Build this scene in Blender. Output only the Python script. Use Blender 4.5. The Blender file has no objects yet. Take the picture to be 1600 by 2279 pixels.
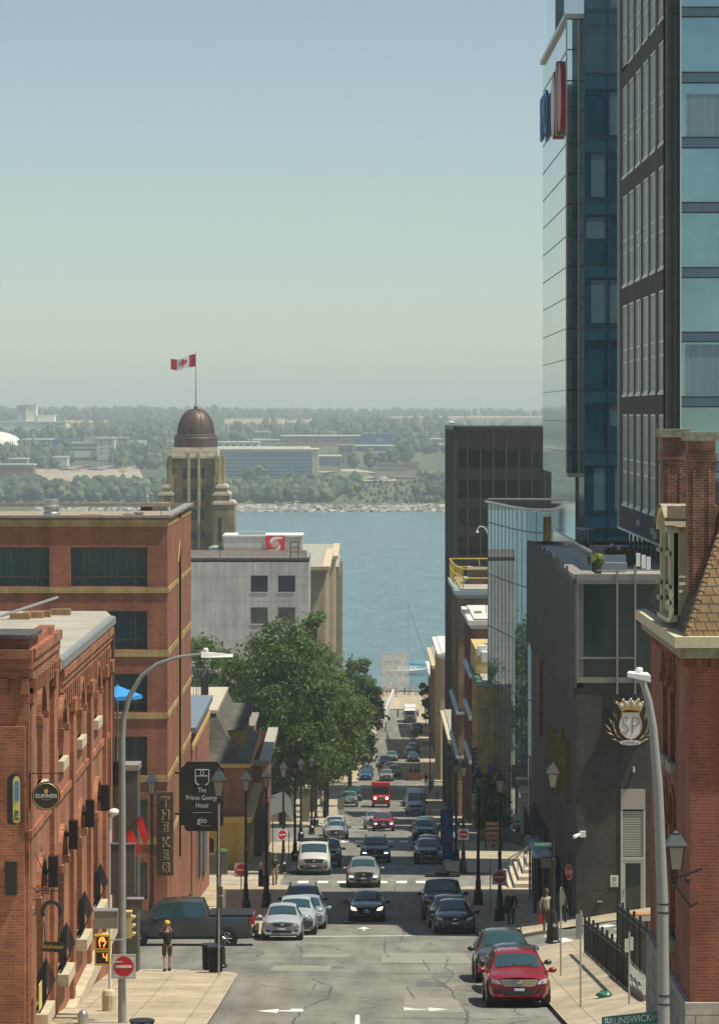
import bpy,bmesh,math,random
from mathutils import Vector,Matrix
random.seed(11)
sc=bpy.context.scene
COL=sc.collection
F=7450.0
CZ=57.0
HAZE=1.95e-4
def PX(px,d):return(px-800.0)*d/F
def PZ(py,d):return CZ-(py-920.0)*d/F
def PP(px,py,d):return Vector((PX(px,d),d,PZ(py,d)))
# camera
cam_d=bpy.data.cameras.new('camera'); cam=bpy.data.objects.new('camera',cam_d); COL.objects.link(cam)
cam.location=(0,0,CZ); cam.rotation_euler=(math.radians(90),0,0)
cam_d.sensor_fit='HORIZONTAL'; cam_d.sensor_width=36; cam_d.lens=36*F/1600
cam_d.shift_y=-219.5/1600; cam_d.clip_start=1; cam_d.clip_end=30000
sc.camera=cam
# sky and sun
SUN_EL,SUN_ROT=math.radians(65.5),math.radians(104.5)
w=bpy.data.worlds.new('World'); sc.world=w; w.use_nodes=True
nt=w.node_tree; nt.nodes.clear()
sky=nt.nodes.new('ShaderNodeTexSky'); sky.sky_type='NISHITA'; sky.sun_disc=False
sky.sun_elevation=SUN_EL; sky.sun_rotation=SUN_ROT; sky.altitude=0
sky.air_density=0.8; sky.dust_density=0.35; sky.ozone_density=1.2
tint=nt.nodes.new('ShaderNodeMix'); tint.data_type='RGBA'; tint.blend_type='MULTIPLY'
tint.inputs[0].default_value=1; tint.inputs[7].default_value=(0.985,0.99,0.885,1)
bg=nt.nodes.new('ShaderNodeBackground'); bg.inputs[1].default_value=0.100
wo=nt.nodes.new('ShaderNodeOutputWorld')
hs=nt.nodes.new('ShaderNodeHueSaturation'); hs.inputs['Saturation'].default_value=0.86
nt.links.new(sky.outputs[0],hs.inputs['Color']); nt.links.new(hs.outputs[0],tint.inputs[6]); nt.links.new(tint.outputs[2],bg.inputs[0]); nt.links.new(bg.outputs[0],wo.inputs[0])
sun_d=bpy.data.lights.new('sun','SUN'); sun=bpy.data.objects.new('sun',sun_d); COL.objects.link(sun)
sun_d.energy=5.0; sun_d.angle=math.radians(0.53); sun_d.color=(1.0,0.94,0.785)
SUNV=Vector((math.cos(SUN_EL)*math.sin(SUN_ROT),math.cos(SUN_EL)*math.cos(SUN_ROT),math.sin(SUN_EL)))
sun.rotation_euler=(-SUNV).to_track_quat('-Z','Y').to_euler(); sun.location=(60,-20,150)
sc.view_settings.view_transform='Standard'; sc.view_settings.look='None'
sc.view_settings.exposure=0.16; sc.view_settings.gamma=1
sc.render.engine='CYCLES'
sc.cycles.max_bounces=6; sc.cycles.diffuse_bounces=3; sc.cycles.glossy_bounces=3
sc.cycles.transmission_bounces=4; sc.cycles.transparent_max_bounces=16; sc.cycles.volume_bounces=0
sc.cycles.use_denoising=True; sc.cycles.caustics_reflective=False; sc.cycles.caustics_refractive=False
# tagging
def tag(o,label=None,cat=None,group=None,kind=None):
 if label:o['label']=label
 if cat:o['category']=cat
 if group:o['group']=group
 if kind:o['kind']=kind
 return o
def thing(name,loc,label,cat,group=None,rz=0):
 o=bpy.data.objects.new(name,None); COL.objects.link(o); o.empty_display_size=0.2
 o.location=loc; o.rotation_euler=(0,0,rz)
 return tag(o,label,cat,group)
def copy_tree(o,parent=None):
 c=o.copy(); COL.objects.link(c); c.parent=parent
 for ch in o.children:copy_tree(ch,c)
 return c
 # mesh builder
class Fr:
 def __init__(s,o,U,N):s.o=Vector(o); s.U=Vector(U).normalized(); s.N=Vector(N).normalized()
 def P(s,u,v,w=0):return s.o+s.U*u+Vector((0,0,v))+s.N*w
class MB:
 def __init__(s,off=(0,0,0)):
  s.v=[]; s.f=[]; s.m=[]; s.off=Vector(off)
 def add(s,vs,fs,mi=0):
  b=len(s.v); s.v+=[Vector(p)-s.off for p in vs]
  for f in fs:s.f.append([b+i for i in f]); s.m.append(mi)
  return s
 def hexa(s,p,mi=0):
  return s.add(p,[(0,3,2,1),(4,5,6,7),(0,1,5,4),(1,2,6,5),(2,3,7,6),(3,0,4,7)],mi)
 def box(s,x0,x1,y0,y1,z0,z1,mi=0):
  return s.hexa([(x0,y0,z0),(x1,y0,z0),(x1,y1,z0),(x0,y1,z0),(x0,y0,z1),(x1,y0,z1),(x1,y1,z1),(x0,y1,z1)],mi)
 def fbox(s,F_,u0,u1,v0,v1,w0,w1,mi=0):
  P=F_.P
  return s.hexa([P(u0,v0,w1),P(u1,v0,w1),P(u1,v0,w0),P(u0,v0,w0),P(u0,v1,w1),P(u1,v1,w1),P(u1,v1,w0),P(u0,v1,w0)],mi)
 def quad(s,a,b,c,d,mi=0):return s.add([a,b,c,d],[(0,1,2,3)],mi)
 def prism(s,poly,ax,t0,t1,mi=0):
  def mk(p,t):
   if ax=='z':return(p[0],p[1],t)
   if ax=='y':return(p[0],t,p[1])
   return(t,p[0],p[1])
  n=len(poly)
  vs=[mk(p,t0)for p in poly]+[mk(p,t1)for p in poly]
  fs=[tuple(range(n)),tuple(range(2*n-1,n-1,-1))]+[(i,i+n,(i+1)%n+n,(i+1)%n)for i in range(n)]
  return s.add(vs,fs,mi)
 def tube(s,pts,r,n=8,mi=0,cap=True):
  pts=[Vector(p)for p in pts]; k=len(pts)
  rs=r if isinstance(r,(list,tuple))else[r]*k
  rings=[]; prev=None
  for i in range(k):
   t=(pts[min(i+1,k-1)]-pts[max(i-1,0)])
   if t.length<1e-9:t=Vector((0,0,1))
   t.normalize()
   a=prev if prev is not None else(Vector((1,0,0))if abs(t.x)<0.9 else Vector((0,1,0)))
   a=(a-t*a.dot(t));
   if a.length<1e-6:a=Vector((0,1,0))-t*t.y
   a.normalize(); prev=a; b=t.cross(a)
   rings.append([pts[i]+(a*math.cos(2*math.pi*j/n)+b*math.sin(2*math.pi*j/n))*rs[i]for j in range(n)])
  vs=[p for rg in rings for p in rg]; fs=[]
  for i in range(k-1):
   for j in range(n):
    fs.append((i*n+j,i*n+(j+1)%n,(i+1)*n+(j+1)%n,(i+1)*n+j))
  if cap:fs+=[tuple(range(n-1,-1,-1)),tuple(range((k-1)*n,k*n))]
  return s.add(vs,fs,mi)
 def lathe(s,c,prof,n=16,mi=0,ax='z',sq=False):
  vs=[]; fs=[]
  for(r,t)in prof:
   for j in range(n):
    a=2*math.pi*(j+(0.5 if sq else 0))/n
    x,y=r*math.cos(a),r*math.sin(a)
    p=(x,y,t)if ax=='z' else((x,t,y)if ax=='y' else(t,x,y))
    vs.append((c[0]+p[0],c[1]+p[1],c[2]+p[2]))
  for i in range(len(prof)-1):
   for j in range(n):fs.append((i*n+j,i*n+(j+1)%n,(i+1)*n+(j+1)%n,(i+1)*n+j))
  fs+=[tuple(range(n-1,-1,-1)),tuple(range((len(prof)-1)*n,len(prof)*n))]
  return s.add(vs,fs,mi)
 def ball(s,c,r,n=10,m=6,mi=0):
  r=r if isinstance(r,(list,tuple))else(r,r,r)
  vs=[(c[0],c[1],c[2]-r[2])]; fs=[]
  for i in range(1,m):
   a=math.pi*i/m-math.pi/2
   for j in range(n):
    b=2*math.pi*j/n
    vs.append((c[0]+r[0]*math.cos(a)*math.cos(b),c[1]+r[1]*math.cos(a)*math.sin(b),c[2]+r[2]*math.sin(a)))
  vs.append((c[0],c[1],c[2]+r[2])); L=len(vs)-1
  for j in range(n):fs.append((0,1+(j+1)%n,1+j)); fs.append((L,L-n+j,L-n+(j+1)%n))
  for i in range(m-2):
   for j in range(n):fs.append((1+i*n+j,1+i*n+(j+1)%n,1+(i+1)*n+(j+1)%n,1+(i+1)*n+j))
  return s.add(vs,fs,mi)
 def grid(s,fn,nu,nv,mi=0):
  vs=[fn(i/nu,j/nv)for i in range(nu+1)for j in range(nv+1)]
  fs=[(i*(nv+1)+j,(i+1)*(nv+1)+j,(i+1)*(nv+1)+j+1,i*(nv+1)+j+1)for i in range(nu)for j in range(nv)]
  return s.add(vs,fs,mi)
 def build(s,name,mats,parent=None,smooth=False,loc=None):
  me=bpy.data.meshes.new(name)
  me.from_pydata([tuple(p)for p in s.v],[],s.f)
  for m in(mats if isinstance(mats,(list,tuple))else[mats]):me.materials.append(m)
  if any(s.m):me.polygons.foreach_set('material_index',s.m)
  if smooth:
   me.polygons.foreach_set('use_smooth',[True]*len(me.polygons))
   if smooth!='full':
    me.set_sharp_from_angle(angle=math.radians(40))
  me.update()
  o=bpy.data.objects.new(name,me); COL.objects.link(o)
  if parent:o.parent=parent
  if loc is not None:o.location=loc
  return o
def struct(name,mb,mats,smooth=False,kind='structure'):
 o=mb.build(name,mats,None,smooth); o['kind']=kind; return o
 # materials
MATS={}
def lin(c):
 return(c[0],c[1],c[2],1)
def mat(name,col,rough=0.7,metal=0.0,var=0.0,vs=2.0,bump=0.0,spec=0.5,emit=None,es=0,ior=None,streak=None):
 if name in MATS:return MATS[name]
 m=bpy.data.materials.new(name); m.use_nodes=True; MATS[name]=m
 n=m.node_tree.nodes; l=m.node_tree.links; p=n['Principled BSDF']
 p.inputs['Base Color'].default_value=lin(col); p.inputs['Roughness'].default_value=rough
 p.inputs['Metallic'].default_value=metal; p.inputs['Specular IOR Level'].default_value=spec
 if ior:p.inputs['IOR'].default_value=ior
 if emit:p.inputs['Emission Color'].default_value=lin(emit); p.inputs['Emission Strength'].default_value=es
 if var or bump or streak:
  tc=n.new('ShaderNodeTexCoord'); no=n.new('ShaderNodeTexNoise'); no.inputs['Scale'].default_value=vs
  no.inputs['Detail'].default_value=6; no.inputs['Roughness'].default_value=0.65
  if streak:
   mp=n.new('ShaderNodeMapping'); mp.inputs['Scale'].default_value=streak
   l.new(tc.outputs['Object'],mp.inputs[0]); l.new(mp.outputs[0],no.inputs[0])
  else:l.new(tc.outputs['Object'],no.inputs[0])
  if var:
   mr=n.new('ShaderNodeMapRange'); mr.inputs[1].default_value=0.3; mr.inputs[2].default_value=0.7
   mr.inputs[3].default_value=1-var; mr.inputs[4].default_value=1+var
   l.new(no.outputs[0],mr.inputs[0])
   mx=n.new('ShaderNodeVectorMath'); mx.operation='SCALE'
   mx.inputs[0].default_value=col; l.new(mr.outputs[0],mx.inputs['Scale']); l.new(mx.outputs[0],p.inputs['Base Color'])
  if bump:
   b=n.new('ShaderNodeBump'); b.inputs['Strength'].default_value=bump; b.inputs['Distance'].default_value=0.02
   l.new(no.outputs[0],b.inputs['Height']); l.new(b.outputs[0],p.inputs['Normal'])
 return m
def brick(name,c1,c2,mortar,bw=0.22,bh=0.075,ms=0.010,var=0.25,off=0.5,bump=0.35,rough=0.85,vs=0.6,flat=False):
 if name in MATS:return MATS[name]
 m=bpy.data.materials.new(name); m.use_nodes=True; MATS[name]=m
 n=m.node_tree.nodes; l=m.node_tree.links; p=n['Principled BSDF']; p.inputs['Roughness'].default_value=rough
 tc=n.new('ShaderNodeTexCoord'); sp=n.new('ShaderNodeSeparateXYZ'); l.new(tc.outputs['Object'],sp.inputs[0])
 cb=n.new('ShaderNodeCombineXYZ')
 if flat:l.new(sp.outputs[0],cb.inputs[0]); l.new(sp.outputs[1],cb.inputs[1])
 else:
  ad=n.new('ShaderNodeMath'); ad.operation='ADD'; l.new(sp.outputs[0],ad.inputs[0]); l.new(sp.outputs[1],ad.inputs[1])
  l.new(ad.outputs[0],cb.inputs[0]); l.new(sp.outputs[2],cb.inputs[1])
 bt=n.new('ShaderNodeTexBrick'); l.new(cb.outputs[0],bt.inputs[0]); bt.offset=off
 bt.inputs['Color1'].default_value=lin(c1); bt.inputs['Color2'].default_value=lin(c2); bt.inputs['Mortar'].default_value=lin(mortar)
 bt.inputs['Scale'].default_value=1; bt.inputs['Brick Width'].default_value=bw; bt.inputs['Row Height'].default_value=bh
 bt.inputs['Mortar Size'].default_value=ms; bt.inputs['Mortar Smooth'].default_value=0.2; bt.inputs['Bias'].default_value=0
 no=n.new('ShaderNodeTexNoise'); no.inputs['Scale'].default_value=vs; no.inputs['Detail'].default_value=7; l.new(tc.outputs['Object'],no.inputs[0])
 mr=n.new('ShaderNodeMapRange'); mr.inputs[1].default_value=0.3; mr.inputs[2].default_value=0.7
 mr.inputs[3].default_value=1-var; mr.inputs[4].default_value=1+var; l.new(no.outputs[0],mr.inputs[0])
 mp=n.new('ShaderNodeMapping'); mp.inputs['Scale'].default_value=(.9,.9,.09); l.new(tc.outputs['Object'],mp.inputs[0])
 n2=n.new('ShaderNodeTexNoise'); n2.inputs['Scale'].default_value=1.6; n2.inputs['Detail'].default_value=5; l.new(mp.outputs[0],n2.inputs[0])
 m2=n.new('ShaderNodeMapRange'); m2.inputs[1].default_value=.35; m2.inputs[2].default_value=.62; m2.inputs[3].default_value=1-var*.9; m2.inputs[4].default_value=1.06; l.new(n2.outputs[0],m2.inputs[0])
 mm=n.new('ShaderNodeMath'); mm.operation='MULTIPLY'; l.new(mr.outputs[0],mm.inputs[0]); l.new(m2.outputs[0],mm.inputs[1])
 vm=n.new('ShaderNodeVectorMath'); vm.operation='SCALE'; l.new(bt.outputs[0],vm.inputs[0]); l.new(mm.outputs[0],vm.inputs['Scale'])
 l.new(vm.outputs[0],p.inputs['Base Color'])
 b=n.new('ShaderNodeBump'); b.inputs['Strength'].default_value=bump; b.inputs['Distance'].default_value=0.01; b.invert=True
 l.new(bt.outputs[1],b.inputs['Height']); l.new(b.outputs[0],p.inputs['Normal'])
 return m
def leafmat(name,col,var=0.5):
 if name in MATS:return MATS[name]
 m=mat(name,col,0.55,var=var,vs=1.3)
 n=m.node_tree.nodes; l=m.node_tree.links; p=n['Principled BSDF']
 tr=n.new('ShaderNodeBsdfTranslucent'); mx=n.new('ShaderNodeMixShader'); mx.inputs[0].default_value=0.3
 tr.inputs[0].default_value=(col[0]*2.2,col[1]*2.0,col[2]*0.8,1)
 out=n['Material Output']; l.new(p.outputs[0],mx.inputs[1]); l.new(tr.outputs[0],mx.inputs[2]); l.new(mx.outputs[0],out.inputs[0])
 return m
def text_mesh(name,body,height,mats,parent,origin,U,N,align='CENTER',extr=0.01,up=Vector((0,0,1)),sx=1.0,bold=0.0):
 cu=bpy.data.curves.new(name,'FONT'); cu.body=body; cu.align_x=align; cu.align_y='CENTER'
 cu.size=height/0.7; cu.extrude=extr; cu.offset=bold; cu.resolution_u=3
 t=bpy.data.objects.new(name,cu); COL.objects.link(t)
 dg=bpy.context.evaluated_depsgraph_get()
 me=bpy.data.meshes.new_from_object(t.evaluated_get(dg)); bpy.data.objects.remove(t)
 U=Vector(U).normalized(); N=Vector(N).normalized()
 M=Matrix((U*sx,up,N)).transposed().to_4x4(); M.translation=Vector(origin)
 me.transform(M); me.materials.clear(); me.materials.append(mats)
 o=bpy.data.objects.new(name,me); COL.objects.link(o)
 if parent:o.parent=parent
 return o
 # walls with real openings
def facade(mb,fr,W0,W1,H0,H1,holes,depth,mi=0,mr=None):
 """holes: (u0,u1,v0,v1[,rise]) - a rise makes the head an arch"""
 mr=mi if mr is None else mr
 us=sorted({W0,W1}|{h[0]for h in holes}|{h[1]for h in holes})
 vs=sorted({H0,H1}|{h[2]for h in holes}|{h[3]for h in holes})
 us=[u for u in us if W0<=u<=W1]; vs=[v for v in vs if H0<=v<=H1]
 for i in range(len(us)-1):
  j=0
  while j<len(vs)-1:
   def solid(jj):
    uc,vc=(us[i]+us[i+1])/2,(vs[jj]+vs[jj+1])/2
    return not any(h[0]<uc<h[1]and h[2]<vc<h[3]for h in holes)
   if not solid(j):j+=1; continue
   k=j
   while k+1<len(vs)-1 and solid(k+1):k+=1
   mb.quad(fr.P(us[i],vs[j]),fr.P(us[i+1],vs[j]),fr.P(us[i+1],vs[k+1]),fr.P(us[i],vs[k+1]),mi)
   j=k+1
 for h in holes:
  u0,u1,v0,v1=h[:4]; rise=h[4]if len(h)>4 else 0; P=fr.P
  vt=v1-rise
  mb.quad(P(u0,v0),P(u0,vt),P(u0,vt,-depth),P(u0,v0,-depth),mr)
  mb.quad(P(u1,v0),P(u1,vt),P(u1,vt,-depth),P(u1,v0,-depth),mr)
  mb.quad(P(u0,v0),P(u1,v0),P(u1,v0,-depth),P(u0,v0,-depth),mr)
  if rise:
   n=10; c=(u0+u1)/2; r=(u1-u0)/2
   arc=[(c-r*math.cos(math.pi*k/n),vt+rise*math.sin(math.pi*k/n))for k in range(n+1)]
   for k in range(n):
    a,b=arc[k],arc[k+1]
    mb.quad(P(*a),P(*b),P(b[0],b[1],-depth),P(a[0],a[1],-depth),mr)
    mb.quad(P(*a),P(*b),P(b[0],v1),P(a[0],v1),mi)
  else:
   mb.quad(P(u0,v1),P(u1,v1),P(u1,v1,-depth),P(u0,v1,-depth),mr)
def window(parent,off,fr,u0,u1,v0,v1,depth,fm,gm,vm=(),hm=(),fw=0.06,rise=0,name='window',pane_mat=None,label=None):
 """a frame (part) and its glazing (sub-part) set back in an opening; vm/hm are mullion fractions"""
 mb=MB(off); W=u1-u0; H=v1-v0; a,b=-depth,-depth+0.07
 mb.fbox(fr,u0,u0+fw,v0,v1-rise,a,b); mb.fbox(fr,u1-fw,u1,v0,v1-rise,a,b)
 mb.fbox(fr,u0+fw,u1-fw,v0,v0+fw,a,b)
 if rise:
  n=10; c=(u0+u1)/2; r=W/2; vt=v1-rise
  pts=[fr.P(c-(r-fw/2)*math.cos(math.pi*k/n),vt+(rise-fw/2)*math.sin(math.pi*k/n),(a+b)/2)for k in range(n+1)]
  mb.tube(pts,fw/2,5)
 else:mb.fbox(fr,u0+fw,u1-fw,v1-fw,v1,a,b)
 for t in vm:mb.fbox(fr,u0+W*t-fw/2,u0+W*t+fw/2,v0+fw,v1-fw-rise*0.3,a,b-0.01)
 for t in hm:mb.fbox(fr,u0+fw,u1-fw,v0+H*t-fw/2,v0+H*t+fw/2,a,b-0.02)
 w_=mb.build(name,fm,parent)
 if label:w_['label']=label
 g=MB(off)
 if rise:
  n=10; c=(u0+u1)/2; vt=v1-rise
  pl=[fr.P(u0,v0,a+.02),fr.P(u1,v0,a+.02)]+[fr.P(c+W/2*math.cos(math.pi*k/n),vt+rise*math.sin(math.pi*k/n),a+.02)for k in range(n+1)]
  g.add(pl,[tuple(range(len(pl)))])
 else:g.quad(fr.P(u0,v0,a+.02),fr.P(u1,v0,a+.02),fr.P(u1,v1,a+.02),fr.P(u0,v1,a+.02))
 g.build('pane',gm,w_)
 return w_
 # the street's own geometry
HT=[(0,6.0),(60,13.2),(94,17.13),(100,17.8),(116,19.5),(137,21.8),(150,23.3),(160,24.35),(183,26.4),(195,27.35),(210,28.8),(235,31.1),(276,34.75),(330,40.1),(390,46.0),(430,49.0),(471,51.7),(520,53.5),(596,55.0),(664,55.4),(700,55.4)]
LT=[(60,-4.3),(94,-4.35),(113,-4.35),(141,-4.35),(210,-4.15),(266,-3.1),(330,-2.6),(392,-2.4),(470,-.3),(510,.3),(592,3.7),(670,5.0)]
RT=[(60,5.9),(118,5.85),(148,5.35),(209,5.6),(262,6.2),(357,7.1),(400,7.9),(510,9.4),(596,10.4),(670,11.5)]
def interp(T,d):
 if d<=T[0][0]:return T[0][1]
 for(a,x),(b,y)in zip(T,T[1:]):
  if d<=b:return x+(y-x)*(d-a)/(b-a)
 return T[-1][1]
def gz(d,x=0.0):
 z=CZ-interp(HT,d)
 if x>6 and d<172:
  k=1.0 if d<150 else(172-d)/22
  z+=min(0.18*(x-6),1.3)*k
 return z
def curbL(d):return interp(LT,d)
def curbR(d):return interp(RT,d)
# ground materials
def asphalt():
 m=bpy.data.materials.new('asphalt'); m.use_nodes=True
 n=m.node_tree.nodes; l=m.node_tree.links; p=n['Principled BSDF']; p.inputs['Roughness'].default_value=0.85
 tc=n.new('ShaderNodeTexCoord')
 n1=n.new('ShaderNodeTexNoise'); n1.inputs['Scale'].default_value=0.16; n1.inputs['Detail'].default_value=8; n1.inputs['Roughness'].default_value=.7
 n2=n.new('ShaderNodeTexNoise'); n2.inputs['Scale'].default_value=14; n2.inputs['Detail'].default_value=4
 mp=n.new('ShaderNodeMapping'); mp.inputs['Scale'].default_value=(1.0,0.06,1)
 n3=n.new('ShaderNodeTexNoise'); n3.inputs['Scale'].default_value=1.1; n3.inputs['Detail'].default_value=3
 l.new(tc.outputs['Object'],n1.inputs[0]); l.new(tc.outputs['Object'],n2.inputs[0]); l.new(tc.outputs['Object'],mp.inputs[0]); l.new(mp.outputs[0],n3.inputs[0])
 wp=n.new('ShaderNodeMix'); wp.data_type='VECTOR'; wp.inputs[0].default_value=0.25
 l.new(tc.outputs['Object'],wp.inputs[4]); n4=n.new('ShaderNodeTexNoise'); n4.inputs['Scale'].default_value=0.9; l.new(tc.outputs['Object'],n4.inputs[0]); l.new(n4.outputs['Color'],wp.inputs[5])
 vo=n.new('ShaderNodeTexVoronoi'); vo.feature='DISTANCE_TO_EDGE'; vo.inputs['Scale'].default_value=0.33; l.new(wp.outputs[1],vo.inputs[0])
 cr=n.new('ShaderNodeMapRange'); cr.inputs[1].default_value=0.003; cr.inputs[2].default_value=0.010; cr.inputs[3].default_value=0.45; cr.inputs[4].default_value=1; l.new(vo.outputs[0],cr.inputs[0])
 a=n.new('ShaderNodeMapRange'); a.inputs[1].default_value=.3; a.inputs[2].default_value=.7; a.inputs[3].default_value=.72; a.inputs[4].default_value=1.2; l.new(n1.outputs[0],a.inputs[0])
 b=n.new('ShaderNodeMapRange'); b.inputs[1].default_value=.3; b.inputs[2].default_value=.7; b.inputs[3].default_value=.86; b.inputs[4].default_value=1.14; l.new(n2.outputs[0],b.inputs[0])
 c=n.new('ShaderNodeMapRange'); c.inputs[1].default_value=.35; c.inputs[2].default_value=.65; c.inputs[3].default_value=.74; c.inputs[4].default_value=1.12; l.new(n3.outputs[0],c.inputs[0])
 m1=n.new('ShaderNodeMath'); m1.operation='MULTIPLY'; l.new(a.outputs[0],m1.inputs[0]); l.new(b.outputs[0],m1.inputs[1])
 m2=n.new('ShaderNodeMath'); m2.operation='MULTIPLY'; l.new(m1.outputs[0],m2.inputs[0]); l.new(c.outputs[0],m2.inputs[1])
 m3=n.new('ShaderNodeMath'); m3.operation='MULTIPLY'; l.new(m2.outputs[0],m3.inputs[0]); l.new(cr.outputs[0],m3.inputs[1])
 vm=n.new('ShaderNodeVectorMath'); vm.operation='SCALE'; vm.inputs[0].default_value=(0.205,0.198,0.172); l.new(m3.outputs[0],vm.inputs['Scale'])
 l.new(vm.outputs[0],p.inputs['Base Color'])
 bp=n.new('ShaderNodeBump'); bp.inputs['Strength'].default_value=.25; bp.inputs['Distance'].default_value=.01; l.new(n2.outputs[0],bp.inputs['Height']); l.new(bp.outputs[0],p.inputs['Normal'])
 return m
M_ASPH=asphalt()
M_WALK=brick('sidewalk_concrete',(.44,.37,.26),(.385,.325,.23),(.22,.18,.13),bw=1.6,bh=1.6,ms=.018,var=.18,off=0,bump=.1,vs=.5,flat=True)
M_PAVER=brick('pavers',(.48,.41,.31),(.38,.33,.25),(.26,.22,.17),bw=.9,bh=.45,ms=.02,var=.2,bump=.1,vs=.4,flat=True)
M_CURB=mat('kerb_stone',(.42,.38,.30),.8,var=.2,vs=1.5)
M_LINE=mat('road_paint',(.72,.72,.68),.7,var=.12,vs=6)
M_STONE=mat('stone',(.30,.27,.20),.85,var=.25,vs=2)
mb=MB()
ds=[0,30,60]+[80+2*i for i in range(60)]+[200+8*i for i in range(59)]
ds=[d for d in ds if d<=664]+[664]
xs=[-260,-120,-60,-30,-18,-12,-8,-4,0,4,6,7,8,9,10,11,12,13.5,18,30,60,120,260]
def rfn(i,j):
 d=ds[round(i*(len(ds)-1))]; x=xs[round(j*(len(xs)-1))]; return(x,d,gz(d,x))
mb.grid(rfn,len(ds)-1,len(xs)-1)
struct('road',mb,M_ASPH)
mb=MB(); mb.quad((-260,664,1.6),(260,664,1.6),(260,664,-4),(-260,664,-4))
mb.box(-260,260,663.6,664.2,1.0,2.0)
struct('quay_wall',mb,M_STONE)
def sidewalk(side,d0,d1,xo,r0=2.5,r1=2.5,m=M_WALK,h=0.13,extra=0):
 """raised pavement from the building line xo to the kerb, corners rounded, with a kerb stone"""
 cf=curbL if side<0 else curbR
 n=max(8,int((d1-d0)/1.0)); ds_=sorted(set([d0+(d1-d0)*i/n for i in range(n+1)]+[d0+r0*t for t in(.05,.15,.3,.5,.75)]+[d1-r1*t for t in(.05,.15,.3,.5,.75)]))
 def edge(d):
  x=cf(d)-side*extra
  for(t,r)in((d-d0,r0),(d1-d,r1)):
   if t<r:x+=side*(r-math.sqrt(max(0,r*r-(r-t)**2)))
  return x
 mb=MB(); kb=MB(); kw=0.18; rows=[]
 for d in ds_:
  e=edge(d); o=xo(d)if callable(xo)else xo
  a=[o+(e+-side*kw-o)*t for t in(0,.25,.5,.75,1)]
  rows.append((d,a,e))
 vs=[(x,d,gz(d,x)+h)for(d,a,e)in rows for x in a]
 mb.add(vs,[(i*5+j,(i+1)*5+j,(i+1)*5+j+1,i*5+j+1)for i in range(len(rows)-1)for j in range(4)])
 kv=[]
 for(d,a,e)in rows:
  i=e-side*kw
  kv+=[(i,d,gz(d,i)+h+.004),(e,d,gz(d,e)+h-.01),(e+side*.02,d,gz(d,e)-.05)]
 kb.add(kv,[(i*3+j,(i+1)*3+j,(i+1)*3+j+1,i*3+j+1)for i in range(len(rows)-1)for j in range(2)])
 for k,q in((0,-1),(-1,1)):
  d,a,e=rows[k]; z=gz(d,a[0])
  kb.quad((a[0],d,gz(d,a[0])+h),(e,d,gz(d,e)+h),(e,d+.03*q,gz(d,e)-.05),(a[0],d+.03*q,gz(d,a[0])-.05))
 struct('sidewalk',mb,m); struct('kerb',kb,M_CURB)
sidewalk(-1,62,117.5,-30,.5,3.0)
sidewalk(-1,143,192,-30,2.2,2.5)
sidewalk(-1,206,258,-30,3.0,3.0)
sidewalk(-1,300,452,-40,3,3)
sidewalk(-1,462,540,-30,3,3)
sidewalk(-1,548,655,-40,2,.5)
sidewalk(1,62,130,34,.5,2.5)
sidewalk(1,141,190,34,2.5,2.5)
sidewalk(1,206,258,34,3,3)
sidewalk(1,302,452,40,3,3)
sidewalk(1,466,540,40,3,3)
sidewalk(1,550,655,40,2,.5)
mb=MB(); mb.grid(lambda i,j:(-30+25.4*j,192.3+13.4*i,gz(192.3+13.4*i)+.02),8,4); struct('paving',mb,M_PAVER)
mb=MB(); mb.grid(lambda i,j:(-40+100*j,622+41*i,gz(622+41*i)+.14),4,6); struct('quay_paving',mb,M_WALK)
# road markings (4 mm above)
def ground_poly(mb,pts,dz=.006):
 vs=[(x,d,gz(d,x)+dz)for x,d in pts]; mb.add(vs,[tuple(range(len(vs)))])
mb=MB()
ground_poly(mb,[(-.14,90),(.02,90),(.0,97.2),(-.12,97.2)])
ground_poly(mb,[(-.10,60),(.06,60),(.06,84),(-.10,84)])
def strip(x0,x1,da,db,w=.35):
 n=12
 for i in range(n):
  a,b=i/n,(i+1)/n
  ground_poly(mb,[(x0+(x1-x0)*a,da+(db-da)*a),(x0+(x1-x0)*b,da+(db-da)*b),(x0+(x1-x0)*b,da+(db-da)*b+w),(x0+(x1-x0)*a,da+(db-da)*a+w)])
strip(-4.0,5.3,145.2,147.2,.45)
for k in range(8):
 x=-3.6+k*1.15
 ground_poly(mb,[(x,194.3),(x+.62,194.3),(x+.62,197.0),(x,197.0)])
for k in range(8):
 x=-2.6+k*1.15
 ground_poly(mb,[(x,259.5),(x+.62,259.5),(x+.62,263.0),(x,263.0)])
strip(-2.6,6.0,288,288,.6); strip(-2.5,6.2,299,299,.6); strip(-1.6,8.2,456,456,.8); strip(-1.8,8,449,449,.6)
ground_poly(mb,[(7.95,131.5),(8.5,131.5),(8.05,139.2),(7.65,139.2)])
ground_poly(mb,[(10.6,131.5),(11.3,131.5),(10.3,139.2),(9.8,139.2)])
struct('road_marking',mb,M_LINE)
def arrow(x,d,sgn,k=.74):
 mb=MB(); _g=ground_poly; G=lambda m_,p_,z_:_g(m_,[(x+(a-x)*k,d+(b-d)*.9)for a,b in p_],z_)
 G(mb,[(x-sgn*.85,d-.25),(x-sgn*.85,d+1.1),(x-sgn*.35,d+1.1),(x-sgn*.35,d+.42),(x+sgn*.15,d+.35),(x+sgn*.15,d-.15),(x-sgn*.35,d-.25)],.008)
 G(mb,[(x+sgn*.15,d-.95),(x+sgn*1.0,d+.1),(x+sgn*.15,d+1.05)],.008)
 struct('turn_arrow_marking',mb,M_LINE)
arrow(-2.30,98.8,-1); arrow(1.95,99.6,1)
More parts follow.
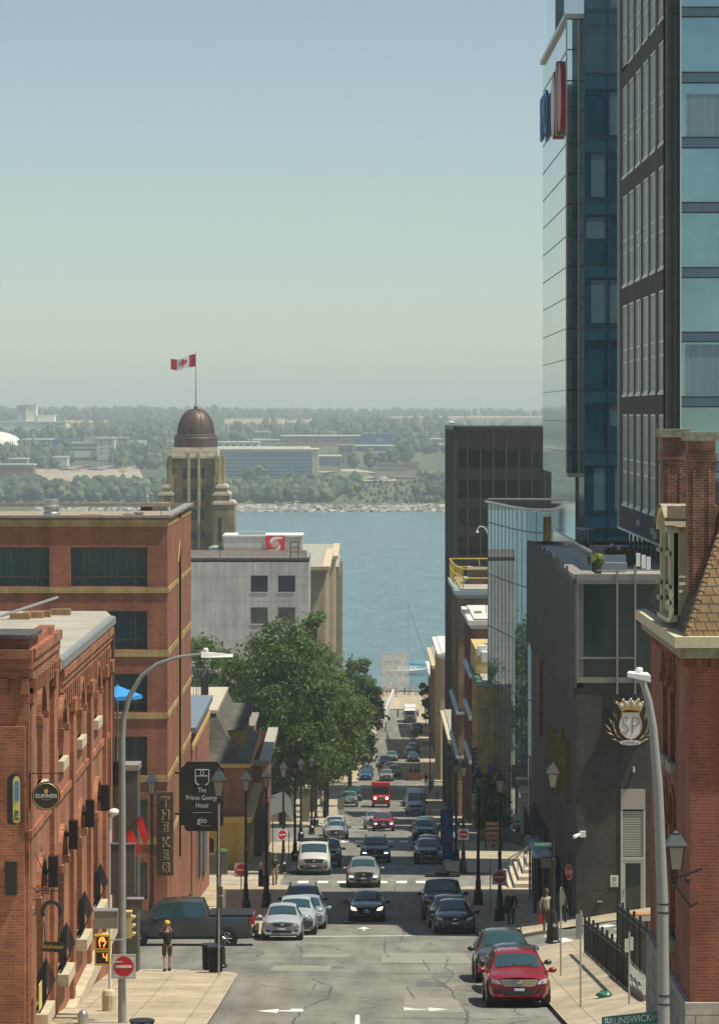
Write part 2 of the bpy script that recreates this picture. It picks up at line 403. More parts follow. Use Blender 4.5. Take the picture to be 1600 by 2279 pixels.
mb=MB(); ground_poly(mb,[(.15,152),(.25,152),(.25,153.5),(.5,153.5),(.2,155.5),(-.1,153.5),(.15,153.5)],.008); struct('turn_arrow_marking',mb,M_LINE)
M_TAR=mat('tar',(.085,.082,.072),.6)
mb=MB()
def tar(pts,w=.024):
 out=[]
 for(xa,da),(xb,db)in zip(pts,pts[1:]):
  n=max(2,int(math.hypot(xb-xa,db-da)/.5))
  for i in range(n):out.append((xa+(xb-xa)*i/n+random.uniform(-.05,.05),da+(db-da)*i/n+random.uniform(-.05,.05)))
 out.append(pts[-1])
 for(xa,da),(xb,db)in zip(out,out[1:]):
  L=math.hypot(xb-xa,db-da)or 1; nx,nd=-(db-da)/L,(xb-xa)/L; ww=min(w,.034)*random.uniform(.5,1.2)
  ground_poly(mb,[(xa-nx*ww,da-nd*ww*2.5),(xb-nx*ww,db-nd*ww*2.5),(xb+nx*ww,db+nd*ww*2.5),(xa+nx*ww,da+nd*ww*2.5)],.004)
tar([(-1.9,93),(-1.75,98),(-1.6,101),(-1.0,104.5),(-.9,110),(-1.6,114)],.05)
tar([(-3.4,111.5),(-2.6,109.2),(-2.0,108)])
tar([(1.5,99),(1.7,104),(1.55,110)]); tar([(2.9,92),(3.2,98.5),(2.9,101),(3.0,108),(2.6,111)],.04)
tar([(1.0,113.5),(2.6,113.8),(3.0,108)]); tar([(2.5,119),(2.4,126)]); tar([(3.4,128),(3.1,121),(3.3,117),(2.9,112)])
tar([(1.1,146),(1.0,132),(1.1,128)]); tar([(2.1,192),(1.7,176),(2.2,166),(2.0,150),(1.7,140)],.05)
tar([(-3.5,124),(4.4,123.2)],.025); tar([(-4.0,118),(4.6,117)],.025); tar([(0.6,96),(4,95.5)],.03); tar([(1.4,103),(3.0,103.2)])
struct('crack_sealing',mb,M_TAR)
M_PATCH=mat('patched_asphalt',(.125,.122,.11),.9,var=.2,vs=1.5); M_PATCH2=mat('pale_patch',(.25,.24,.205),.9,var=.18,vs=1.2)
for pts,m_ in(([(1.3,98.5),(3.1,98.3),(3.0,104.5),(1.4,104.8)],M_PATCH2),([(-3.2,119),(-1.1,118.8),(-1.0,122),(-3.1,122.3)],M_PATCH2),([(.8,124),(4.2,123.6),(4.1,131),(.9,131.4)],M_PATCH2),([(-2.2,128),(-.4,128),(-.3,139),(-2.0,139)],M_PATCH2),([(1.9,110),(2.9,110),(2.9,112.5),(1.9,112.7)],M_PATCH),([(-1.2,171),(.6,171),(.6,180),(-1.1,180)],M_PATCH)):
 pb=MB(); ground_poly(pb,pts,.003); struct('road_patch',pb,m_)
mb=MB(); mb.lathe((-.55,158,gz(158)+.004),[(0.02,.004),(.38,.004)],18); struct('manhole_cover',mb,mat('iron',(.11,.105,.09),.5,.4))
# harbour water
def water():
 m=bpy.data.materials.new('harbour_water'); m.use_nodes=True
 n=m.node_tree.nodes; l=m.node_tree.links; p=n['Principled BSDF']
 p.inputs['Base Color'].default_value=(.045,.155,.19,1); p.inputs['Roughness'].default_value=.22; p.inputs['IOR'].default_value=1.2
 tc=n.new('ShaderNodeTexCoord'); mp=n.new('ShaderNodeMapping'); mp.inputs['Scale'].default_value=(.35,.16,1)
 no=n.new('ShaderNodeTexNoise'); no.inputs['Scale'].default_value=1.0; no.inputs['Detail'].default_value=6; no.inputs['Roughness'].default_value=.6
 mp2=n.new('ShaderNodeMapping'); mp2.inputs['Scale'].default_value=(.16,.035,1)
 n2=n.new('ShaderNodeTexNoise'); n2.inputs['Scale'].default_value=1; n2.inputs['Detail'].default_value=9; n2.inputs['Roughness'].default_value=.75
 l.new(tc.outputs['Object'],mp.inputs[0]); l.new(mp.outputs[0],no.inputs[0]); l.new(tc.outputs['Object'],mp2.inputs[0]); l.new(mp2.outputs[0],n2.inputs[0])
 b=n.new('ShaderNodeBump'); b.inputs['Strength'].default_value=.7; b.inputs['Distance'].default_value=.5; l.new(no.outputs[0],b.inputs['Height']); l.new(b.outputs[0],p.inputs['Normal'])
 mr=n.new('ShaderNodeMapRange'); mr.inputs[1].default_value=.35; mr.inputs[2].default_value=.65; mr.inputs[3].default_value=.7; mr.inputs[4].default_value=1.32; l.new(n2.outputs[0],mr.inputs[0])
 vm=n.new('ShaderNodeVectorMath'); vm.operation='SCALE'; vm.inputs[0].default_value=(.088,.172,.195); l.new(mr.outputs[0],vm.inputs['Scale']); l.new(vm.outputs[0],p.inputs['Base Color'])
 return m
mb=MB(); mb.quad((-4000,640,0),(4000,640,0),(4000,2100,0),(-4000,2100,0)); struct('water',mb,water())
# the far shore
FT=[(1925,-2.0),(1940,0.2),(1975,3.6),(2060,5.0),(2150,7.5),(2300,10.2),(2500,16.5),(2700,24.0),(2900,29.5),(3200,32.5),(3600,36.0),(4300,41.0),(5200,47.0),(6300,52.0),(8200,50)]
def fz(d,x=0):
 z=interp(FT,d)+0.5*math.sin(x*.013+d*.004)*min(1,max(0,(d-2000)/200))
 if 2010<d<2290 and x>-30:
  z+=1.2*math.sin((d-2010)/280*math.pi)
 return z
def meadow():
 m=bpy.data.materials.new('meadow'); m.use_nodes=True
 n=m.node_tree.nodes; l=m.node_tree.links; p=n['Principled BSDF']; p.inputs['Roughness'].default_value=.95
 tc=n.new('ShaderNodeTexCoord'); mp=n.new('ShaderNodeMapping'); mp.inputs['Scale'].default_value=(.02,.006,.02)
 no=n.new('ShaderNodeTexNoise'); no.inputs['Scale'].default_value=1; no.inputs['Detail'].default_value=8
 l.new(tc.outputs['Object'],mp.inputs[0]); l.new(mp.outputs[0],no.inputs[0])
 cr=n.new('ShaderNodeValToRGB'); e=cr.color_ramp.elements
 e[0].position=.38; e[0].color=(.035,.062,.028,1); e[1].position=.66; e[1].color=(.115,.125,.055,1)
 l.new(no.outputs[0],cr.inputs[0]); l.new(cr.outputs[0],p.inputs['Base Color']); return m
M_MEAD=meadow()
M_DIRT=mat('bare_earth',(.42,.27,.16),.95,var=.25,vs=.03)
M_RIP=mat('shore_rock',(.62,.57,.48),.9,var=.3,vs=.5)
M_FT=mat('far_foliage',(.040,.074,.038),.9,var=.45,vs=.06)
M_FT2=mat('far_foliage_light',(.105,.12,.052),.9,var=.4,vs=.08)
M_FW=mat('pale_cladding',(.78,.75,.66),.8,var=.08,vs=.05)
M_FG=mat('grey_roofing',(.36,.36,.34),.8,var=.1,vs=.05)
M_FBR=mat('tan_brick',(.36,.28,.21),.85,var=.1,vs=.05)
M_FBLUE=mat('blue_cladding',(.03,.16,.36),.7,var=.1,vs=.05)
M_FGL=mat('blue_office_glass',(.02,.15,.28),.12,spec=.8,var=.2,vs=.3)
M_FDK=mat('dark_window',(.04,.05,.06),.3)
M_WHITE=mat('white_paint',(.75,.74,.70),.6)
mb=MB()
dd=[1925,1935,1950,1975,2010,2060,2100,2150,2200,2250,2300,2400,2500,2650,2800,3000,3200,3400,3600,3950,4300,4700,5200,5800,6300,7200,8200]
mb.grid(lambda i,j:(-2000+4000*j,dd[round(i*26)],fz(dd[round(i*26)],-2000+4000*j)),26,60)
struct('far_hills',mb,M_MEAD,True)
rng=random.Random(5)
mb=MB()
for i in range(1500):
 x=rng.uniform(-190,150); t=rng.random(); d=1930+30*t
 r=rng.uniform(.5,1.25)
 c=Vector((x,d,.1+t*3.4+rng.uniform(-.3,.3)))
 vs=[c+Vector((rng.uniform(.6,1.1)*sx*r*1.3,rng.uniform(.6,1.1)*sy*r,rng.uniform(.5,1)*sz_*r*.75))for sz_ in(-1,1)for(sx,sy)in((-1,-1),(1,-1),(1,1),(-1,1))]
 mb.hexa(vs)
tag(struct('shore_rocks',mb,M_RIP,kind='stuff'),'pale boulders piled along the far waterline')
def patch(px0,px1,d0,d1,name='bare_ground',m=M_DIRT,wob=.12,n=14):
 mb=MB(); r=random.Random(px0); pts=[]
 for k in range(n):pts.append((PX(px0+(px1-px0)*k/(n-1),d0),d0*(1+r.uniform(-.006,.006))))
 for k in range(n):pts.append((PX(px1-(px1-px0)*k/(n-1),d1),d1*(1+r.uniform(-.02,.012))))
 nn=len(pts)//2; vs=[]
 for k in range(nn):
  a=pts[k]; b=pts[len(pts)-1-k]
  for q in(0,.33,.66,1):
   x=a[0]+(b[0]-a[0])*q; d=a[1]+(b[1]-a[1])*q; vs.append((x,d,fz(d,x)+1.2))
 mb.add(vs,[(i*4+j,(i+1)*4+j,(i+1)*4+j+1,i*4+j+1)for i in range(nn-1)for j in range(3)])
 return struct(name,mb,m)
patch(470,700,4450,5250); patch(145,245,4500,5000); patch(850,1205,5500,6100); patch(560,700,4600,5000)
patch(60,320,2270,2480,'bare_ground',mat('pale_gravel',(.36,.30,.23),.95,var=.3,vs=.05))
patch(730,880,2270,2330,'parking_lot',mat('pale_gravel2',(.40,.37,.31),.95,var=.2,vs=.05))
patch(700,1000,2410,2440,'path',mat('pale_path',(.42,.37,.28),.95)); patch(700,1000,2345,2400,'lawn',mat('lawn',(.10,.13,.05),.95,var=.2,vs=.03))
def lump(mb,x,y,z,rx,rz,rng,n=7,m=5,mi=0,jag=.28):
 vs=[]; fs=[]
 for i in range(m+1):
  a=math.pi*i/m-math.pi/2;
  for j in range(n):
   b=2*math.pi*j/n+i*.4; k=1+rng.uniform(-jag,jag)
   vs.append((x+rx*math.cos(a)*math.cos(b)*k,y+rx*math.cos(a)*math.sin(b)*k,z+rz*math.sin(a)*k))
 for i in range(m):
  for j in range(n):fs.append((i*n+j,i*n+(j+1)%n,(i+1)*n+(j+1)%n,(i+1)*n+j))
 mb.add(vs,fs,mi)
def far_tree_lumps(mb,x,d,h,rng,mi=0,z=None):
 z=fz(d,x)if z is None else z; w_=h*rng.uniform(.35,.5)
 for k in range(5):
  a=rng.uniform(0,6.28); q=rng.random()*w_*.6
  lump(mb,x+q*math.cos(a),d+q*math.sin(a),z+h*rng.uniform(.3,.8),w_*rng.uniform(.35,.65),h*rng.uniform(.14,.26),rng,mi=mi,n=6,m=4,jag=.35)
 lump(mb,x,d,z+h*.45,w_*.8,h*.42,rng,mi=mi)
def conifer_lumps(mb,x,d,h,rng,mi=0):
 z=fz(d,x); r=h*rng.uniform(.13,.2); n=6; vs=[(x,d,z+h)]
 for i in range(1,5):
  for j in range(n):
   b=2*math.pi*j/n; k=rng.uniform(.7,1.25); vs.append((x+r*i/4*k*math.cos(b),d+r*i/4*k*math.sin(b),z+h*(1-i/4)))
 fs=[(0,1+j,1+(j+1)%n)for j in range(n)]+[(1+i*n+j,1+(i+1)*n+j,1+(i+1)*n+(j+1)%n,1+i*n+(j+1)%n)for i in range(3)for j in range(n)]
 mb.add(vs,fs,mi)
def wood(name,label,spots,con=False):
 mb=MB(); rng=random.Random(len(spots))
 for(x,d,h)in spots:
  mi=1 if rng.random()<.35 else 0
  (conifer_lumps if(con and rng.random()<con)else far_tree_lumps)(mb,x,d,h,rng,mi)
 o=mb.build(name,[M_FT,M_FT2],None,'full'); tag(o,label,None,None,'stuff'); return o
def scatter(n,px0,px1,d0,d1,h0,h1,seed,keep=lambda px,d:True):
 r=random.Random(seed); out=[]
 for i in range(n):
  px=r.uniform(px0,px1); d=r.uniform(d0,d1)
  if keep(px,d):out.append((PX(px,d),d,r.uniform(h0,h1)))
 return out
wood('shoreline_woods','dense leafy woods above the far rocky shore',scatter(360,-140,510,1985,2170,6,11,1)+scatter(170,505,740,1985,2130,6,11,2)+scatter(60,640,800,2040,2180,7,11,3)+scatter(28,925,1000,2000,2220,7,12,4)+scatter(18,870,1000,1985,2020,3,5,6)+scatter(70,1000,1200,1990,2200,6,11,31))
wood('bluff_scrub','low bushes scattered over the grassy far bluff',scatter(150,760,1000,1985,2260,1.4,3.6,8)+scatter(60,200,340,2150,2260,1.5,4,9))
wood('hill_woods','belt of trees across the far hillside',scatter(210,-140,400,2500,2700,9,15,10,lambda p,d:not(150<p<270 and d<2620))+scatter(30,480,560,2900,3200,8,12,11)+scatter(220,100,1010,3450,4300,8,14,12,lambda p,d:not(440<p<700 and d>4000))+scatter(120,700,1010,3600,4400,10,17,13)+scatter(60,880,1010,2700,2900,7,12,14)+scatter(120,-20,160,2480,2640,6,11,21)+scatter(60,250,400,2450,2680,6,12,22)+scatter(90,480,1000,3050,3400,8,12,23)+scatter(90,1000,1250,2700,4000,8,13,32)+scatter(60,-160,-20,2500,3500,8,13,33)+scatter(150,-20,480,2850,3500,8,13,24,lambda p,d:not(p<150 and d>3300)),con=.4)
wood('ridge_forest','dark evergreen forest along the skyline',scatter(520,-160,480,4900,5700,14,23,15)+scatter(160,470,690,5500,6100,9,19,16)+scatter(200,640,1000,5000,5500,9,16,17,lambda p,d:p<850)+scatter(520,470,1215,6150,6500,9,17,18)+scatter(130,240,500,4200,4800,9,15,19),con=.6)
def far_tree(px,base_py,top_py,d,label,mm=M_FT):
 x=PX(px,d); z0=fz(d,x); h=max(4,PZ(top_py,d)-z0)
 r=random.Random(px); t=thing('broadleaf_tree',(x,d,z0),label,'tree','single trees on the far shore')
 a=MB(); a.tube([(0,0,-.5),(0,0,h*.5)],[h*.035,h*.015],6); a.build('trunk',mat('bark',(.07,.055,.04),.9),t)
 c=MB()
 for k in range(16):
  an=r.uniform(0,6.28); v=r.uniform(.25,.95); q=r.random()*h*.34*math.sin(math.pi*min(1,v*.95))**.6
  lump(c,q*math.cos(an),q*math.sin(an),h*v*.9+h*.03,h*r.uniform(.09,.17),h*r.uniform(.07,.12),r,jag=.35)
 lump(c,0,0,h*.52,h*.3,h*.36,r,n=9,m=7); c.build('crown',mm,t,'full')
far_tree(553,1080,1037,2190,'round tree before the left half of the glass office block across the harbour')
far_tree(575,1075,1031,2210,'slim tall tree before the glass office block across the harbour',M_FT2)
far_tree(647,1090,1044,2190,'wide round tree before the right end of the glass office block',M_FT)
far_tree(785,1040,1004,2460,'dark round tree beside the far brown tower block',M_FT)
far_tree(825,1038,994,2470,'tall pale poplar across the harbour behind the parked cars',M_FT2)
far_tree(848,1035,1005,2480,'low dark tree between two taller ones before the blue shed')
far_tree(873,1030,993,2500,'leafy tree before the white wall of the far blue shed')
far_tree(905,1028,978,2520,'tallest conifer-shaped tree before the far blue shed')
far_tree(935,1055,1040,2350,'small tree at the end of the long red-roofed far hut',M_FT2)
far_tree(965,1095,1047,2140,'big leafy tree on the bluff beside the black office tower')
far_tree(287,1035,995,2560,'bushy tree before the pale pink block across the harbour',M_FT)
def fbox(name,label,px0,px1,py0,py1,d,depth,m,roof=None,rows=0,cols=0,wm=M_FDK,win=(.6,.45),cat='building',extra=None,ledge=True,base=None):
 """a far block: walls, roof slab, individually cut bands or windows"""
 x0,x1=PX(px0,d),PX(px1,d); zt,zb=PZ(py0,d),PZ(py1,d)
 if base is not None:zb=base
 r=thing(name,((x0+x1)/2,d,zb),label,cat); off=Vector(((x0+x1)/2,d,zb))
 mb=MB(off); fr=Fr((x0,d,0),(1,0,0),(0,-1,0)); holes=[]
 H=zt-zb; W=x1-x0
 for i in range(rows):
  vc=zb+H*(i+.5)/rows; hh=H/rows*win[1]/2
  for j in range(max(1,cols)):
   uc=W*(j+.5)/max(1,cols); hw=W/max(1,cols)*win[0]/2; holes.append((uc-hw,uc+hw,vc-hh,vc+hh))
 facade(mb,fr,0,W,min(zb,zb-4),zt,holes,.35)
 mb.quad((x0,d,zb-4),(x0,d+depth,zb-4),(x0,d+depth,zt),(x0,d,zt)); mb.quad((x1,d,zb-4),(x1,d+depth,zb-4),(x1,d+depth,zt),(x1,d,zt))
 mb.quad((x0,d+depth,zb-4),(x1,d+depth,zb-4),(x1,d+depth,zt),(x0,d+depth,zt))
 mb.build('wall',m,r)
 rb=MB(off); o_=.6 if ledge else .05; rb.box(x0-o_,x1+o_,d-o_,d+depth+o_,zt+.02,zt+.8); rb.build('roof',roof or M_FW,r)
 for h in holes[:100]:
  g=MB(off); g.quad(fr.P(h[0],h[2],-.3),fr.P(h[1],h[2],-.3),fr.P(h[1],h[3],-.3),fr.P(h[0],h[3],-.3)); g.build('window',wm,r)
 return r,off
r,off=fbox('office_block','long office block with a blue glass front across the harbour',440,708,1001,1075,2330,30,mat('pale_stone_frame',(.56,.47,.36),.8),M_FW,1,1,M_FGL,(.9,.86))
x0,x1=PX(455,2330),PX(690,2330)
g=MB(off)
for k in range(48):x=x0+(x1-x0)*k/47; g.box(x-.09,x+.09,2329.6,2329.9,PZ(1070,2330),PZ(1010,2330))
for k in range(1,7):z=PZ(1070,2330)+(PZ(1010,2330)-PZ(1070,2330))*k/7; g.box(x0,x1,2329.62,2329.88,z-.28,z+.28)
g.build('mullion_grid',mat('glazing_bar',(.16,.34,.44),.5),r)
g=MB(off); g.box(PX(470,2334),PX(690,2334),2334,2352,PZ(1001,2334),PZ(994,2334)); g.build('penthouse',M_FW,r)
fbox('low_wing','low glazed wing beside the glass office block',709,758,1016,1040,2420,30,M_FBR,M_FW,1,6,M_FGL,(.85,.7))
fbox('brown_tower_block','stepped brown tower with a dark round top across the harbour',752,786,992,1036,2480,25,M_FBR,M_FG,2,2)
fbox('long_brown_hall','long low tan hall with a pale roof behind the glass office block',626,803,971,990,2900,60,M_FBR,M_FW,1,8,win=(.3,.3))
fbox('blue_shed','large bright blue shed across the harbour',804,884,967,990,2880,60,M_FBLUE,M_FBLUE,1,1,M_WHITE,(.2,.3))
fbox('grey_shed','grey blue shed below the bright blue one',790,912,993,1012,2780,40,mat('slate_cladding',(.12,.17,.22),.8),M_WHITE,1,5,win=(.5,.3))
fbox('white_shed','long low white-roofed shed right of the blue sheds',893,991,978,992,2900,40,M_FG,M_WHITE,1,6,win=(.4,.3))
fbox('pink_shed','low white-roofed shed beside the black office tower',935,991,990,1004,2760,40,mat('pinkish_cladding',(.36,.28,.24),.8),M_WHITE,1,3,win=(.4,.3))
fbox('long_hut','long two-storey hut with a rust red roof on the far lawn',838,905,1033,1050,2360,14,mat('hut_wall',(.46,.40,.31),.8),mat('rust_roof',(.24,.13,.09),.8),2,12,win=(.5,.35))
fbox('long_hut','single-storey end wing of the long hut with the rust red roof',905,932,1031,1048,2364,14,mat('hut_wall',(.46,.40,.31),.8),mat('rust_roof',(.24,.13,.09),.8),1,5,win=(.5,.35))
fbox('far_warehouse','low white warehouse behind the copper dome',482,575,985,996,2700,40,M_FW,M_WHITE,1,6,win=(.5,.3))
fbox('far_warehouse','faint long pale warehouse beyond the trees right of the dome',500,620,980,986,3050,40,M_FG,M_WHITE,1,6,win=(.5,.3))
fbox('research_block','white office block with ribbon windows and masts on its roof',160,216,986,1006,2600,25,M_FW,M_WHITE,2,1,win=(.96,.4))
fbox('stair_tower','white stair tower at the end of the ribbon-windowed office block',216,254,976,1012,2590,20,mat('cream_panel',(.66,.63,.54),.8),M_WHITE,4,2,win=(.3,.4))
fbox('roof_plant_room','grey plant room on top of the ribbon-windowed office block',187,226,974,986,2605,15,M_FG,M_FG,1,1,M_FG)
fbox('pink_block','pale pink block with small windows across the harbour',292,370,991,1010,2700,25,mat('pink_render',(.42,.36,.31),.8),M_FG,1,10,win=(.25,.35))
fbox('pink_block_upper','pale upper storey standing behind the pale pink block',290,322,983,991,2720,20,M_FW,M_WHITE,1,4)
fbox('blue_warehouse','dark blue warehouse with a white round badge beside the white dome',48,112,979,998,2800,50,M_FBLUE,M_WHITE,1,1,M_FBLUE)
fbox('blue_warehouse_end','dark blue far end of the badged warehouse with a red stripe',112,158,979,998,2820,40,M_FBLUE,M_FBLUE,1,1,M_FBLUE)
fbox('white_factory','long white factory on the far hill',-30,84,939,955,3700,60,M_FW,M_WHITE,1,1,M_FW)
fbox('white_factory_wing','white factory wing with two dark window bands on the hill',84,146,939,956,3690,60,M_FW,M_WHITE,2,1,win=(.98,.25))
fbox('factory_tower','tall pale grey tower rising from the white factory',38,57,902,939,3710,14,mat('grey_cladding',(.30,.36,.38),.8),M_FW,1,1,mat('grey_cladding',(.30,.36,.38),.8))
fbox('factory_tower','tall white half of the tower rising from the factory',57,81,901,939,3709,16,M_FW,M_FW,1,1,M_FW)
fbox('factory_block','white square block right of the factory tower',82,121,925,939,3705,20,M_FW,M_FW,1,1,M_FW)
fbox('brick_terrace','low red brick building with a white roof at the left edge of the far shore',-20,76,1035,1050,2330,14,mat('far_brick',(.30,.16,.11),.85),M_WHITE,1,9,win=(.6,.4))
fbox('pale_hangar','pale hangar on the skyline above the black tower',1040,1096,938,950,5600,90,M_FW,M_WHITE,1,1,M_FW)
fbox('skyline_shed','low white shed on the skyline beside the glass tower',1110,1215,940,950,5700,90,M_FG,M_WHITE,1,1,M_FG)
for k,(a,b,t_,u_,d_,lab,mm_)in enumerate(((345,384,984,992,2950,'low cream shed just left of the copper dome','cream'),(262,300,960,966,3500,'pale roof glimpsed in the woods left of the dome','grey'),(640,700,941,947,4300,'faint white building beside the bare hillside','white'),(700,742,962,969,3250,'small grey works among trees above the tan hall','grey'),(905,950,951,957,3900,'pale hillside shed right of the blue sheds','white'),(940,990,962,968,3400,'long pale shed on the hill beside the black tower','white'),(118,150,1018,1026,2480,'small white house in the trees below the ribbon-windowed block','white'),(20,60,1022,1032,2440,'grey roofed house above the far red brick building','grey'),(560,600,962,968,3300,'cream building among trees right of the dome','cream'),(255,284,975,984,2950,'pale block behind the white stair tower','cream'))):
 fbox('distant_building',lab,a,b,t_,u_,d_,18,{'cream':M_FBR,'grey':M_FG,'white':M_FW}[mm_],M_WHITE,1,4,win=(.5,.35))
mb=MB((PX(84,2798),2798,PZ(988,2798))); mb.lathe((PX(84,2798),2798.9,PZ(988,2798)),[(2.7,0),(2.7,-.3)],20,ax='y')
bd=mb.build('warehouse_badge',M_WHITE,None,loc=(PX(84,2798),2798,PZ(988,2798))); tag(bd,'round white badge with a dark V on the blue warehouse','sign')
mb=MB(); mb.add([(-1.7,-.0,1.5),(-.8,0,1.5),(0,0,-.5),(.8,0,1.5),(1.7,0,1.5),(0,0,-2.0)],[(0,1,2,5),(2,3,4,5)]); v=mb.build('emblem',M_FBLUE,bd,loc=(0,.5,0))
dm=thing('air_dome',(PX(-22,2690),2690,PZ(1000,2690)),'white inflated air dome at the left edge of the far shore','dome')
mb=MB(); R_=PX(52,2750)-PX(-22,2750)
mb.grid(lambda i,j:(R_*math.cos(math.pi*i)*math.cos((j-.5)*math.pi*.999),R_*1.0*math.sin((j-.5)*math.pi*.999),15.5*math.sin(math.pi*i)**.8*math.cos((j-.5)*math.pi*.999)**.6-.5),24,12)
mb.build('shell',M_WHITE,dm,True)
def pole(name,px,py0,py1,d,r,m,label,cat,group=None):
 z0=PZ(py1,d); mb=MB(); mb.tube([(0,0,0),(0,0,PZ(py0,d)-z0)],[r,r*.6],6)
 o=mb.build(name,m,None,loc=(PX(px,d),d,z0)); tag(o,label,cat,group); return o
M_MAST=mat('mast_steel',(.5,.52,.5),.5,.3)
pole('light_mast',102,1020,1052,2330,.25,M_MAST,'taller of the two light masts beside the far brick building','mast')
pole('light_mast',107,1026,1054,2330,.22,M_MAST,'shorter light mast right next to a taller one on the far shore','mast')
pole('light_mast',250,1005,1040,2400,.22,M_MAST,'light mast standing before the white stair tower','mast')
pole('light_mast',299,1026,1048,2300,.22,M_MAST,'light mast above the far lot of coloured cars','mast')
ch=thing('striped_chimney',(PX(1037,5200),5200,fz(5200)),'thin red and white chimney on the skyline above the black tower','chimney')
for k,c in enumerate(((.6,.6,.58),(.35,.05,.05),(.35,.06,.06),(.1,.1,.1))):
 z0=PZ(948,5200)-fz(5200)-14+(k>0)*14+max(0,k-1)*8; z1=z0+(14 if k==0 else 8)
 mb=MB(); mb.tube([(0,0,z0),(0,0,z1)],1.3,8); mb.build('shaft',mat('chimney_%d'%k,c,.8),ch)
crn=thing('crawler_crane',(PX(770,3400),3400,fz(3400)),'thin crane boom rising over the far sheds','crane')
mb=MB(); a=PP(769,969,3400); b=PP(782,920,3400); o_=Vector(crn.location); mb.tube([a-o_,b-o_],.55,5); mb.build('boom',mat('crane_blue',(.15,.28,.33),.6),crn)
mb=MB(); mb.box(-3,2,-2,2,PZ(972,3400)-o_.z-6,PZ(966,3400)-o_.z); mb.build('cab',mat('crane_yellow',(.6,.42,.05),.6),crn)
ex=thing('excavator',(PX(272,2390),2390,fz(2390)),'yellow excavator with raised arm among the far parked cars','excavator'); o_=Vector(ex.location); M_YEL=mat('machine_yellow',(.62,.42,.04),.5)
mb=MB(); mb.box(-2.2,2.2,-1.5,1.5,1.4,3.6); mb.build('cab',M_YEL,ex)
mb=MB(); mb.box(-2.4,2.4,-1.6,1.6,0,1.3); mb.build('track',M_FDK,ex)
mb=MB(); mb.tube([(0,0,3),(1.2,0,9),(3.2,0,12.5),(4.0,0,10)],.4,5); mb.build('boom',M_YEL,ex)
cols=[(.6,.6,.6),(.05,.07,.12),(.3,.32,.35),(.4,.05,.05),(.04,.10,.25),(.7,.7,.68),(.02,.02,.025),(.5,.35,.05)]
pm=None
def far_car(x,d,k,grp,lab):
 global pm
 mb=MB(); mb.prism([(-2.2,.3),(2.2,.3),(2.2,.85),(1.3,.95),(.8,1.45),(-1.2,1.45),(-1.8,.95),(-2.2,.9)],'y',-.9,.9)
 o=mb.build('parked_car',mat('far_car_paint_%d'%k,cols[k],.35,spec=.6),None,loc=(x,d,fz(d,x)+1.3)); o.rotation_euler.z=.3; tag(o,lab,'car',grp)
for row,(dz_,n_)in enumerate(((2285,20),(2300,17),(2315,12))):
 for k in range(n_):
  far_car(PX(748+row*4+k*6.3,dz_),dz_,(k*5+row*3)%8,'cars in the far lot below the tan hut','parked car in the far lot below the rust-roofed hut')
for row,(dz_,n_)in enumerate(((2440,24),(2460,20),(2420,12))):
 for k in range(n_):
  far_car(PX(125+row*5+k*8.2,dz_),dz_,(k*3+row*5+1)%8,'cars and machines in the far left lot','parked vehicle in the far lot beside the yellow excavator')
mb=MB(); mb.lathe((0,0,0),[(.5,0),(.7,.8),(.25,2.0),(.05,2.6)],8); tag(mb.build('channel_buoy',M_WHITE,None,True,loc=(PX(660,1500),1500,0)),'small white buoy on the water beside the dome tower','buoy')
# shared building materials
B_PUB=brick("pub_brick",(.40,.128,.055),(.25,.074,.038),(.32,.20,.12),var=.3)
B_HOT=brick("hotel_brick",(.36,.115,.062),(.26,.078,.047),(.31,.18,.12),var=.22)
B_RED=brick("red_brick",(.29,.095,.06),(.22,.07,.045),(.28,.18,.13))
B_BUFF=brick("buff_brick",(.56,.41,.18),(.48,.34,.14),(.30,.2,.09),bw=.08,bh=.3,ms=.012,off=0)
M_DKGL=mat('window_glass',(.018,.040,.045),.06,spec=.7,var=.4,vs=.4)
M_CURT=mat('curtained_glass',(.055,.10,.11),.16,spec=.7,var=.5,vs=3,streak=(6,6,.15))
M_FRAME=mat('bronze_frame',(.16,.115,.06),.5)
M_SILL=mat('pale_sill',(.52,.45,.31),.8,var=.2,vs=4)
M_BLK=mat('black_metal',(.012,.012,.013),.35,spec=.5)
M_ROOFG=mat('roof_gravel',(.30,.26,.19),.95,var=.3,vs=2.5,bump=.3)
M_ROOFM=mat('roof_membrane',(.36,.335,.28),.85,var=.22,vs=.5)
M_CAP=mat('metal_coping',(.34,.29,.26),.45,.2,var=.2,vs=3)
M_ZINC=mat('galvanised',(.45,.45,.43),.4,.6,var=.15,vs=3)
M_DGREY=mat('dark_grey_cladding',(.085,.08,.07),.7,var=.2,vs=1)
# the pub, left foreground
XP=-8.65
pub=thing('pub_building',(XP,101,gz(101)),'orange-red brick pub with arched windows and flat grey roof, left foreground','building')
off=Vector(pub.location)
fr=Fr((XP,0,CZ),(0,1,0),(1,0,0))
D0,D1=87.7,115.6
bays=[90.6,97.0,103.4,109.8]
ups=[]; los=[]; bas=[]
for i,c in enumerate(bays):
 t=-7.35 if i==0 else-8.3
 ups.append((c-.75,c+.75,-10.0,t,.75)); los.append((c-.95,c+.95,-16.1,-12.1,.85))
wl=MB(off)
facade(wl,fr,D0,D1,-21.5,-7.3,ups+los,.32)
ff=Fr((XP,D0,CZ),(-1,0,0),(0,-1,0))
fh=[(2.2,3.6,-12.8,-8.6,.7),(2.2,3.6,-18.5,-14.2,.7)]
facade(wl,ff,0,22,-21.5,-7.3,fh,.32)
wl.quad((XP,D1,CZ-21.5),(XP-22,D1,CZ-21.5),(XP-22,D1,CZ-7.3),(XP,D1,CZ-7.3))
wl.box(XP-2.9,XP-.002,D0+.002,90.0,CZ-7.3,CZ-5.9)
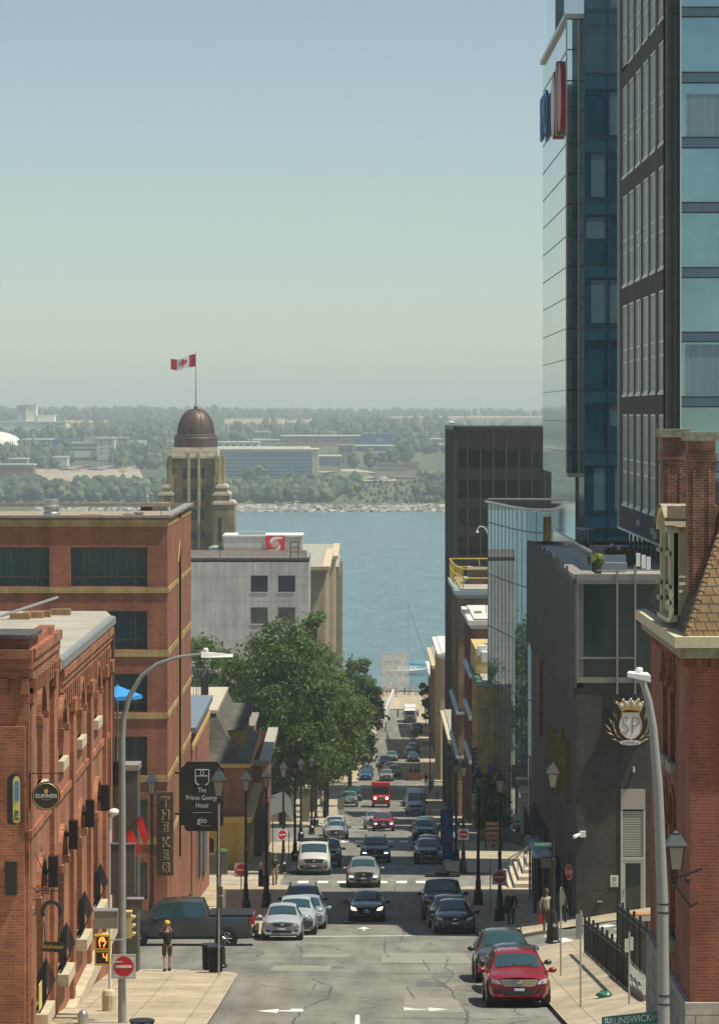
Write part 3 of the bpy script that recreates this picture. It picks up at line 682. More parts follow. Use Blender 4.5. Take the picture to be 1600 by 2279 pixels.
wl.box(XP-.42,XP-.002,90.0,95.0,CZ-7.3,CZ-6.0)
wl.box(XP-.4,XP+.004,95.0,96.6,CZ-7.3,CZ-6.35)
for c in(88.25,93.8,100.2,106.6,113.0,115.2):
 e_=.03 if c<89 else .13
 wl.fbox(fr,c-.32,c+.32,-17.5,-8.9 if c>95 else-7.6,0.0,e_)
 wl.fbox(fr,c-.45,c+.45,-8.9 if c>95 else-7.6,-8.5 if c>95 else-7.2,0,e_+.06)
for(u0,u1)in((.1,.75),(4.2,4.9)):
 wl.fbox(ff,u0,u1,-20.5,-8.2,0,.22)
for k in range(3):
 wl.fbox(fr,96.2,D1+.05,-8.05+k*.22,-7.83+k*.22,0,.06+.06*k)
n=0
c=96.7
while c<115.2:
 wl.fbox(fr,c,c+.22,-8.6,-8.05,0,.11); c+=.72
for k in range(3):
 wl.fbox(fr,D0,95.6,-6.95+k*.26,-6.7+k*.26,0.002,.05+.06*k)
 wl.fbox(ff,-.1,2.95,-6.95+k*.26,-6.7+k*.26,0.002,.10+.10*k)
c=D0+.1
while c<95:wl.fbox(fr,c,c+.2,-7.35,-6.95,0.002,.16); c+=.55
c=0.0
while c<2.8:wl.fbox(ff,c,c+.2,-7.35,-6.95,0.002,.16); c+=.55
wl.fbox(fr,D0,D1,-11.15,-10.95,0,.07); wl.fbox(ff,0,9,-11.15,-10.95,0,.07)
def hood(mb,fr,h,w=.2,p=.12):
 c=(h[0]+h[1])/2; r=(h[1]-h[0])/2; vt=h[3]-h[4]; n=10
 for k in range(n):
  a0,a1=math.pi*k/n,math.pi*(k+1)/n
  q=[(c-(r+s_)*math.cos(a),vt+(h[4]+s_)*math.sin(a))for a in(a0,a1)for s_ in(.03,w)]
  mb.hexa([fr.P(*q[0],0),fr.P(*q[2],0),fr.P(*q[3],0),fr.P(*q[1],0),fr.P(*q[0],p),fr.P(*q[2],p),fr.P(*q[3],p),fr.P(*q[1],p)])
 for s_ in(-1,1):mb.fbox(fr,c+s_*(r+.14)-.14,c+s_*(r+.14)+.14,vt-.22,vt,0,p+.05)
for h in ups+los:hood(wl,fr,h)
for h in fh:hood(wl,ff,h)
wl.build('wall',B_PUB,pub)
st=MB(off); st.fbox(fr,D0,D1+.05,-17.95,-17.5,0,.30); st.fbox(ff,-.3,9,-17.95,-17.5,0,.30); st.build('stone_base_course',mat('pale_stone_band',(.50,.43,.31),.85,var=.25,vs=1.5,bump=.3),pub)
rf=MB(off); rf.box(XP-22,XP+.12,95.2,D1+.9,CZ-7.35,CZ-7.15); rf.prism([(XP-22,D1+.9),(XP+.12,D1+.9),(XP-.5,D1+5.4),(XP-22,D1+5.4)],'z',CZ-7.35,CZ-7.15); rf.box(XP-22,XP-.43,90.1,95.2,CZ-7.35,CZ-7.15); rf.build('roof',M_ROOFM,pub)
cp=MB(off); cp.box(XP+.122,XP+.17,95.9,D1+.95,CZ-7.32,CZ-7.08); cp.box(XP-.06,XP+.122,95.9,D1+.9,CZ-7.148,CZ-7.05)
cp.build('roof_edge_flashing',M_ZINC,pub)
cp=MB(off); cp.box(XP-3.0,XP+.12,D0-.2,90.1,CZ-5.9,CZ-5.8); cp.build('tower_coping',mat('weathered_coping',(.07,.065,.06),.8,var=.8,vs=3),pub)
for h in ups:window(pub,off,fr,*h[:4],.30,M_FRAME,M_DKGL,(.5,),(.5,),rise=h[4])
for h in los:window(pub,off,fr,*h[:4],.30,M_FRAME,M_DKGL,(.5,),(.4,),rise=h[4])
for h in fh:window(pub,off,ff,*h[:4],.30,M_FRAME,M_DKGL,(.5,),(.4,),rise=h[4])
for h in ups:s_=MB(off); s_.fbox(fr,h[0]-.15,h[1]+.15,-10.3,-10.0,-.1,.16); s_.build('window_sill',M_SILL,pub)
for h in los:
 s_=MB(off); s_.fbox(fr,h[0]-.15,h[1]+.15,-16.45,-16.1,-.1,.32); s_.build('window_sill',M_SILL,pub)
 g=MB(off)
 for k in range(9):
  u=h[0]+.05+k*(h[1]-h[0]-.1)/8; g.tube([fr.P(u,-16.05,.08),fr.P(u,-15.5,.34),fr.P(u,-14.9,.08)],.014,4)
  g.tube([fr.P(u,-16.05,.08),fr.P(u,-14.9,.08)],.012,4)
 for v in(-16.0,-15.5,-14.92):g.tube([fr.P(h[0],v,.08 if v!=-15.5 else .34),fr.P(h[1],v,.08 if v!=-15.5 else .34)],.018,4)
 g.build('window_grille',M_BLK,pub)
g=MB(off); g.tube([fr.P(115.9,-7.6,.12),fr.P(115.9,-20.6,.12)],.05,6); g.build('downpipe',mat('rusty_pipe',(.12,.05,.035),.7),pub)
cl=thing('grey_block',(XP+.5,118,gz(117)),'dark grey clad block at the far corner of the brick pub','building'); o2=Vector(cl.location)
mb=MB(o2); mb.box(XP-6,PX(312,117.4),116.05,117.3,gz(117)-.2,CZ-12.4); mb.build('wall',M_DGREY,cl)
mb=MB(o2); mb.box(XP-6,PX(315,117.4),116.0,117.35,CZ-12.4,CZ-12.2); mb.build('coping',M_CAP,cl)
for k,(px,py,d)in enumerate(((137,1858,97.6),(177,1811,103.6),(212,1776,109.8),(246,1722,115.8),(84,1940,91.2))):
 t=thing('wall_light',(XP+.02,d,PZ(py,d)),'black box wall light, %s'%('second in line from the iron sign bracket','third in line from the iron sign','next before the far corner','at the far corner of the pub above the grey block','nearest one beside the iron sign bracket')[k],'wall light','black box lights on the pub wall')
 mb=MB(); mb.box(.16,.42,-.14,.14,-.42,.42); mb.build('housing',M_BLK,t)
 mb=MB(); mb.box(0,.16,-.04,.04,-.06,.06); mb.build('bracket',M_BLK,t)
t=thing('wall_light',(PX(38,D0),D0-.02,PZ(1953,D0)),'black box wall light on the camera-facing pier of the pub','wall light','black box lights on the pub wall')
mb=MB(); mb.box(-.28,.02,-.3,-.08,-.43,.43); mb.build('housing',M_BLK,t); mb=MB(); mb.box(-.16,-.1,-.08,0,-.05,.05); mb.build('bracket',M_BLK,t)
t=thing('roof_pipe',(PX(85,117),117,CZ-7.15),'pale pipe propped on wooden blocks on the pub roof','pipe')
mb=MB(); mb.tube([(-1.3,-1.5,.1),(.4,3,.55)],.05,6); mb.build('pipe',M_ZINC,t)
for a,b in((-.9,-1),(-.3,.2),(.3,1.4),(-.5,-.3)):mb=MB(); mb.box(a,a+.7,b,b+.35,0,.22); mb.build('timber_block',mat('timber',(.30,.19,.09),.8,var=.3,vs=4),t)
# round stout sign, yellow oval sign, iron alehouse sign
M_GOLD=mat('gold_leaf',(.55,.38,.12),.4,.5); M_CREAM=mat('cream_lettering',(.75,.70,.58),.5)
d=87.45; sg=thing('round_pub_sign',(PX(103,d),d,PZ(1772,d)),'round black sign reading GUINNESS hung from an iron bracket on the pub','sign')
mb=MB(); mb.lathe((0,0,0),[(.34,-.06),(.37,-.05),(.37,.05),(.34,.06)],28,ax='y'); mb.build('disc',mat('sign_black',(.014,.013,.012),.2,spec=.6),sg)
mb=MB(); mb.tube([(.335*math.cos(a/20*math.pi),-.066,.335*math.sin(a/20*math.pi))for a in range(41)],.010,5); mb.build('gold_ring',M_GOLD,sg)
text_mesh('lettering','GUINNESS',.095,M_CREAM,sg,(0,-.066,0),(1,0,0),(0,-1,0),sx=.92,bold=.001)
text_mesh('lettering','DRAUGHT',.035,M_GOLD,sg,(0,-.066,-.09),(1,0,0),(0,-1,0))
mb=MB(); mb.add([(-.05,-.07,.16),(.02,-.07,.2),(.06,-.07,.15),(.03,-.07,.06),(-.03,-.07,.06)],[(0,1,2,3,4)]); mb.tube([(-.03,-.07,.06),(-.05,-.07,.17)],.008,4); mb.build('harp_emblem',M_GOLD,sg)
mb=MB(); z=PZ(1722,d)-PZ(1772,d); x0=PX(66,d)-PX(103,d)
mb.tube([(x0,0,z),(.43,0,z)],.014,5); mb.tube([(x0,0,z),(x0,0,z-.95)],.014,5); mb.tube([(x0,0,z),(x0,.5,z)],.014,5); mb.tube([(-.15,0,z),(-.15,0,.34)],.008,4); mb.tube([(.15,0,z),(.15,0,.34)],.008,4); mb.build('bracket',M_BLK,sg)
d=87.2; sg=thing('oval_pub_sign',(PX(33,d),d,PZ(1781,d)),'tall yellow and black oval box sign at the corner of the pub','sign')
def stadium(w_,h_,n=8):
 return[(w_*math.cos(math.pi*k/n),h_-w_+w_*math.sin(math.pi*k/n))for k in range(n+1)]+[(-w_*math.cos(math.pi*k/n),-h_+w_-w_*math.sin(math.pi*k/n)*.5)for k in range(n+1)]
mb=MB(); mb.prism(stadium(.17,.70),'y',-.30,.10); mb.build('case',M_BLK,sg)
M_SY=mat('sign_yellow',(.66,.58,.16),.5)
mb=MB(); mb.prism([(x*.55+.075,y*.93)for x,y in stadium(.17,.70)],'y',-.33,-.301); mb.build('face_panel',M_SY,sg)
mb=MB(); mb.prism([(x*.35+.085,y*.4+.25)for x,y in stadium(.17,.70)],'y',-.345,-.331); mb.build('picture',mat('sign_blue',(.10,.22,.34),.5,var=.5,vs=14),sg)
text_mesh('lettering','ALE',.12,M_BLK,sg,(.075,-.336,-.36),(0,0,-1),(0,-1,0),up=Vector((1,0,0)))
d=88.3; sg=thing('iron_alehouse_sign',(XP+.02,d,PZ(2040,d)),'ornate black iron horseshoe sign reading Alehouse on the pub','sign')
def q(px,py):return(PX(px,d)-XP-.02,0,PZ(py,d)-PZ(2040,d))
mb=MB(); mb.tube([q(64,1960),q(64,2060)],.03,6); mb.tube([q(64,1965),q(80,1985),q(100,1982),q(130,1984)],.018,5); mb.tube([q(66,2015),q(78,2000),q(74,1990),q(86,1986)],.012,5)
mb.tube([q(70+8*math.cos(a*.6),2030+10*math.sin(a*.6))for a in range(11)],.010,4)
mb.tube([q(40,2050),q(64,2050)],.016,5); mb.ball(q(24,2050),.07); mb.tube([q(24,2050),q(40,2050)],.012,4)
mb.tube([(0.5,-.02,q(0,1978)[2]),(.1,-.5,q(0,1890)[2])],.010,4); mb.tube([(.55,.02,q(0,1978)[2]),(.15,.5,q(0,1890)[2])],.010,4)
mb.build('bracket',M_BLK,sg)
mb=MB()
hs=[(115+20*math.cos(a),2030-22*math.sin(a))for a in[math.radians(-28+236*k/14)for k in range(15)]]
mb.tube([q(*p)for p in hs],.055,6); mb.tube([q(115,1986),q(115,2008)],.012,4); mb.build('horseshoe',M_BLK,sg)
mb=MB(); mb.tube([q(98,2052),q(101,2098)],.012,4); mb.tube([q(132,2052),q(129,2098)],.012,4); mb.prism([(q(94,0)[0],q(0,2118)[2]),(q(142,0)[0],q(0,2122)[2]),(q(146,0)[0],q(0,2108)[2]),(q(138,0)[0],q(0,2098)[2]),(q(98,0)[0],q(0,2096)[2])],'y',-.02,.02); mb.build('name_plate',M_BLK,sg)
text_mesh('lettering','Alehouse',.10,M_GOLD,sg,(q(118,0)[0],-.03,q(0,2108)[2]),(1,0,0),(0,-1,0))
mb=MB((PX(69,88),88,PZ(2210,88))); mb.box(XP+.225,XP+.25,87.9,88.6,PZ(2250,88),PZ(2192,88)); tag(mb.build('yellow_notice',M_SY,None,loc=(PX(69,88),88,PZ(2210,88))),'narrow yellow notice on the lower pub wall','notice')
# the brick hotel
XH=-8.6; HD0,HD1=150.0,170.8
hot=thing('brick_hotel',(XH,HD0,gz(HD0)),'five-storey red brick hotel with yellow brick bands and wide dark windows','building'); off=Vector(hot.location)
ff=Fr((XH,HD0,CZ),(-1,0,0),(0,-1,0)); fr=Fr((XH,HD0,CZ),(0,1,0),(1,0,0))
def hv(py):return-(py-920)*HD0/F
def hu(px):return XH-PX(px,HD0)
rows_=[(1218,1306),(1360,1446),(1500,1586),(1640,1726),(1780,1864),(1920,2002)]
holes=[]
for(a,b)in rows_:
 for(l,r_)in((157,328),(-62,110),(-280,-108),(-500,-328)):holes.append((hu(r_),hu(l),hv(b),hv(a)))
wl=MB(off)
facade(wl,ff,0,30,gz(150)-CZ-1,hv(1168),holes,.45)
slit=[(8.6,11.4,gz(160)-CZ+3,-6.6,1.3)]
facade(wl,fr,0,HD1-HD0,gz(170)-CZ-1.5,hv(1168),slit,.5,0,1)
wl.quad((XH,HD1,gz(170)-2),(XH-30,HD1,gz(170)-2),(XH-30,HD1,CZ+hv(1168)),(XH,HD1,CZ+hv(1168)))
wl.build('wall',[B_HOT,mat('slit_shade',(.03,.022,.018),.8)],hot)  # slit reveals are brick; their shade is put into this dark colour
bf=MB(off)
for(yt,yb)in((1156,1172),(1308,1320),(1448,1462),(1587,1601),(1727,1741),(1866,1880)):
 bf.fbox(ff,-.05,30,hv(yb),hv(yt),0.0,.05); bf.fbox(fr,0.0,8.6,hv(yb),hv(yt),0.0,.03); bf.fbox(fr,11.4,HD1-HD0,hv(yb),hv(yt),0.0,.03)
bf.build('buff_band',B_BUFF,hot)
cp=MB(off); cp.fbox(ff,-.15,30,hv(1153),hv(1147),-.3,.14); cp.fbox(fr,0,HD1-HD0+.1,hv(1153),hv(1147),-.3,.14); cp.box(XH-30,XH,HD1-.3,HD1,CZ+hv(1156),CZ+hv(1147)); cp.build('parapet_coping',M_CAP,hot)
pw=MB(off); pw.fbox(ff,0,30,hv(1168),hv(1152),-.25,-.002); pw.fbox(fr,.3,HD1-HD0-.3,hv(1168),hv(1152),-.25,-.002); pw.build('parapet',B_HOT,hot)
rf=MB(off); rf.box(XH-30,XH-.25,HD0+.25,HD1,CZ+hv(1168)-.3,CZ+hv(1168)+.02); rf.build('roof',M_ROOFG,hot)
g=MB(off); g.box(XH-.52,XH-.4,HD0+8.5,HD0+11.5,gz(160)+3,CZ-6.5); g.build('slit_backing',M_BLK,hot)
g=MB(off); sl=slit[0]; c=(sl[0]+sl[1])/2
pts=[fr.P(sl[0]-.1,sl[2],.03),fr.P(sl[0]-.1,sl[3]-.4,.03),fr.P(c,sl[3]+.5,.03),fr.P(sl[1]+.1,sl[3]-.4,.03),fr.P(sl[1]+.1,sl[2],.03)]; g.tube(pts,.02,4); g.build('slit_surround',mat('buff_stone',(.52,.38,.16),.8),hot)
for h in holes:
 window(hot,off,ff,*h,.40,M_FRAME,M_CURT,(.16,.84),(.24,),fw=.07)
lw=thing('brick_annex',(XH,HD1+.1,gz(171)),'low brick annex with a slate-blue roof edge behind the hotel','building'); off=Vector(lw.location)
zt=CZ-16.3; ye=190.5
wl=MB(off); fr2=Fr((XH+.05,HD1+.02,CZ),(0,1,0),(1,0,0))
facade(wl,fr2,0,ye-HD1,gz(190)-CZ-1,-16.3,[(4.2,5.0,-24.5,-17.4)],.35)
wl.quad((XH+.05,ye,gz(190)-1),(XH-20,ye,gz(190)-1),(XH-20,ye,zt),(XH+.05,ye,zt)); wl.build('wall',B_HOT,lw)
bf=MB(off); bf.fbox(fr2,0,ye-HD1,-17.25,-16.95,0,.05); bf.fbox(fr2,0,ye-HD1,-21.5,-21.2,0,.05); bf.build('buff_band',mat('buff_stone',(.52,.38,.16),.8),lw)
cp=MB(off); cp.box(XH-1.5,XH+.25,HD1,ye+.1,zt-.05,zt+.25); cp.build('roof_edge',mat('slate_blue_metal',(.17,.22,.27),.5,var=.15,vs=2),lw)
rf=MB(off); rf.box(XH-20,XH-1.5,HD1,ye,zt-.2,zt+.05); rf.build('roof',mat('tan_gravel',(.42,.33,.22),.95,var=.3,vs=4),lw)
for k,(a,b)in enumerate(((6.5,9.6),(11.0,14.2))):
 g=MB(off); g.fbox(fr2,a,b,-24.6-k*.6,-20.6-k*.8,.02,.12); g.build('wall_screen',mat('grey_mesh_screen',(.10,.105,.10),.6,var=.3,vs=5),lw)
g=MB(off); g.fbox(fr2,4.2,5.0,-24.5,-17.4,-.34,-.3); g.build('recess_panel',B_RED,lw)
def roofpt(px,py,z):d_=-z*F/(py-920); return(PX(px,d_),d_,CZ+z)
zr=hv(1168)+.02
x_,y_,z_=roofpt(115,1142,zr)
t=thing('roof_ventilator',(PX(115,160),160,CZ+zr),'mushroom-shaped galvanised ventilator on the hotel roof','ventilator')
mb=MB(); mb.lathe((0,0,0),[(.40,0),(.40,.22),(.36,.26),(.36,.40),(.42,.46),(.42,.56),(.33,.60),(.33,.85),(.30,.87)],20); mb.build('cowl',M_ZINC,t,True)
mb=MB(); mb.box(-.42,.42,-.42,.42,-.02,.1); mb.build('curb',M_CAP,t)
t=thing('roof_box',(PX(203,159),159,CZ+zr),'low dark red box on the gravel roof of the hotel','roof box'); mb=MB(); mb.box(-.48,.48,-.5,.5,0,.16); mb.build('lid',mat('dark_red_metal',(.22,.03,.03),.5),t); mb=MB(); mb.box(-.44,.44,-.45,.45,-.05,.0); mb.build('base',M_CAP,t)
for px,lab in((285,'left one of two small square vents on the hotel roof'),(309,'right one of two small square vents on the hotel roof')):
 t=thing('roof_vent',(PX(px,159 if px<300 else 161.5),159 if px<300 else 161.5,CZ+zr),lab,'vent'); mb=MB(); mb.box(-.2,.2,-.2,.2,0,.16); mb.build('body',M_CAP,t); mb=MB(); mb.box(-.25,.25,-.25,.25,.16,.22); mb.tube([(0,0,.22),(0,0,.34)],.02,5); mb.build('lid',M_ZINC,t)
for px,lab in((360,'short white pipe nearest the hotel roof corner'),(376,'short white pipe a step behind the corner of the hotel roof')):
 dd_=156 if px<370 else 163; mb=MB(); mb.lathe((0,0,0),[(.06,0),(.06,.35),(.07,.35),(.07,.42)],10); tag(mb.build('vent_pipe',M_WHITE,None,True,loc=(PX(px,dd_),dd_,CZ+zr)),lab,'pipe')
t=thing('brick_chimney',(PX(327,172.5),172.5,CZ+zr-1),'small red brick chimney with a metal pot behind the hotel roof','chimney')
mb=MB(); mb.box(-.32,.32,-.3,.3,-3,1.32); mb.build('stack',B_RED,t); mb=MB(); mb.box(-.36,.36,-.34,.34,1.32,1.39); mb.build('cap',M_CAP,t); mb=MB(); mb.lathe((0,0,1.39),[(.13,0),(.1,.25),(.12,.25),(.05,.42)],10); mb.build('pot',M_ZINC,t,True)
# blue patio umbrella and patio fence on the raised terrace
t=thing('patio_umbrella',(PX(262,119.5),119.5,PZ(1600,119.5)),'bright blue patio umbrella beside the brick pub wall','umbrella')
zu=PZ(1548,119.5)-PZ(1600,119.5); mb=MB(); n=8; rr=.88
for k in range(n):
 a0,a1=2*math.pi*k/n,2*math.pi*(k+1)/n; am=(a0+a1)/2
 A=(0,0,zu+.35); B=(rr*math.cos(a0),rr*math.sin(a0),zu); C_=(rr*math.cos(a1),rr*math.sin(a1),zu)
 mb.add([A,B,(rr*.93*math.cos(am),rr*.93*math.sin(am),zu+.02),C_],[(0,1,2),(0,2,3)]); mb.quad(B,C_,(C_[0],C_[1],zu-.12),(B[0],B[1],zu-.12))
mb.build('canopy',mat('umbrella_blue',(.03,.26,.62),.6),t)
mb=MB(); mb.tube([(0,0,-4),(0,0,zu+.42)],.022,6); mb.build('pole',M_ZINC,t)
t=thing('patio_fence',(PX(255,121),121,PZ(1640,121)),'black metal fence of the raised patio behind the pub','fence')
zt_=PZ(1518,121)-PZ(1640,121); mb=MB()
for v in(zt_,zt_-.25,zt_-.5,zt_-1.2):mb.tube([(-1.6,0,v),(.35,0,v)],.02,4)
for k in range(9):mb.tube([(-1.6+k*.24,0,zt_-2.6),(-1.6+k*.24,0,zt_)],.014,4)
mb.build('railing',M_BLK,t)
# yellow mansard house
XM=-7.25; MD=210.5
man=thing('mansard_house',(XM,MD,gz(MD)),'yellow and red brick house with a steep grey shingled mansard roof','building'); off=Vector(man.location)
def mv(py,d=MD):return-(py-920)*d/F
B_Y=mat('yellow_paint',(.50,.33,.075),.6,var=.12,vs=2)
ff=Fr((XM,MD,CZ),(-1,0,0),(0,-1,0)); fr=Fr((XM,MD,CZ),(0,1,0),(1,0,0)); L_=19.0
wl=MB(off); facade(wl,ff,0,14,mv(1822),mv(1708),[],.3); facade(wl,fr,0,L_,mv(1822),mv(1708),[(1.2+k*2.7,2.2+k*2.7,mv(1806),mv(1730))for k in range(7)],.25); wl.build('brick_wall',B_RED,man)
for k in range(7):window(man,off,fr,1.2+k*2.7,2.2+k*2.7,mv(1806),mv(1730),.22,B_Y,M_DKGL,(),(.5,))
lo=MB(off); gh=[(1.9,3.9,mv(1915),mv(1860),.35),(5.5,7.5,mv(1915),mv(1860),.35)]
facade(lo,ff,0,14,gz(210)-CZ-1,mv(1828),gh,.3); facade(lo,fr,0,L_,gz(225)-CZ-1.5,mv(1828),[(1.0+k*3.0,3.2+k*3.0,mv(1925),mv(1850))for k in range(6)],.3); lo.build('shopfront',B_Y,man)
for h in gh:window(man,off,ff,*h[:4],.28,mat('dark_green_frame',(.03,.05,.035),.5),M_DKGL,(.33,.66),(.33,.66),rise=h[4])
for k in range(6):window(man,off,fr,1.0+k*3.0,3.2+k*3.0,mv(1925),mv(1850),.28,mat('dark_green_frame',(.03,.05,.035),.5),M_DKGL,(.5,),(.7,))
for(u0,u1)in((-.12,.35),(4.4,4.8),(8.8,9.2)):
 g=MB(off); g.fbox(ff,u0,u1,gz(210)-CZ,mv(1828),0,.18); g.build('pilaster',mat('yellow_trim',(.56,.40,.13),.6),man)
g=MB(off); g.fbox(ff,-.45,14,mv(1830),mv(1820),0,.5); g.fbox(fr,0,L_,mv(1830),mv(1820),0,.5); g.fbox(ff,-.6,14,mv(1820),mv(1817),0,.62); g.fbox(fr,0,L_,mv(1820),mv(1817),0,.62)
g.fbox(ff,-.35,14,mv(1708),mv(1700),-.2,.4); g.fbox(fr,0,L_,mv(1708),mv(1700),-.2,.4); g.build('cornice',mat('yellow_trim',(.56,.40,.13),.6),man)
M_SHG=brick('shingles',(.125,.115,.095),(.095,.088,.075),(.05,.045,.04),bw=.30,bh=.16,ms=.012,var=.15)
ro=MB(off); prof=[(.45,mv(1700)),(-.35,mv(1680)),(-1.0,mv(1650)),(-1.55,mv(1610)),(-1.9,mv(1590))]
def mans(mb,prof,x1,y0,y1,xw):
 for(o0,v0),(o1,v1)in zip(prof,prof[1:]):
  mb.quad((x1+o0,y0-o0*0.6,CZ+v0),(xw,y0-o0*.6,CZ+v0),(xw,y0-o1*.6,CZ+v1),(x1+o1,y0-o1*.6,CZ+v1))
  mb.quad((x1+o0,y0-o0*.6,CZ+v0),(x1+o0,y1,CZ+v0),(x1+o1,y1,CZ+v1),(x1+o1,y0-o1*.6,CZ+v1))
mans(ro,prof,XM,MD,MD+L_,XM-14); ro.build('mansard_roof',M_SHG,man)
g=MB(off); o_,v_=prof[-1]; g.box(XM-14,XM+o_+.15,MD-o_*.6-.15,MD+L_,CZ+v_-.05,CZ+v_+.16); g.build('roof_deck',mat('terrace_deck',(.50,.44,.34),.85,var=.15,vs=1),man)
g=MB(off); g.fbox(ff,-.62,14,mv(1702),mv(1699),.4,.48); g.fbox(fr,0,L_,mv(1702),mv(1699),.4,.48); g.build('gutter',B_Y,man)
for k,yd in enumerate((MD+3.2,MD+9,MD+14.5)):
 dm_=MB(off); x0=XM-.35; dm_.box(XM-2.2,x0,yd,yd+1.9,CZ+mv(1690),CZ+mv(1640)); f3=Fr((x0,yd,CZ),(0,1,0),(1,0,0)); f4=Fr((x0,yd,CZ),(-1,0,0),(0,-1,0))
 dm_.fbox(f3,-.12,.08,mv(1690),mv(1640),0,.12); dm_.fbox(f3,1.8,2.0,mv(1690),mv(1640),0,.12); dm_.fbox(f3,-.2,2.1,mv(1642),mv(1636),-.3,.3)
 dr=dm_.build('dormer',B_Y,man)
 g=MB(off); g.prism([(yd-.3,CZ+mv(1636)),(yd+.95,CZ+mv(1612)),(yd+2.2,CZ+mv(1636))],'x',XM-2.4,XM-.02); g.build('dormer_roof',M_SHG,dr)
 g=MB(off); g.fbox(f3,.2,1.7,mv(1685),mv(1646),.01,.04); g.build('dormer_window',M_DKGL,dr)
t=thing('terrace_railing',(XM-2.0,MD+1.5,CZ+prof[-1][1]+.16),'black railing round the roof terrace of the mansard house','railing'); mb=MB(); H=2.0
def rail(a,b,n):
 mb.tube([(a[0],a[1],H),(b[0],b[1],H)],.035,4); mb.tube([(a[0],a[1],H-.25),(b[0],b[1],H-.25)],.02,4); mb.tube([(a[0],a[1],.12),(b[0],b[1],.12)],.02,4)
 for k in range(n+1):
  x=a[0]+(b[0]-a[0])*k/n; y=a[1]+(b[1]-a[1])*k/n; mb.tube([(x,y,0),(x,y,H)],.035 if k%8==0 else .017,4)
rail((-6.5,.3),(-.75,.3),32); rail((-.75,.3),(-.75,9),34); rail((-6.5,9),(-.75,9),24); mb.build('railing',M_BLK,t)
# narrow brick house with flat roof
XN=-6.75; ND=231.0; t=thing('brick_rowhouse',(XN,ND,gz(ND)),'narrow red brick house with a pale cornice next to the mansard house','building'); off=Vector(t.location)
def nv(py):return-(py-920)*ND/F
ff=Fr((XN,ND,CZ),(-1,0,0),(0,-1,0)); fr=Fr((XN,ND,CZ),(0,1,0),(1,0,0)); L_=24
wl=MB(off); hs_=[(1.4+k*2.6,2.4+k*2.6,a,b)for k in range(8)for(a,b)in((nv(1790),nv(1728)),(nv(1880),nv(1815)))]
facade(wl,ff,0,12,gz(ND)-CZ-1,nv(1700),[],.3); facade(wl,fr,0,L_,gz(255)-CZ-1,nv(1700),hs_,.25); wl.quad((XN,ND+L_,gz(255)-1),(XN-12,ND+L_,gz(255)-1),(XN-12,ND+L_,CZ+nv(1700)),(XN,ND+L_,CZ+nv(1700)))
wl.box(XN-12,XN-1.1,ND+.5,ND+L_,CZ+nv(1700),CZ+nv(1662)); wl.build('wall',B_RED,t)
for h in hs_:window(t,off,fr,*h,.2,mat('blue_grey_frame',(.10,.17,.20),.6),M_DKGL,(),(.5,))
g=MB(off); g.fbox(ff,-.5,12,nv(1704),nv(1692),0,.35); g.fbox(fr,0,L_,nv(1704),nv(1692),-.2,.55); g.build('cornice',mat('grey_trim',(.40,.37,.33),.7),t)
g=MB(off); g.box(XN-12,XN-.9,ND+.35,ND+L_,CZ+nv(1662),CZ+nv(1655)); g.build('roof',mat('brown_roofing',(.25,.21,.18),.9,var=.2,vs=1),t)
g=MB(off); g.box(XN+.02,XN+.35,ND+1.5,ND+6,gz(235),gz(235)+3.6); g.build('blue_shopfront',mat('blue_shop_paint',(.10,.20,.26),.6),t)
# grey bank block, cream blocks, domed tower
M_CONC=brick('painted_concrete',(.56,.56,.54),(.52,.52,.505),(.40,.40,.39),bw=2.4,bh=3.1,ms=.05,var=.16,off=0,bump=.05,vs=.35)
GD=430.0
def gv(py,d=GD):return-(py-920)*d/F
bank=thing('bank_block',(PX(687,GD),GD,gz(GD)),'plain grey concrete block with four square openings and a white rooftop penthouse','building'); off=Vector(bank.location); XB=off.x
ff=Fr((XB,GD,CZ),(-1,0,0),(0,-1,0)); fr=Fr((XB,GD,CZ),(0,1,0),(1,0,0))
def bu(px):return XB-PX(px,GD)
hs_=[(bu(r),bu(l),gv(b),gv(t))for(t,b)in((1281,1318),(1352,1389),(1424,1460))for(l,r)in((558,596),(619,657))]
wl=MB(off); facade(wl,ff,0,24,gz(GD)-CZ-2,gv(1246),hs_,.4)
sh=[(2+k*3.4,3.2+k*3.4,gv(b),gv(t))for k in range(4)for(t,b)in((1281,1318),(1352,1389),(1424,1460))]
facade(wl,fr,0,16,gz(450)-CZ-2,gv(1246),sh,.4); wl.build('wall',M_CONC,bank)
for i,h in enumerate(hs_):
 s_=MB(off)
 if i<2:
  for k in range(12):v=h[2]+(h[3]-h[2])*(k+.5)/12; s_.fbox(ff,h[0],h[1],v-.05,v+.05,-.35,-.12)
  s_.fbox(ff,h[0],h[1],h[2],h[3],-.4,-.36); s_.build('louvre',mat('louvre_navy',(.03,.05,.065),.5),bank)
 else:s_.fbox(ff,h[0],h[1],h[2],h[3],-.34,-.3); s_.build('blank_panel',mat('dull_panel',(.10,.10,.085),.6,var=.1),bank)
 q_=MB(off); q_.fbox(ff,h[0]-.05,h[1]+.05,h[2]-.08,h[2],-.1,.06); q_.build('window_sill',M_WHITE,bank)
for h in sh:g=MB(off); g.fbox(fr,h[0],h[1],h[2],h[3],-.36,-.3); g.build('window',M_DKGL,bank)
g=MB(off); g.box(XB-24,XB,GD,GD+16,CZ+gv(1246)-.3,CZ+gv(1246)-.05); g.build('roof',mat('white_roofing',(.62,.60,.55),.8,var=.15,vs=.6),bank)
g=MB(off); g.box(XB-24.02,XB+.03,GD-.03,GD+.3,CZ+gv(1246)-.02,CZ+gv(1246)+.22); g.build('roof_edge',mat('dark_flashing',(.05,.05,.05),.6),bank)
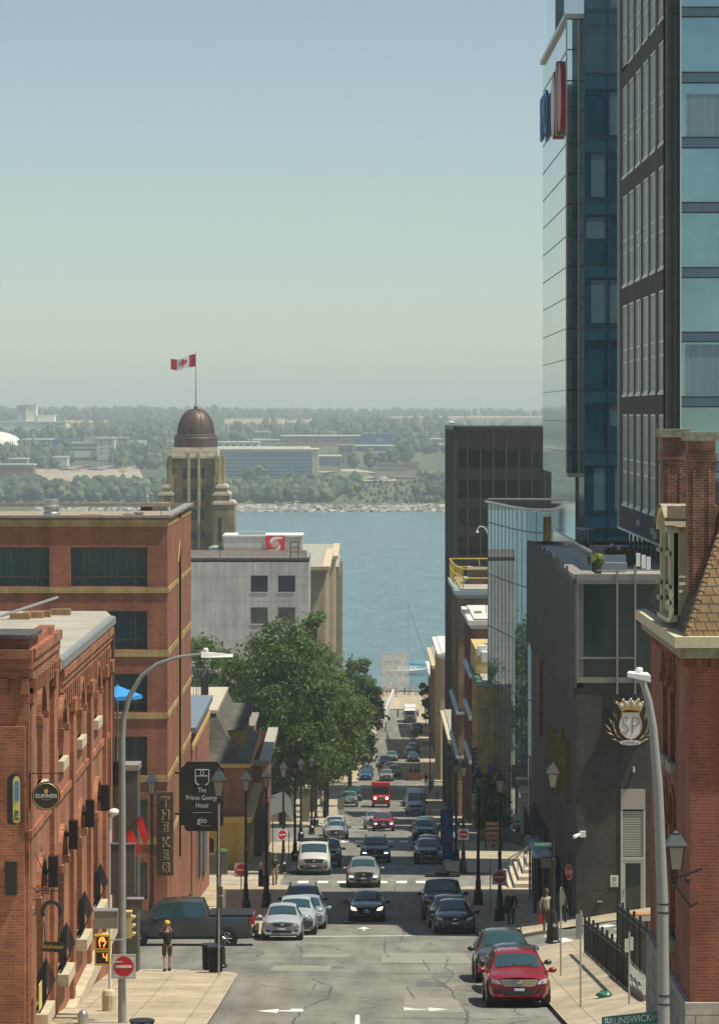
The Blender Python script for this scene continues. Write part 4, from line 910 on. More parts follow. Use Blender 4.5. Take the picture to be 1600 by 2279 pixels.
g=MB(off); g.box(XB-.3,XB+.03,GD+.3,GD+16,CZ+gv(1246)-.02,CZ+gv(1246)+.3); g.box(XB-24,XB-.3,GD+5.4,GD+5.8,CZ+gv(1246)-.02,CZ+gv(1246)+1.0); g.build('parapet',M_CAP,bank)
PD=GD+6; g=MB(off); x0,x1=PX(497,PD),PX(672,PD); zt_=PZ(1194,PD); g.box(x0,x1,PD,PD+9,CZ+gv(1246),zt_); g.build('penthouse',brick('ribbed_cladding',(.56,.55,.51),(.52,.51,.47),(.30,.29,.27),bw=.34,bh=60,ms=.06,var=.06,off=0,bump=.5),bank)
g=MB(off); g.box(x0-.1,x1+.1,PD-.1,PD+9.1,zt_,zt_+.18); g.build('penthouse_edge',M_WHITE,bank)
g=MB(off); g.box(PX(530,PD),PX(590,PD),PD+1,PD+4,zt_+.18,zt_+.5); g.build('roof_duct',mat('pale_blue_metal',(.25,.34,.37),.6),bank)
sg=thing('bank_sign',(PX(612.5,PD),PD-.15,PZ(1211,PD)),'square red sign with a white S-shaped globe emblem on the white penthouse','sign')
hw=21.5*PD/F
g=MB(); g.box(-hw,hw,0,.12,-hw*.88,hw*.88); g.build('panel',mat('sign_scarlet',(.60,.02,.03),.5),sg)
g=MB(); P2=lambda x,z:(x*hw,-.02,z*hw)
g.add([P2(-.55,.1),P2(-.55,.42),P2(-.3,.68),P2(0,.76),P2(.85,.76),P2(.6,.5),P2(.1,.5),P2(-.2,.42),P2(-.3,.3),P2(-.3,.1)],[tuple(range(10))])
g.add([P2(.55,-.1),P2(.55,-.42),P2(.3,-.68),P2(0,-.8),P2(-.75,-.8),P2(-.5,-.55),P2(-.1,-.52),P2(.2,-.42),P2(.3,-.3),P2(.3,-.1)],[tuple(range(10))])
g.lathe((0,-.02,0),[(.42*hw,.01),(.42*hw,-.005)],20,ax='y'); g.build('emblem',M_WHITE,sg)
g=MB()
for r_ in(.15,.3):g.tube([(r_*hw*math.cos(a*math.pi/8),-.045,.4*hw*math.sin(a*math.pi/8))for a in range(17)],.018,4)
for z in(-.2,0,.2):g.tube([(-.38*hw,-.045,z*hw),(.38*hw,-.045,z*hw)],.018,4)
g.build('globe_lines',mat('sign_scarlet',(.60,.02,.03),.5),sg)
t=thing('roof_unit',(PX(482,GD+8),GD+8,CZ+gv(1246)),'round green-capped ventilator on the grey block roof','ventilator'); g=MB(); g.lathe((0,0,0),[(.9,0),(.9,1.0),(1.05,1.05),(1.05,1.3),(.5,1.55)],18); g.build('cowl',mat('verdigris',(.26,.38,.33),.6),t,True); g=MB(); g.box(-1.2,1.2,-1,1,0,.4); g.build('base',M_WHITE,t)
t=thing('roof_ladder',(PX(655,GD+3),GD+3,CZ+gv(1246)),'black steel access frame on the grey block roof beside the red sign','ladder'); g=MB()
H_=PZ(1207,GD+3)-CZ-gv(1246)
for x in(-.5,.5):g.tube([(x,0,0),(x,0,H_)],.05,4); g.tube([(x,.8,0),(x,.8,H_)],.05,4)
for v in(.4,.7,1):g.tube([(-.5,0,H_*v),(.5,0,H_*v),(.5,.8,H_*v),(-.5,.8,H_*v),(-.5,0,H_*v)],.04,4)
g.build('frame',M_BLK,t)
pole('roof_mast',490,1207,1246,GD+2,.05,M_BLK,'thin dark pole on the grey block roof below the domed tower','mast')
t=thing('antenna',(PX(661,520),520,CZ+gv(1185)),'thin antenna with a crossbar rising over the water behind the white penthouse','antenna'); g=MB(); g.tube([(0,0,-3),(0,0,1.9)],.05,4); g.tube([(-.5,0,1.6),(.5,0,1.6)],.05,4); g.build('mast',M_MAST,t)
M_CREAMST=mat('cream_stone',(.56,.46,.31),.85,var=.2,vs=.6,bump=.1)
def block(name,label,px,d,depth,width,pytop,m,wm=M_DKGL,bays=6,floors=5,cornice=True,cm=None,fbays=2):
 X=PX(px,d); zt=PZ(pytop,d); t=thing(name,(X,d,gz(d)),label,'building'); off=Vector(t.location); fr=Fr((X,d,CZ),(0,1,0),(1,0,0)); ff=Fr((X,d,CZ),(-1,0,0),(0,-1,0))
 zb=gz(d)-2-CZ; H=zt-CZ-zb; wl=MB(off); sh=[]; fh=[]
 for i in range(floors):
  v0=zb+H*(i+.25)/floors; v1=zb+H*(i+.82)/floors
  for k in range(bays):c=depth*(k+.5)/bays; sh.append((c-depth/bays*.25,c+depth/bays*.25,v0,v1))
  for k in range(fbays):c=width*(k+.5)/fbays; fh.append((c-.6,c+.6,v0,v1))
 facade(wl,fr,0,depth,zb,zt-CZ,sh,.35); facade(wl,ff,0,width,zb,zt-CZ,fh,.35)
 for k in range(bays+1):c=depth*k/bays; wl.fbox(fr,max(0,c-.35),min(depth,c+.35),zb,zt-CZ-1.4,0,.4)
 wl.build('wall',m,t)
 for h in sh:g=MB(off); g.fbox(fr,h[0],h[1],h[2],h[3],-.34,-.28); g.build('window',wm,t)
 for h in fh:g=MB(off); g.fbox(ff,h[0],h[1],h[2],h[3],-.34,-.28); g.build('window',wm,t)
 g=MB(off); g.box(X-width,X,d,d+depth,zt-.3,zt-.02); g.build('roof',M_ROOFM,t)
 if cornice:
  g=MB(off)
  for a,b,p in((-1.2,-.8,.5),(-.8,-.4,.8),(-.4,.12,1.1)):g.fbox(fr,0,depth,zt-CZ+a,zt-CZ+b,.002,p); g.fbox(ff,-p,width,zt-CZ+a,zt-CZ+b,.002,p)
  g.build('cornice',cm or m,t)
 return t,off
block('stone_bank','cream stone building with deep cornice and pilasters behind the grey block',717,462,60,10,1262,M_CREAMST,bays=8,floors=5)
t,o2=block('stone_office','taller cream stone building beyond the cornice of the cream bank',737,530,50,11,1238,M_CREAMST,bays=7,floors=6)
block('dark_stone_office','brown stone office with white window trim at the waterfront end of the left row',754,592,55,9,1262,mat('brown_stone',(.30,.25,.17),.85,var=.2),bays=8,floors=6,cornice=False)
TD=560.0
TW=thing('domed_tower',(PX(430,TD),TD,gz(TD)),'tall sandstone tower with stepped shoulders and a brown copper dome','tower'); off=Vector(TW.location)
def sand():
 return brick('sandstone',(.33,.265,.145),(.255,.20,.11),(.19,.15,.085),bw=1.5,bh=.75,ms=.03,var=.38,vs=.35,bump=.15)
SB=sand(); M_SST=mat('pale_weathered_stone',(.56,.50,.40),.8,var=.25,vs=1)
cx=PX(429,TD); s1=TD/F
def tv(py):return-(py-920)*TD/F
x0,x1=PX(372,TD),PX(487,TD); dep=9.0
ff=Fr((x0,TD,CZ),(1,0,0),(0,-1,0)); zb=gz(TD)-CZ-1
def tu(px):return PX(px,TD)-x0
th=[(tu(l),tu(r),tv(b),tv(t))for(t,b)in((1042,1066),(1088,1112),(1134,1158),(1180,1204),(1226,1250),(1272,1296),(1318,1342))for(l,r)in((407,416),(425,439),(447,456))]
wl=MB(off); facade(wl,ff,0,x1-x0,zb,tv(1016),th,.6)
fr=Fr((x1,TD,CZ),(0,1,0),(1,0,0)); fhr=[(2+k*2.2,3+k*2.2,tv(b),tv(t))for(t,b)in((1042,1066),(1088,1112),(1134,1158),(1180,1204))for k in range(3)]
facade(wl,fr,0,dep,zb,tv(1016),fhr,.6); wl.quad((x0,TD,CZ+zb),(x0,TD+dep,CZ+zb),(x0,TD+dep,CZ+tv(1016)),(x0,TD,CZ+tv(1016)))
for(l,r,t_)in((372,386,1012),(475,487,1012)):wl.fbox(ff,tu(l),tu(r),zb,tv(1060),0,1.0); wl.fbox(ff,tu(l)+.25,tu(r)-.25,tv(1060),tv(1014),0,.6)
wl.build('shaft',SB,TW)
g=MB(off)
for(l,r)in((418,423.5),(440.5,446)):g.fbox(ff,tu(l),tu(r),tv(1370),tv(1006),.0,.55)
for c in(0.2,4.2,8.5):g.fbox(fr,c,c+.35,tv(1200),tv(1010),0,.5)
g.build('rib',mat('pale_rib_stone',(.47,.39,.22),.8,var=.3,vs=1),TW)  # ribs in a paler stone colour than the shaft
for h in th+[]:p_=MB(off); p_.fbox(ff,h[0],h[1],h[2],h[3],-.58,-.5); p_.build('window',M_DKGL,TW)
for h in fhr:p_=MB(off); p_.fbox(fr,h[0],h[1],h[2],h[3],-.58,-.5); p_.build('window',M_DKGL,TW)
g=MB(off); g.fbox(ff,-.1,x1-x0+.1,tv(1020),tv(1014),-dep,.3); g.fbox(ff,.2,x1-x0-.2,tv(1014),tv(1002),-dep+.3,0); g.fbox(ff,.5,x1-x0-.3,tv(1002),tv(996),-dep+.6,-.3); g.build('cornice',M_SST,TW)
def shoulder(l,r,steps,d0,d1,nm='shoulder'):
 b_=MB(off); c_=MB(off)
 for(a,b,yt,yb,dd0)in steps:
  b_.box(PX(a,TD),PX(b,TD),TD-dd0,TD+d1,CZ+tv(yb),CZ+tv(yt)); c_.box(PX(a,TD)-.12,PX(b,TD)+.12,TD-dd0-.12,TD+d1,CZ+tv(yt),CZ+tv(yt-5))
  c_.box(PX(a,TD)+.15,PX(b,TD)-.15,TD-dd0+.15,TD+d1,CZ+tv(yt-5),CZ+tv(yt-8))
 s_=b_.build(nm,SB,TW); c_.build('coping',M_SST,s_)
shoulder(0,0,[(476,523,1122,1345,3.0),(476,512,1102,1117,2.4),(482,506,1086,1098,1.8)],0,6)
shoulder(0,0,[(342,382,1125,1345,3.0),(355,386,1102,1120,2.2),(362,378,1086,1098,1.6)],0,6)
g=MB(off); g.box(PX(487,TD),PX(497,TD),TD+1,TD+8,CZ+tv(1350),CZ+tv(1014)); g.build('side_pier',SB,TW)
g=MB(off); g.box(PX(488,TD),PX(494,TD),TD-3.05,TD-2.9,CZ+tv(1205),CZ+tv(1150)); g.build('slot',M_BLK,TW)
M_COP=mat('brown_copper',(.105,.066,.054),.5,.35,var=.35,vs=.8,streak=(1.4,1.4,.15))
g=MB(off); cz_=CZ; cy=TD+dep/2; cxx=PX(433,TD)
def zz(py):return CZ+tv(py)
g.lathe((cxx,cy,0),[(3.72,zz(997)),(3.72,zz(975)),(3.55,zz(973)),(3.55,zz(969)),(3.3,zz(967))],8*3,sq=True); g.build('drum',M_COP,TW)
g=MB(off); prof=[(3.18,zz(967))]
for k in range(1,13):a=math.pi/2*k/12; prof.append((max(.12,3.18*math.cos(a)**.82),zz(967)+(zz(910)-zz(967))*math.sin(a)))
g.lathe((cxx,cy,0),prof,24);
for k in range(8):a=math.pi/4*k+math.pi/8; g.tube([(cxx+(r_+.03)*math.cos(a),cy+(r_+.03)*math.sin(a),z_)for r_,z_ in prof],.07,4)
g.build('dome',M_COP,TW,True)
g=MB(off); g.lathe((cxx,cy,0),[(.35,zz(911)),(.28,zz(908)),(.42,zz(905)),(.2,zz(902)),(.1,zz(899)),(.09,zz(897))],12); g.build('finial',M_COP,TW,True)
g=MB(off); g.tube([(cxx,cy,zz(899)),(cxx,cy,zz(781))],[.085,.035],8); g.build('flagpole',mat('pole_bronze',(.12,.11,.09),.5),TW)
fl=thing('national_flag',(cxx,cy,zz(786)),'red and white maple leaf flag flying from the domed tower','flag'); FW=4.25; FH=2.15
def fpt(u,v):
 return(-u*FW*.98-.08,.45*math.sin(u*8+v*1.5)*(u**.6),-FH*(1-v)*(1-.18*u)-u*1.15+.34*math.sin(u*6.5+1)*u)
M_FR=mat('flag_red',(.55,.012,.025),.7); M_FWH=mat('flag_white',(.75,.75,.76),.7)
for a_ in(0,.75):g=MB(); g.grid(lambda i,j:fpt(a_+i*.25,j),5,6); g.build('red_panel',M_FR,fl,'full')
g=MB(); g.grid(lambda i,j:fpt(.25+i*.5,j),8,6); g.build('white_panel',M_FWH,fl,'full')
leaf=[(0,1),(.13,.73),(.3,.8),(.24,.35),(.45,.58),(.5,.46),(.75,.5),(.68,.28),(.8,.2),(.42,-.12),(.47,-.28),(.06,-.22),(.08,-.62)]
leaf=leaf+[(-x,y)for x,y in reversed(leaf[1:])]
lv=[Vector(fpt(.5-x*.26*.9,.5+y*.44))for x,y in leaf]; g=MB()
c0=Vector(fpt(.5,.5)); g.add([c0+Vector((0,-.05,0))]+[p+Vector((0,-.05,0))for p in lv],[(0,1+i,1+(i+1)%len(lv))for i in range(len(lv))]); g.add([c0+Vector((0,.05,0))]+[p+Vector((0,.05,0))for p in lv],[(0,1+i,1+(i+1)%len(lv))for i in range(len(lv))]); g.build('maple_leaf',M_FR,fl)
# street trees
M_BARK=mat('bark',(.07,.055,.04),.9)
M_LEAFA=leafmat('maple_leaves',(.070,.126,.032),.65); M_LEAFB=leafmat('elm_leaves',(.105,.165,.050),.6)
def crown_mesh(name,rx,rz,n_cl,n_lf,leaf,seed,m,lean=0.0,top=1.0):
 r=random.Random(seed); vs=[]; fs=[]
 cl=[]
 for i in range(n_cl):
  while True:
   p=Vector((r.uniform(-1,1),r.uniform(-1,1),r.uniform(-1,1)))
   if .25<p.length<1:break
  if p.length<.62 and r.random()<.7:p=p.normalized()*r.uniform(.62,.97)
  taper=1-.25*max(0,p.z)
  cl.append((Vector((p.x*rx*taper+lean*p.z*rx,p.y*rx*taper,p.z*rz)),rx*r.uniform(.16,.30)))
 for c,cr in cl:
  for k in range(n_lf):
   v=Vector((r.gauss(0,1),r.gauss(0,1),r.gauss(0,1)+.35)).normalized()
   p=c+Vector((v.x,v.y,v.z*.8))*cr*(r.random()**.35 if r.random()<.75 else r.uniform(.9,1.75))
   nn=(v+Vector((r.gauss(0,.6),r.gauss(0,.6),r.gauss(0,.6)))).normalized()
   a=nn.orthogonal().normalized(); a.rotate(Matrix.Rotation(r.uniform(0,6.28),3,nn)); b=nn.cross(a)
   s_=leaf*r.uniform(.55,1.3); k0=len(vs)
   vs+=[p-a*s_,p-b*s_*.45+nn*s_*.15,p+a*s_,p+b*s_*.45+nn*s_*.15]
   fs.append((k0,k0+1,k0+2,k0+3))
 me=bpy.data.meshes.new(name); me.from_pydata([tuple(v)for v in vs],[],fs); me.materials.append(m); me.update()
 return me,cl
def tree(name,label,x,d,H,rx,base,seed,m,n_cl=75,n_lf=150,leaf=.26,lean=0.0,group=None,tr=.32,mesh=None):
 z=gz(d,x); t=thing(name,(x,d,z),label,'tree',group); rz=(H-base)/2; cz_=base+rz
 me,cl=mesh or crown_mesh('crown',rx,rz,n_cl,n_lf,leaf,seed,m,lean)
 o=bpy.data.objects.new('crown',me); COL.objects.link(o); o.parent=t; o.location=(0,0,cz_)
 g=MB(); g.tube([(0,0,-.3),(.1,0,base*.6),(0,.1,base+rz*.6),(lean*2,0,H*.85)],[tr,tr*.8,tr*.5,.05],8)
 for c,cr in cl[:22]:
  b0=Vector((0,0,min(base+(c.z+rz)*.35,cz_+c.z-.2))); g.tube([b0,b0.lerp(c+Vector((0,0,cz_)),.5)+Vector((0,0,-.3)),c+Vector((0,0,cz_))],[tr*.35,tr*.2,.03],5)
 g.build('trunk',M_BARK,t,True); return t,(me,cl)
tree('maple_tree','large dense maple standing in front of the grey concrete block',-7.0,302,17.9,5.5,2.6,1,M_LEAFA,130,170,.24)
tree('elm_tree','broad elm right of the big maple, leaning over the pavement',-3.4,335,16.0,4.3,3.6,2,M_LEAFB,95,150,.24)
tree('maple_tree','dark maple overhanging the parked blue car',-1.3,415,16.3,4.0,3.6,3,M_LEAFA,90,130,.30)
tree('elm_tree','tall slender pale elm rising beside the cream stone bank',-5.0,372,22.5,2.8,6,4,M_LEAFB,55,120,.28)
tree('ash_tree','loose light green tree seen between the brick hotel and the big maple',-16.2,352,19.0,3.2,6,5,M_LEAFB,50,100,.28)
tree('ash_tree','low light green tree behind the roof terrace railing',-13.4,330,14.5,3.0,3,6,M_LEAFB,50,110,.26)
tree('maple_tree','dark maple whose low branches reach over the street lamps',-5.2,362,12.5,4.0,3.2,7,M_LEAFA,80,130,.28)
tree('maple_tree','far maple at the waterfront end of the tree row',-1.0,520,14.5,3.8,3.6,8,M_LEAFA,60,110,.34)
tree('maple_tree','farthest dark tree beside the yellow waterfront umbrellas',.1,585,12.2,3.4,2.5,9,M_LEAFA,50,100,.38)
tree('small_oak_tree','narrow young tree at the kerb before the red brick house by the quay',11.5,585,7.8,1.35,1.2,10,M_LEAFA,26,90,.30,tr=.1)
tree('courtyard_tree','dark tree squeezed between the curved glass building and the yellow wall',9.8,247,5.6,1.6,1.0,12,M_LEAFA,40,90,.2,tr=.12)
tree('maple_tree','leafy tree filling the gap left of the large dense maple',-11.0,318,15.5,4.2,2.5,13,M_LEAFA,75,130,.25)
tree('maple_tree','drooping maple above the yellow shop fascia',-4.4,392,14.5,4.4,2.6,14,M_LEAFA,80,120,.28)
# materials of the right-hand row
B_DK=brick('dark_brick',(.078,.066,.052),(.056,.048,.040),(.040,.035,.030),bw=.32,bh=.085,ms=.012,var=.2,bump=.5)
M_RIB=mat('ribbed_grey_metal',(.125,.130,.128),.45,.3,var=.12,vs=1)
M_TEAL=mat('dark_teal_glass',(.014,.042,.040),.08,spec=.35)
M_STEEL=mat('brushed_steel',(.42,.40,.38),.35,.7)
M_BEIGE=mat('beige_metal',(.42,.38,.32),.55,.1)
def towerglass(name,c,rough=.04,metal=.0,ior=1.6,var=.25,vs=.35):
 return mat(name,c,rough,metal,var=var,vs=vs,ior=ior,spec=.6)
G_PALE=mat('pale_tower_glass',(.68,.80,.78),.06,.9,var=.3,vs=.8)
G_NAVY=towerglass('navy_tower_glass',(.010,.065,.105),.10,0,1.45,.45,.5)
G_NAVY2=towerglass('navy_spandrel',(.008,.075,.12),.35,0,1.4,.1)
G_SKY=mat('sky_blue_glass',(.25,.41,.46),.07,.75,var=.28,vs=.12)
G_SPAN=mat('blue_grey_spandrel',(.13,.21,.27),.3,.4,var=.06,vs=.2)
M_DKBR=brick('charcoal_brick',(.080,.066,.058),(.062,.052,.046),(.045,.04,.036),bw=.25,bh=.085,ms=.01,var=.18,bump=.3)
M_TRIM=mat('pale_metal_trim',(.62,.64,.62),.4,.3)
M_BLIND=mat('window_blind',(.06,.14,.18),.6,var=.12,vs=.6)
# the dark brick hotel on the right corner
XS=9.4; SD0,SD1=145.0,183.2
sp=thing('dark_brick_hotel',(XS,SD0,gz(SD0,XS)),'dark brick corner hotel with ribbed metal side and a green glass corner upstairs','building'); off=Vector(sp.location)
def sv(py,d=SD0):return-(py-920)*d/F
def su(px,d=SD0):return PX(px,d)-XS
ff=Fr((XS,SD0,CZ),(1,0,0),(0,-1,0)); fl_=Fr((XS,SD0,CZ),(0,1,0),(-1,0,0))
wl=MB(off); zb=gz(SD1,XS)-CZ-1.5; W_=16
door=(su(1381),su(1436),sv(2043),sv(1757))
facade(wl,ff,0,W_,zb,sv(1518),[door],.25)
side_h=[(6+k*5.4,9.6+k*5.4,-26.0 if k>2 else-24.6,-21.0)for k in range(6)]
facade(wl,fl_,0,SD1-SD0,zb,sv(1518),side_h,.4)
wl.quad((XS,SD1,CZ+zb),(XS+W_,SD1,CZ+zb),(XS+W_,SD1,CZ-7),(XS,SD1,CZ-7)); wl.build('wall',B_DK,sp)
for h in side_h:window(sp,off,fl_,*h,.35,M_BLK,M_DKGL,(.5,),())
ml=MB(off); rr=random.Random(3)
ml.fbox(fl_,0,SD1-SD0,-11.9,-7.35,-.3,.12)
n_=64
for k in range(n_):
 u=(k+.5)*(SD1-SD0)/n_; zt_=-7.2+(rr.uniform(.0,.5)if u>3 else 0); ml.fbox(fl_,u-.05,u+.05,-12.1-rr.uniform(0,.55),zt_,.12,.24)
ml.build('ribbed_cladding',M_RIB,sp)
up=MB(off); up.fbox(ff,.05,W_,sv(1518),sv(1290),-.5,-.12); up.build('upper_glazing',M_TEAL,sp)
fm=MB(off)
fm.fbox(ff,0,W_,sv(1520),sv(1508),-.11,.06); fm.fbox(ff,0,W_,sv(1300),sv(1293),-.11,.05); fm.fbox(ff,0,W_,sv(1292.5),sv(1278),-.3,.10)
fm.fbox(ff,0.0,.07,sv(1508),sv(1300),-.11,.04); fm.fbox(ff,.1,su(1413),sv(1467),sv(1463),-.11,.02); fm.fbox(ff,su(1414),W_,sv(1370),sv(1366),-.11,.02)
for px in(1373,1413,1500,1560):fm.fbox(ff,su(px)-.045,su(px)+.045,sv(1545),sv(1256),.061,.16)
fm.build('facade_frame',mat('dull_steel_frame',(.24,.235,.22),.45,.4),sp)
rt=MB(off); rt.box(XS,XS+W_,SD0+.3,SD1,CZ-7.5,CZ-7.2); rt.build('roof',mat('terrace_paving',(.30,.28,.24),.85,var=.15,vs=1),sp)
g=MB(off); g.box(XS-.1,XS+.9,SD0+.3,SD1-8,CZ-7.2,CZ-7.0); g.build('parapet_edge',M_CAP,sp)
dr=MB(off); u0,u1=door[0],door[1]
dr.fbox(ff,u0+.005,u1-.005,sv(1802),sv(1757),-.2,.06); pn=dr.build('panel',M_BEIGE,sp)
dr=MB(off)
for a,b in((u0,u0+.09),(u1-.09,u1)):dr.fbox(ff,a,b,sv(2043),sv(1803),-.2,.05)
dr.fbox(ff,u0+.09,u1-.09,sv(1914),sv(1908),-.2,.05); dr.fbox(ff,u0+.09,u1-.09,sv(2043),sv(2030),-.2,.04); dr.fbox(ff,u0+.09,u0+.2,sv(2030),sv(1914),-.2,.03); dr.fbox(ff,u1-.2,u1-.09,sv(2030),sv(1914),-.2,.03); dr.fbox(ff,u0+.2,u1-.2,sv(1922),sv(1914),-.2,.03)
do=dr.build('door',mat('cream_door',(.52,.49,.41),.5),sp)
g=MB(off); g.fbox(ff,u0+.2,u1-.2,sv(2030),sv(1922),-.15,-.1); g.build('pane',M_DKGL,do)
g=MB(off); g.fbox(ff,u0+.11,u0+.16,sv(1992),sv(1978),.03,.1); g.build('handle',M_STEEL,do)
text_mesh('number','1699',.21,M_TRIM,do,(XS+(u0+u1)/2,SD0-.04+.12,CZ+sv(1931)),(1,0,0),(0,-1,0))
g=MB(off); nl=27
for k in range(nl):v=sv(1906)+(sv(1806)-sv(1906))*(k+.5)/nl; g.fbox(ff,u0+.1,u1-.1,v-.022,v+.022,-.1,.02)
lv_=g.build('louvre',mat('cream_door',(.52,.49,.41),.5),sp)
g=MB(off); g.fbox(ff,u0+.09,u1-.09,sv(1906),sv(1806),-.2,-.12); g.build('louvre_backing',M_BLK,sp)
g=MB(off); g.fbox(ff,su(1293),su(1381),sv(2047),sv(2043),0,.06); g.build('base_flashing',M_TRIM,sp)
def fitting(name,px,py,lab,cat,fn):
 t=thing(name,(PX(px,SD0),SD0,PZ(py,SD0)),lab,cat); fn(t); return t
def f_cam(t):
 g=MB(); g.box(0,.26,-.16,0,-.13,.13); g.build('junction_box',M_WHITE,t); g=MB(); g.tube([(0,-.1,0),(-.28,-.3,-.1)],[.07,.09],10); g.build('camera_head',M_WHITE,t)
fitting('security_camera',1290,1857,'white security camera on a box on the dark brick corner hotel','camera',f_cam)
def f_sc(t):
 for x in(-.07,.07):g=MB(); g.tube([(x,0,0),(x,-.16,0)],.045,8); g.build('lamp_head',M_STEEL,t)
 g=MB(); g.box(-.12,.12,-.03,0,-.04,.04); g.build('back_plate',M_STEEL,t)
fitting('twin_spotlight',1334,2007,'pair of small chrome spotlights low on the dark brick wall','wall light',f_sc)
def f_sl(t):g=MB(); g.box(-.05,.05,-.18,0,-.11,.11); g.build('housing',M_TRIM,t); g=MB(); g.box(-.03,.03,-.22,-.18,-.05,.05); g.build('lens',M_WHITE,t)
fitting('wall_floodlight',1410,1713,'small pale floodlight on the dark wall above the beige door panel','wall light',f_sl)
def f_ns(t):
 g=MB(); g.box(-.17,.17,-.03,0,-.25,.25); g.build('plate',M_WHITE,t)
 g=MB(); g.tube([(.08*math.cos(a*math.pi/8),-.035,.1+.08*math.sin(a*math.pi/8))for a in range(17)],.01,4); g.tube([(-.055,-.035,.155),(.055,-.035,.045)],.01,4); g.build('symbol',M_BLK,t)
 g=MB()
 for k in range(4):g.box(-.12,.12,-.034,-.03,-.08-k*.045,-.065-k*.045)
 g.build('small_print',mat('grey_print',(.3,.3,.3),.7),t)
fitting('no_smoking_notice',1367,1962,'white no-smoking notice left of the glass door numbered 1699','sign',f_ns)
M_LAUR=mat('antique_gold',(.50,.42,.25),.38,.35,var=.25,vs=8)
M_GOLD2=mat('bright_gold',(.55,.36,.12),.3,.55)
cr=thing('hotel_crest',(PX(1401,SD0),SD0-.02,PZ(1605,SD0)),'gilded crest with a crown and the letters SP on the dark brick hotel','sign'); k_=SD0/F*130/1600
def cp_(x,y,w=-.3):return((x-815)*k_,w,-(y-900)*k_)
g=MB(); g.prism([(cp_(x,y)[0],cp_(x,y)[2])for x,y in((380,420),(560,640),(1080,640),(1180,440),(1260,700),(1280,950),(1180,1250),(1000,1400),(620,1400),(420,1250),(330,950))],'y',-.26,0); g.build('back_plate',M_BLK,cr)
sh_=[(575,650),(1075,650),(1060,730),(1120,900),(1130,1050),(1080,1220),(960,1340),(830,1385),(690,1330),(560,1210),(515,1040),(530,900),(590,740)]
g=MB(); g.prism([(cp_(x,y)[0],cp_(x,y)[2])for x,y in sh_],'y',-.34,-.262); g.build('shield',mat('ivory',(.72,.71,.68),.4),cr)
g=MB(); g.tube([cp_(x,y,-.34)for x,y in sh_+sh_[:1]],15*k_,5); g.build('shield_rim',M_GOLD2,cr)
text_mesh('monogram','SP',470*k_,mat('monogram_bronze',(.30,.19,.11),.4,.3),cr,cp_(825,1020,-.35),(1,0,0),(0,-1,0),sx=.82,bold=-.028)
g=MB(); cw=[(370,360),(470,400),(560,360),(620,270),(690,350),(760,330),(825,255),(890,330),(960,340),(1030,260),(1080,350),(1160,360),(1190,420),(1090,630),(960,585),(820,570),(690,585),(580,630),(480,440)]
g.prism([(cp_(x,y)[0],cp_(x,y)[2])for x,y in cw],'y',-.38,-.262); g.build('crown_plate',M_GOLD2,cr)
g=MB()
for x,y in((570,455),(730,415),(915,420),(1080,455)):g.ball(cp_(x,y,-.39),(60*k_,.03,60*k_),10,6)
for x,y in((440,375),(620,300),(825,285),(1030,295),(1150,375),(690,360),(780,350),(870,350),(970,350)):g.ball(cp_(x,y,-.39),(34*k_,.03,34*k_),8,5)
g.build('crown_jewel',M_TRIM,cr,True)
g=MB()
for s_ in(-1,1):
 for(x,y,L,an)in((-400,750,300,100),(-470,700,230,112),(-540,900,330,118),(-470,1000,300,96),(-600,1080,330,130),(-420,1180,330,112),(-560,1230,330,150),(-330,1310,300,140),(-430,1390,260,165),(-300,1450,230,175)):
  x_=830+x if s_<0 else 830-x; a=math.radians(an); dx,dy=math.cos(a)*L/2,-math.sin(a)*L/2; dx=dx if s_<0 else-dx; nx,ny=-dy*.2,dx*.2
  q4=[(x_+dx,y+dy),(x_+nx,y+ny),(x_-dx,y-dy),(x_-nx,y-ny)]; g.add([cp_(*q4[0],-.28),cp_(*q4[1],-.28),cp_(*q4[2],-.28),cp_(*q4[3],-.28),cp_((q4[0][0]+q4[2][0])/2,(q4[0][1]+q4[2][1])/2,-.36)],[(0,1,4),(1,2,4),(2,3,4),(3,0,4)])
g.build('laurel',M_LAUR,cr)
g=MB(); g.prism([(cp_(820+290*math.cos(a),1475+72*math.sin(a))[0],cp_(0,1475+72*math.sin(a))[2])for a in[2*math.pi*i/24 for i in range(24)]],'y',-.37,-.262); g.build('ribbon',mat('ivory',(.72,.71,.68),.4),cr)
text_mesh('lettering','HOTELS',75*k_,mat('grey_print',(.3,.3,.3),.7),cr,cp_(820,1472,-.375),(1,0,0),(0,-1,0),sx=1.15)
rr=random.Random(8); M_DGOLD=mat('dull_gold',(.20,.13,.035),.4,.5,var=.3,vs=3)
for k in range(15):
 u=5.5+k*1.05; v=-14.6-.05*k+rr.uniform(-.3,.3); hgt=rr.uniform(1.4,2.9); g=MB(off); g.fbox(fl_,u,u+.16,v-hgt,v,.02,.16); g.build('gold_letter',M_DGOLD,sp)
g=MB(off); g.fbox(fl_,27.2,27.6,-16.6,-12.8,.02,.2); g.build('gold_letter',M_DGOLD,sp)
cn=thing('glass_canopy',(XS-1.2,166,gz(166,8)),'blue glass entrance canopy with a beige fascia beside the dark brick hotel','canopy'); o2=Vector(cn.location)
zc=PZ(1868,168); g=MB(o2); g.add([(PX(1172,176),176,PZ(1862,176)),(XS,176,PZ(1862,176)),(XS,160,PZ(1905,160)),(PX(1187,160),160,PZ(1912,160))],[(0,1,2,3)]); g.build('glass_roof',mat('canopy_glass',(.38,.55,.62),.25,.45,var=.2,vs=.6),cn)
g=MB(o2); g.box(PX(1203,160),XS-.02,159.8,160.0,PZ(1931,160),PZ(1911,160)); g.build('fascia',mat('beige_fascia',(.55,.47,.35),.6),cn)
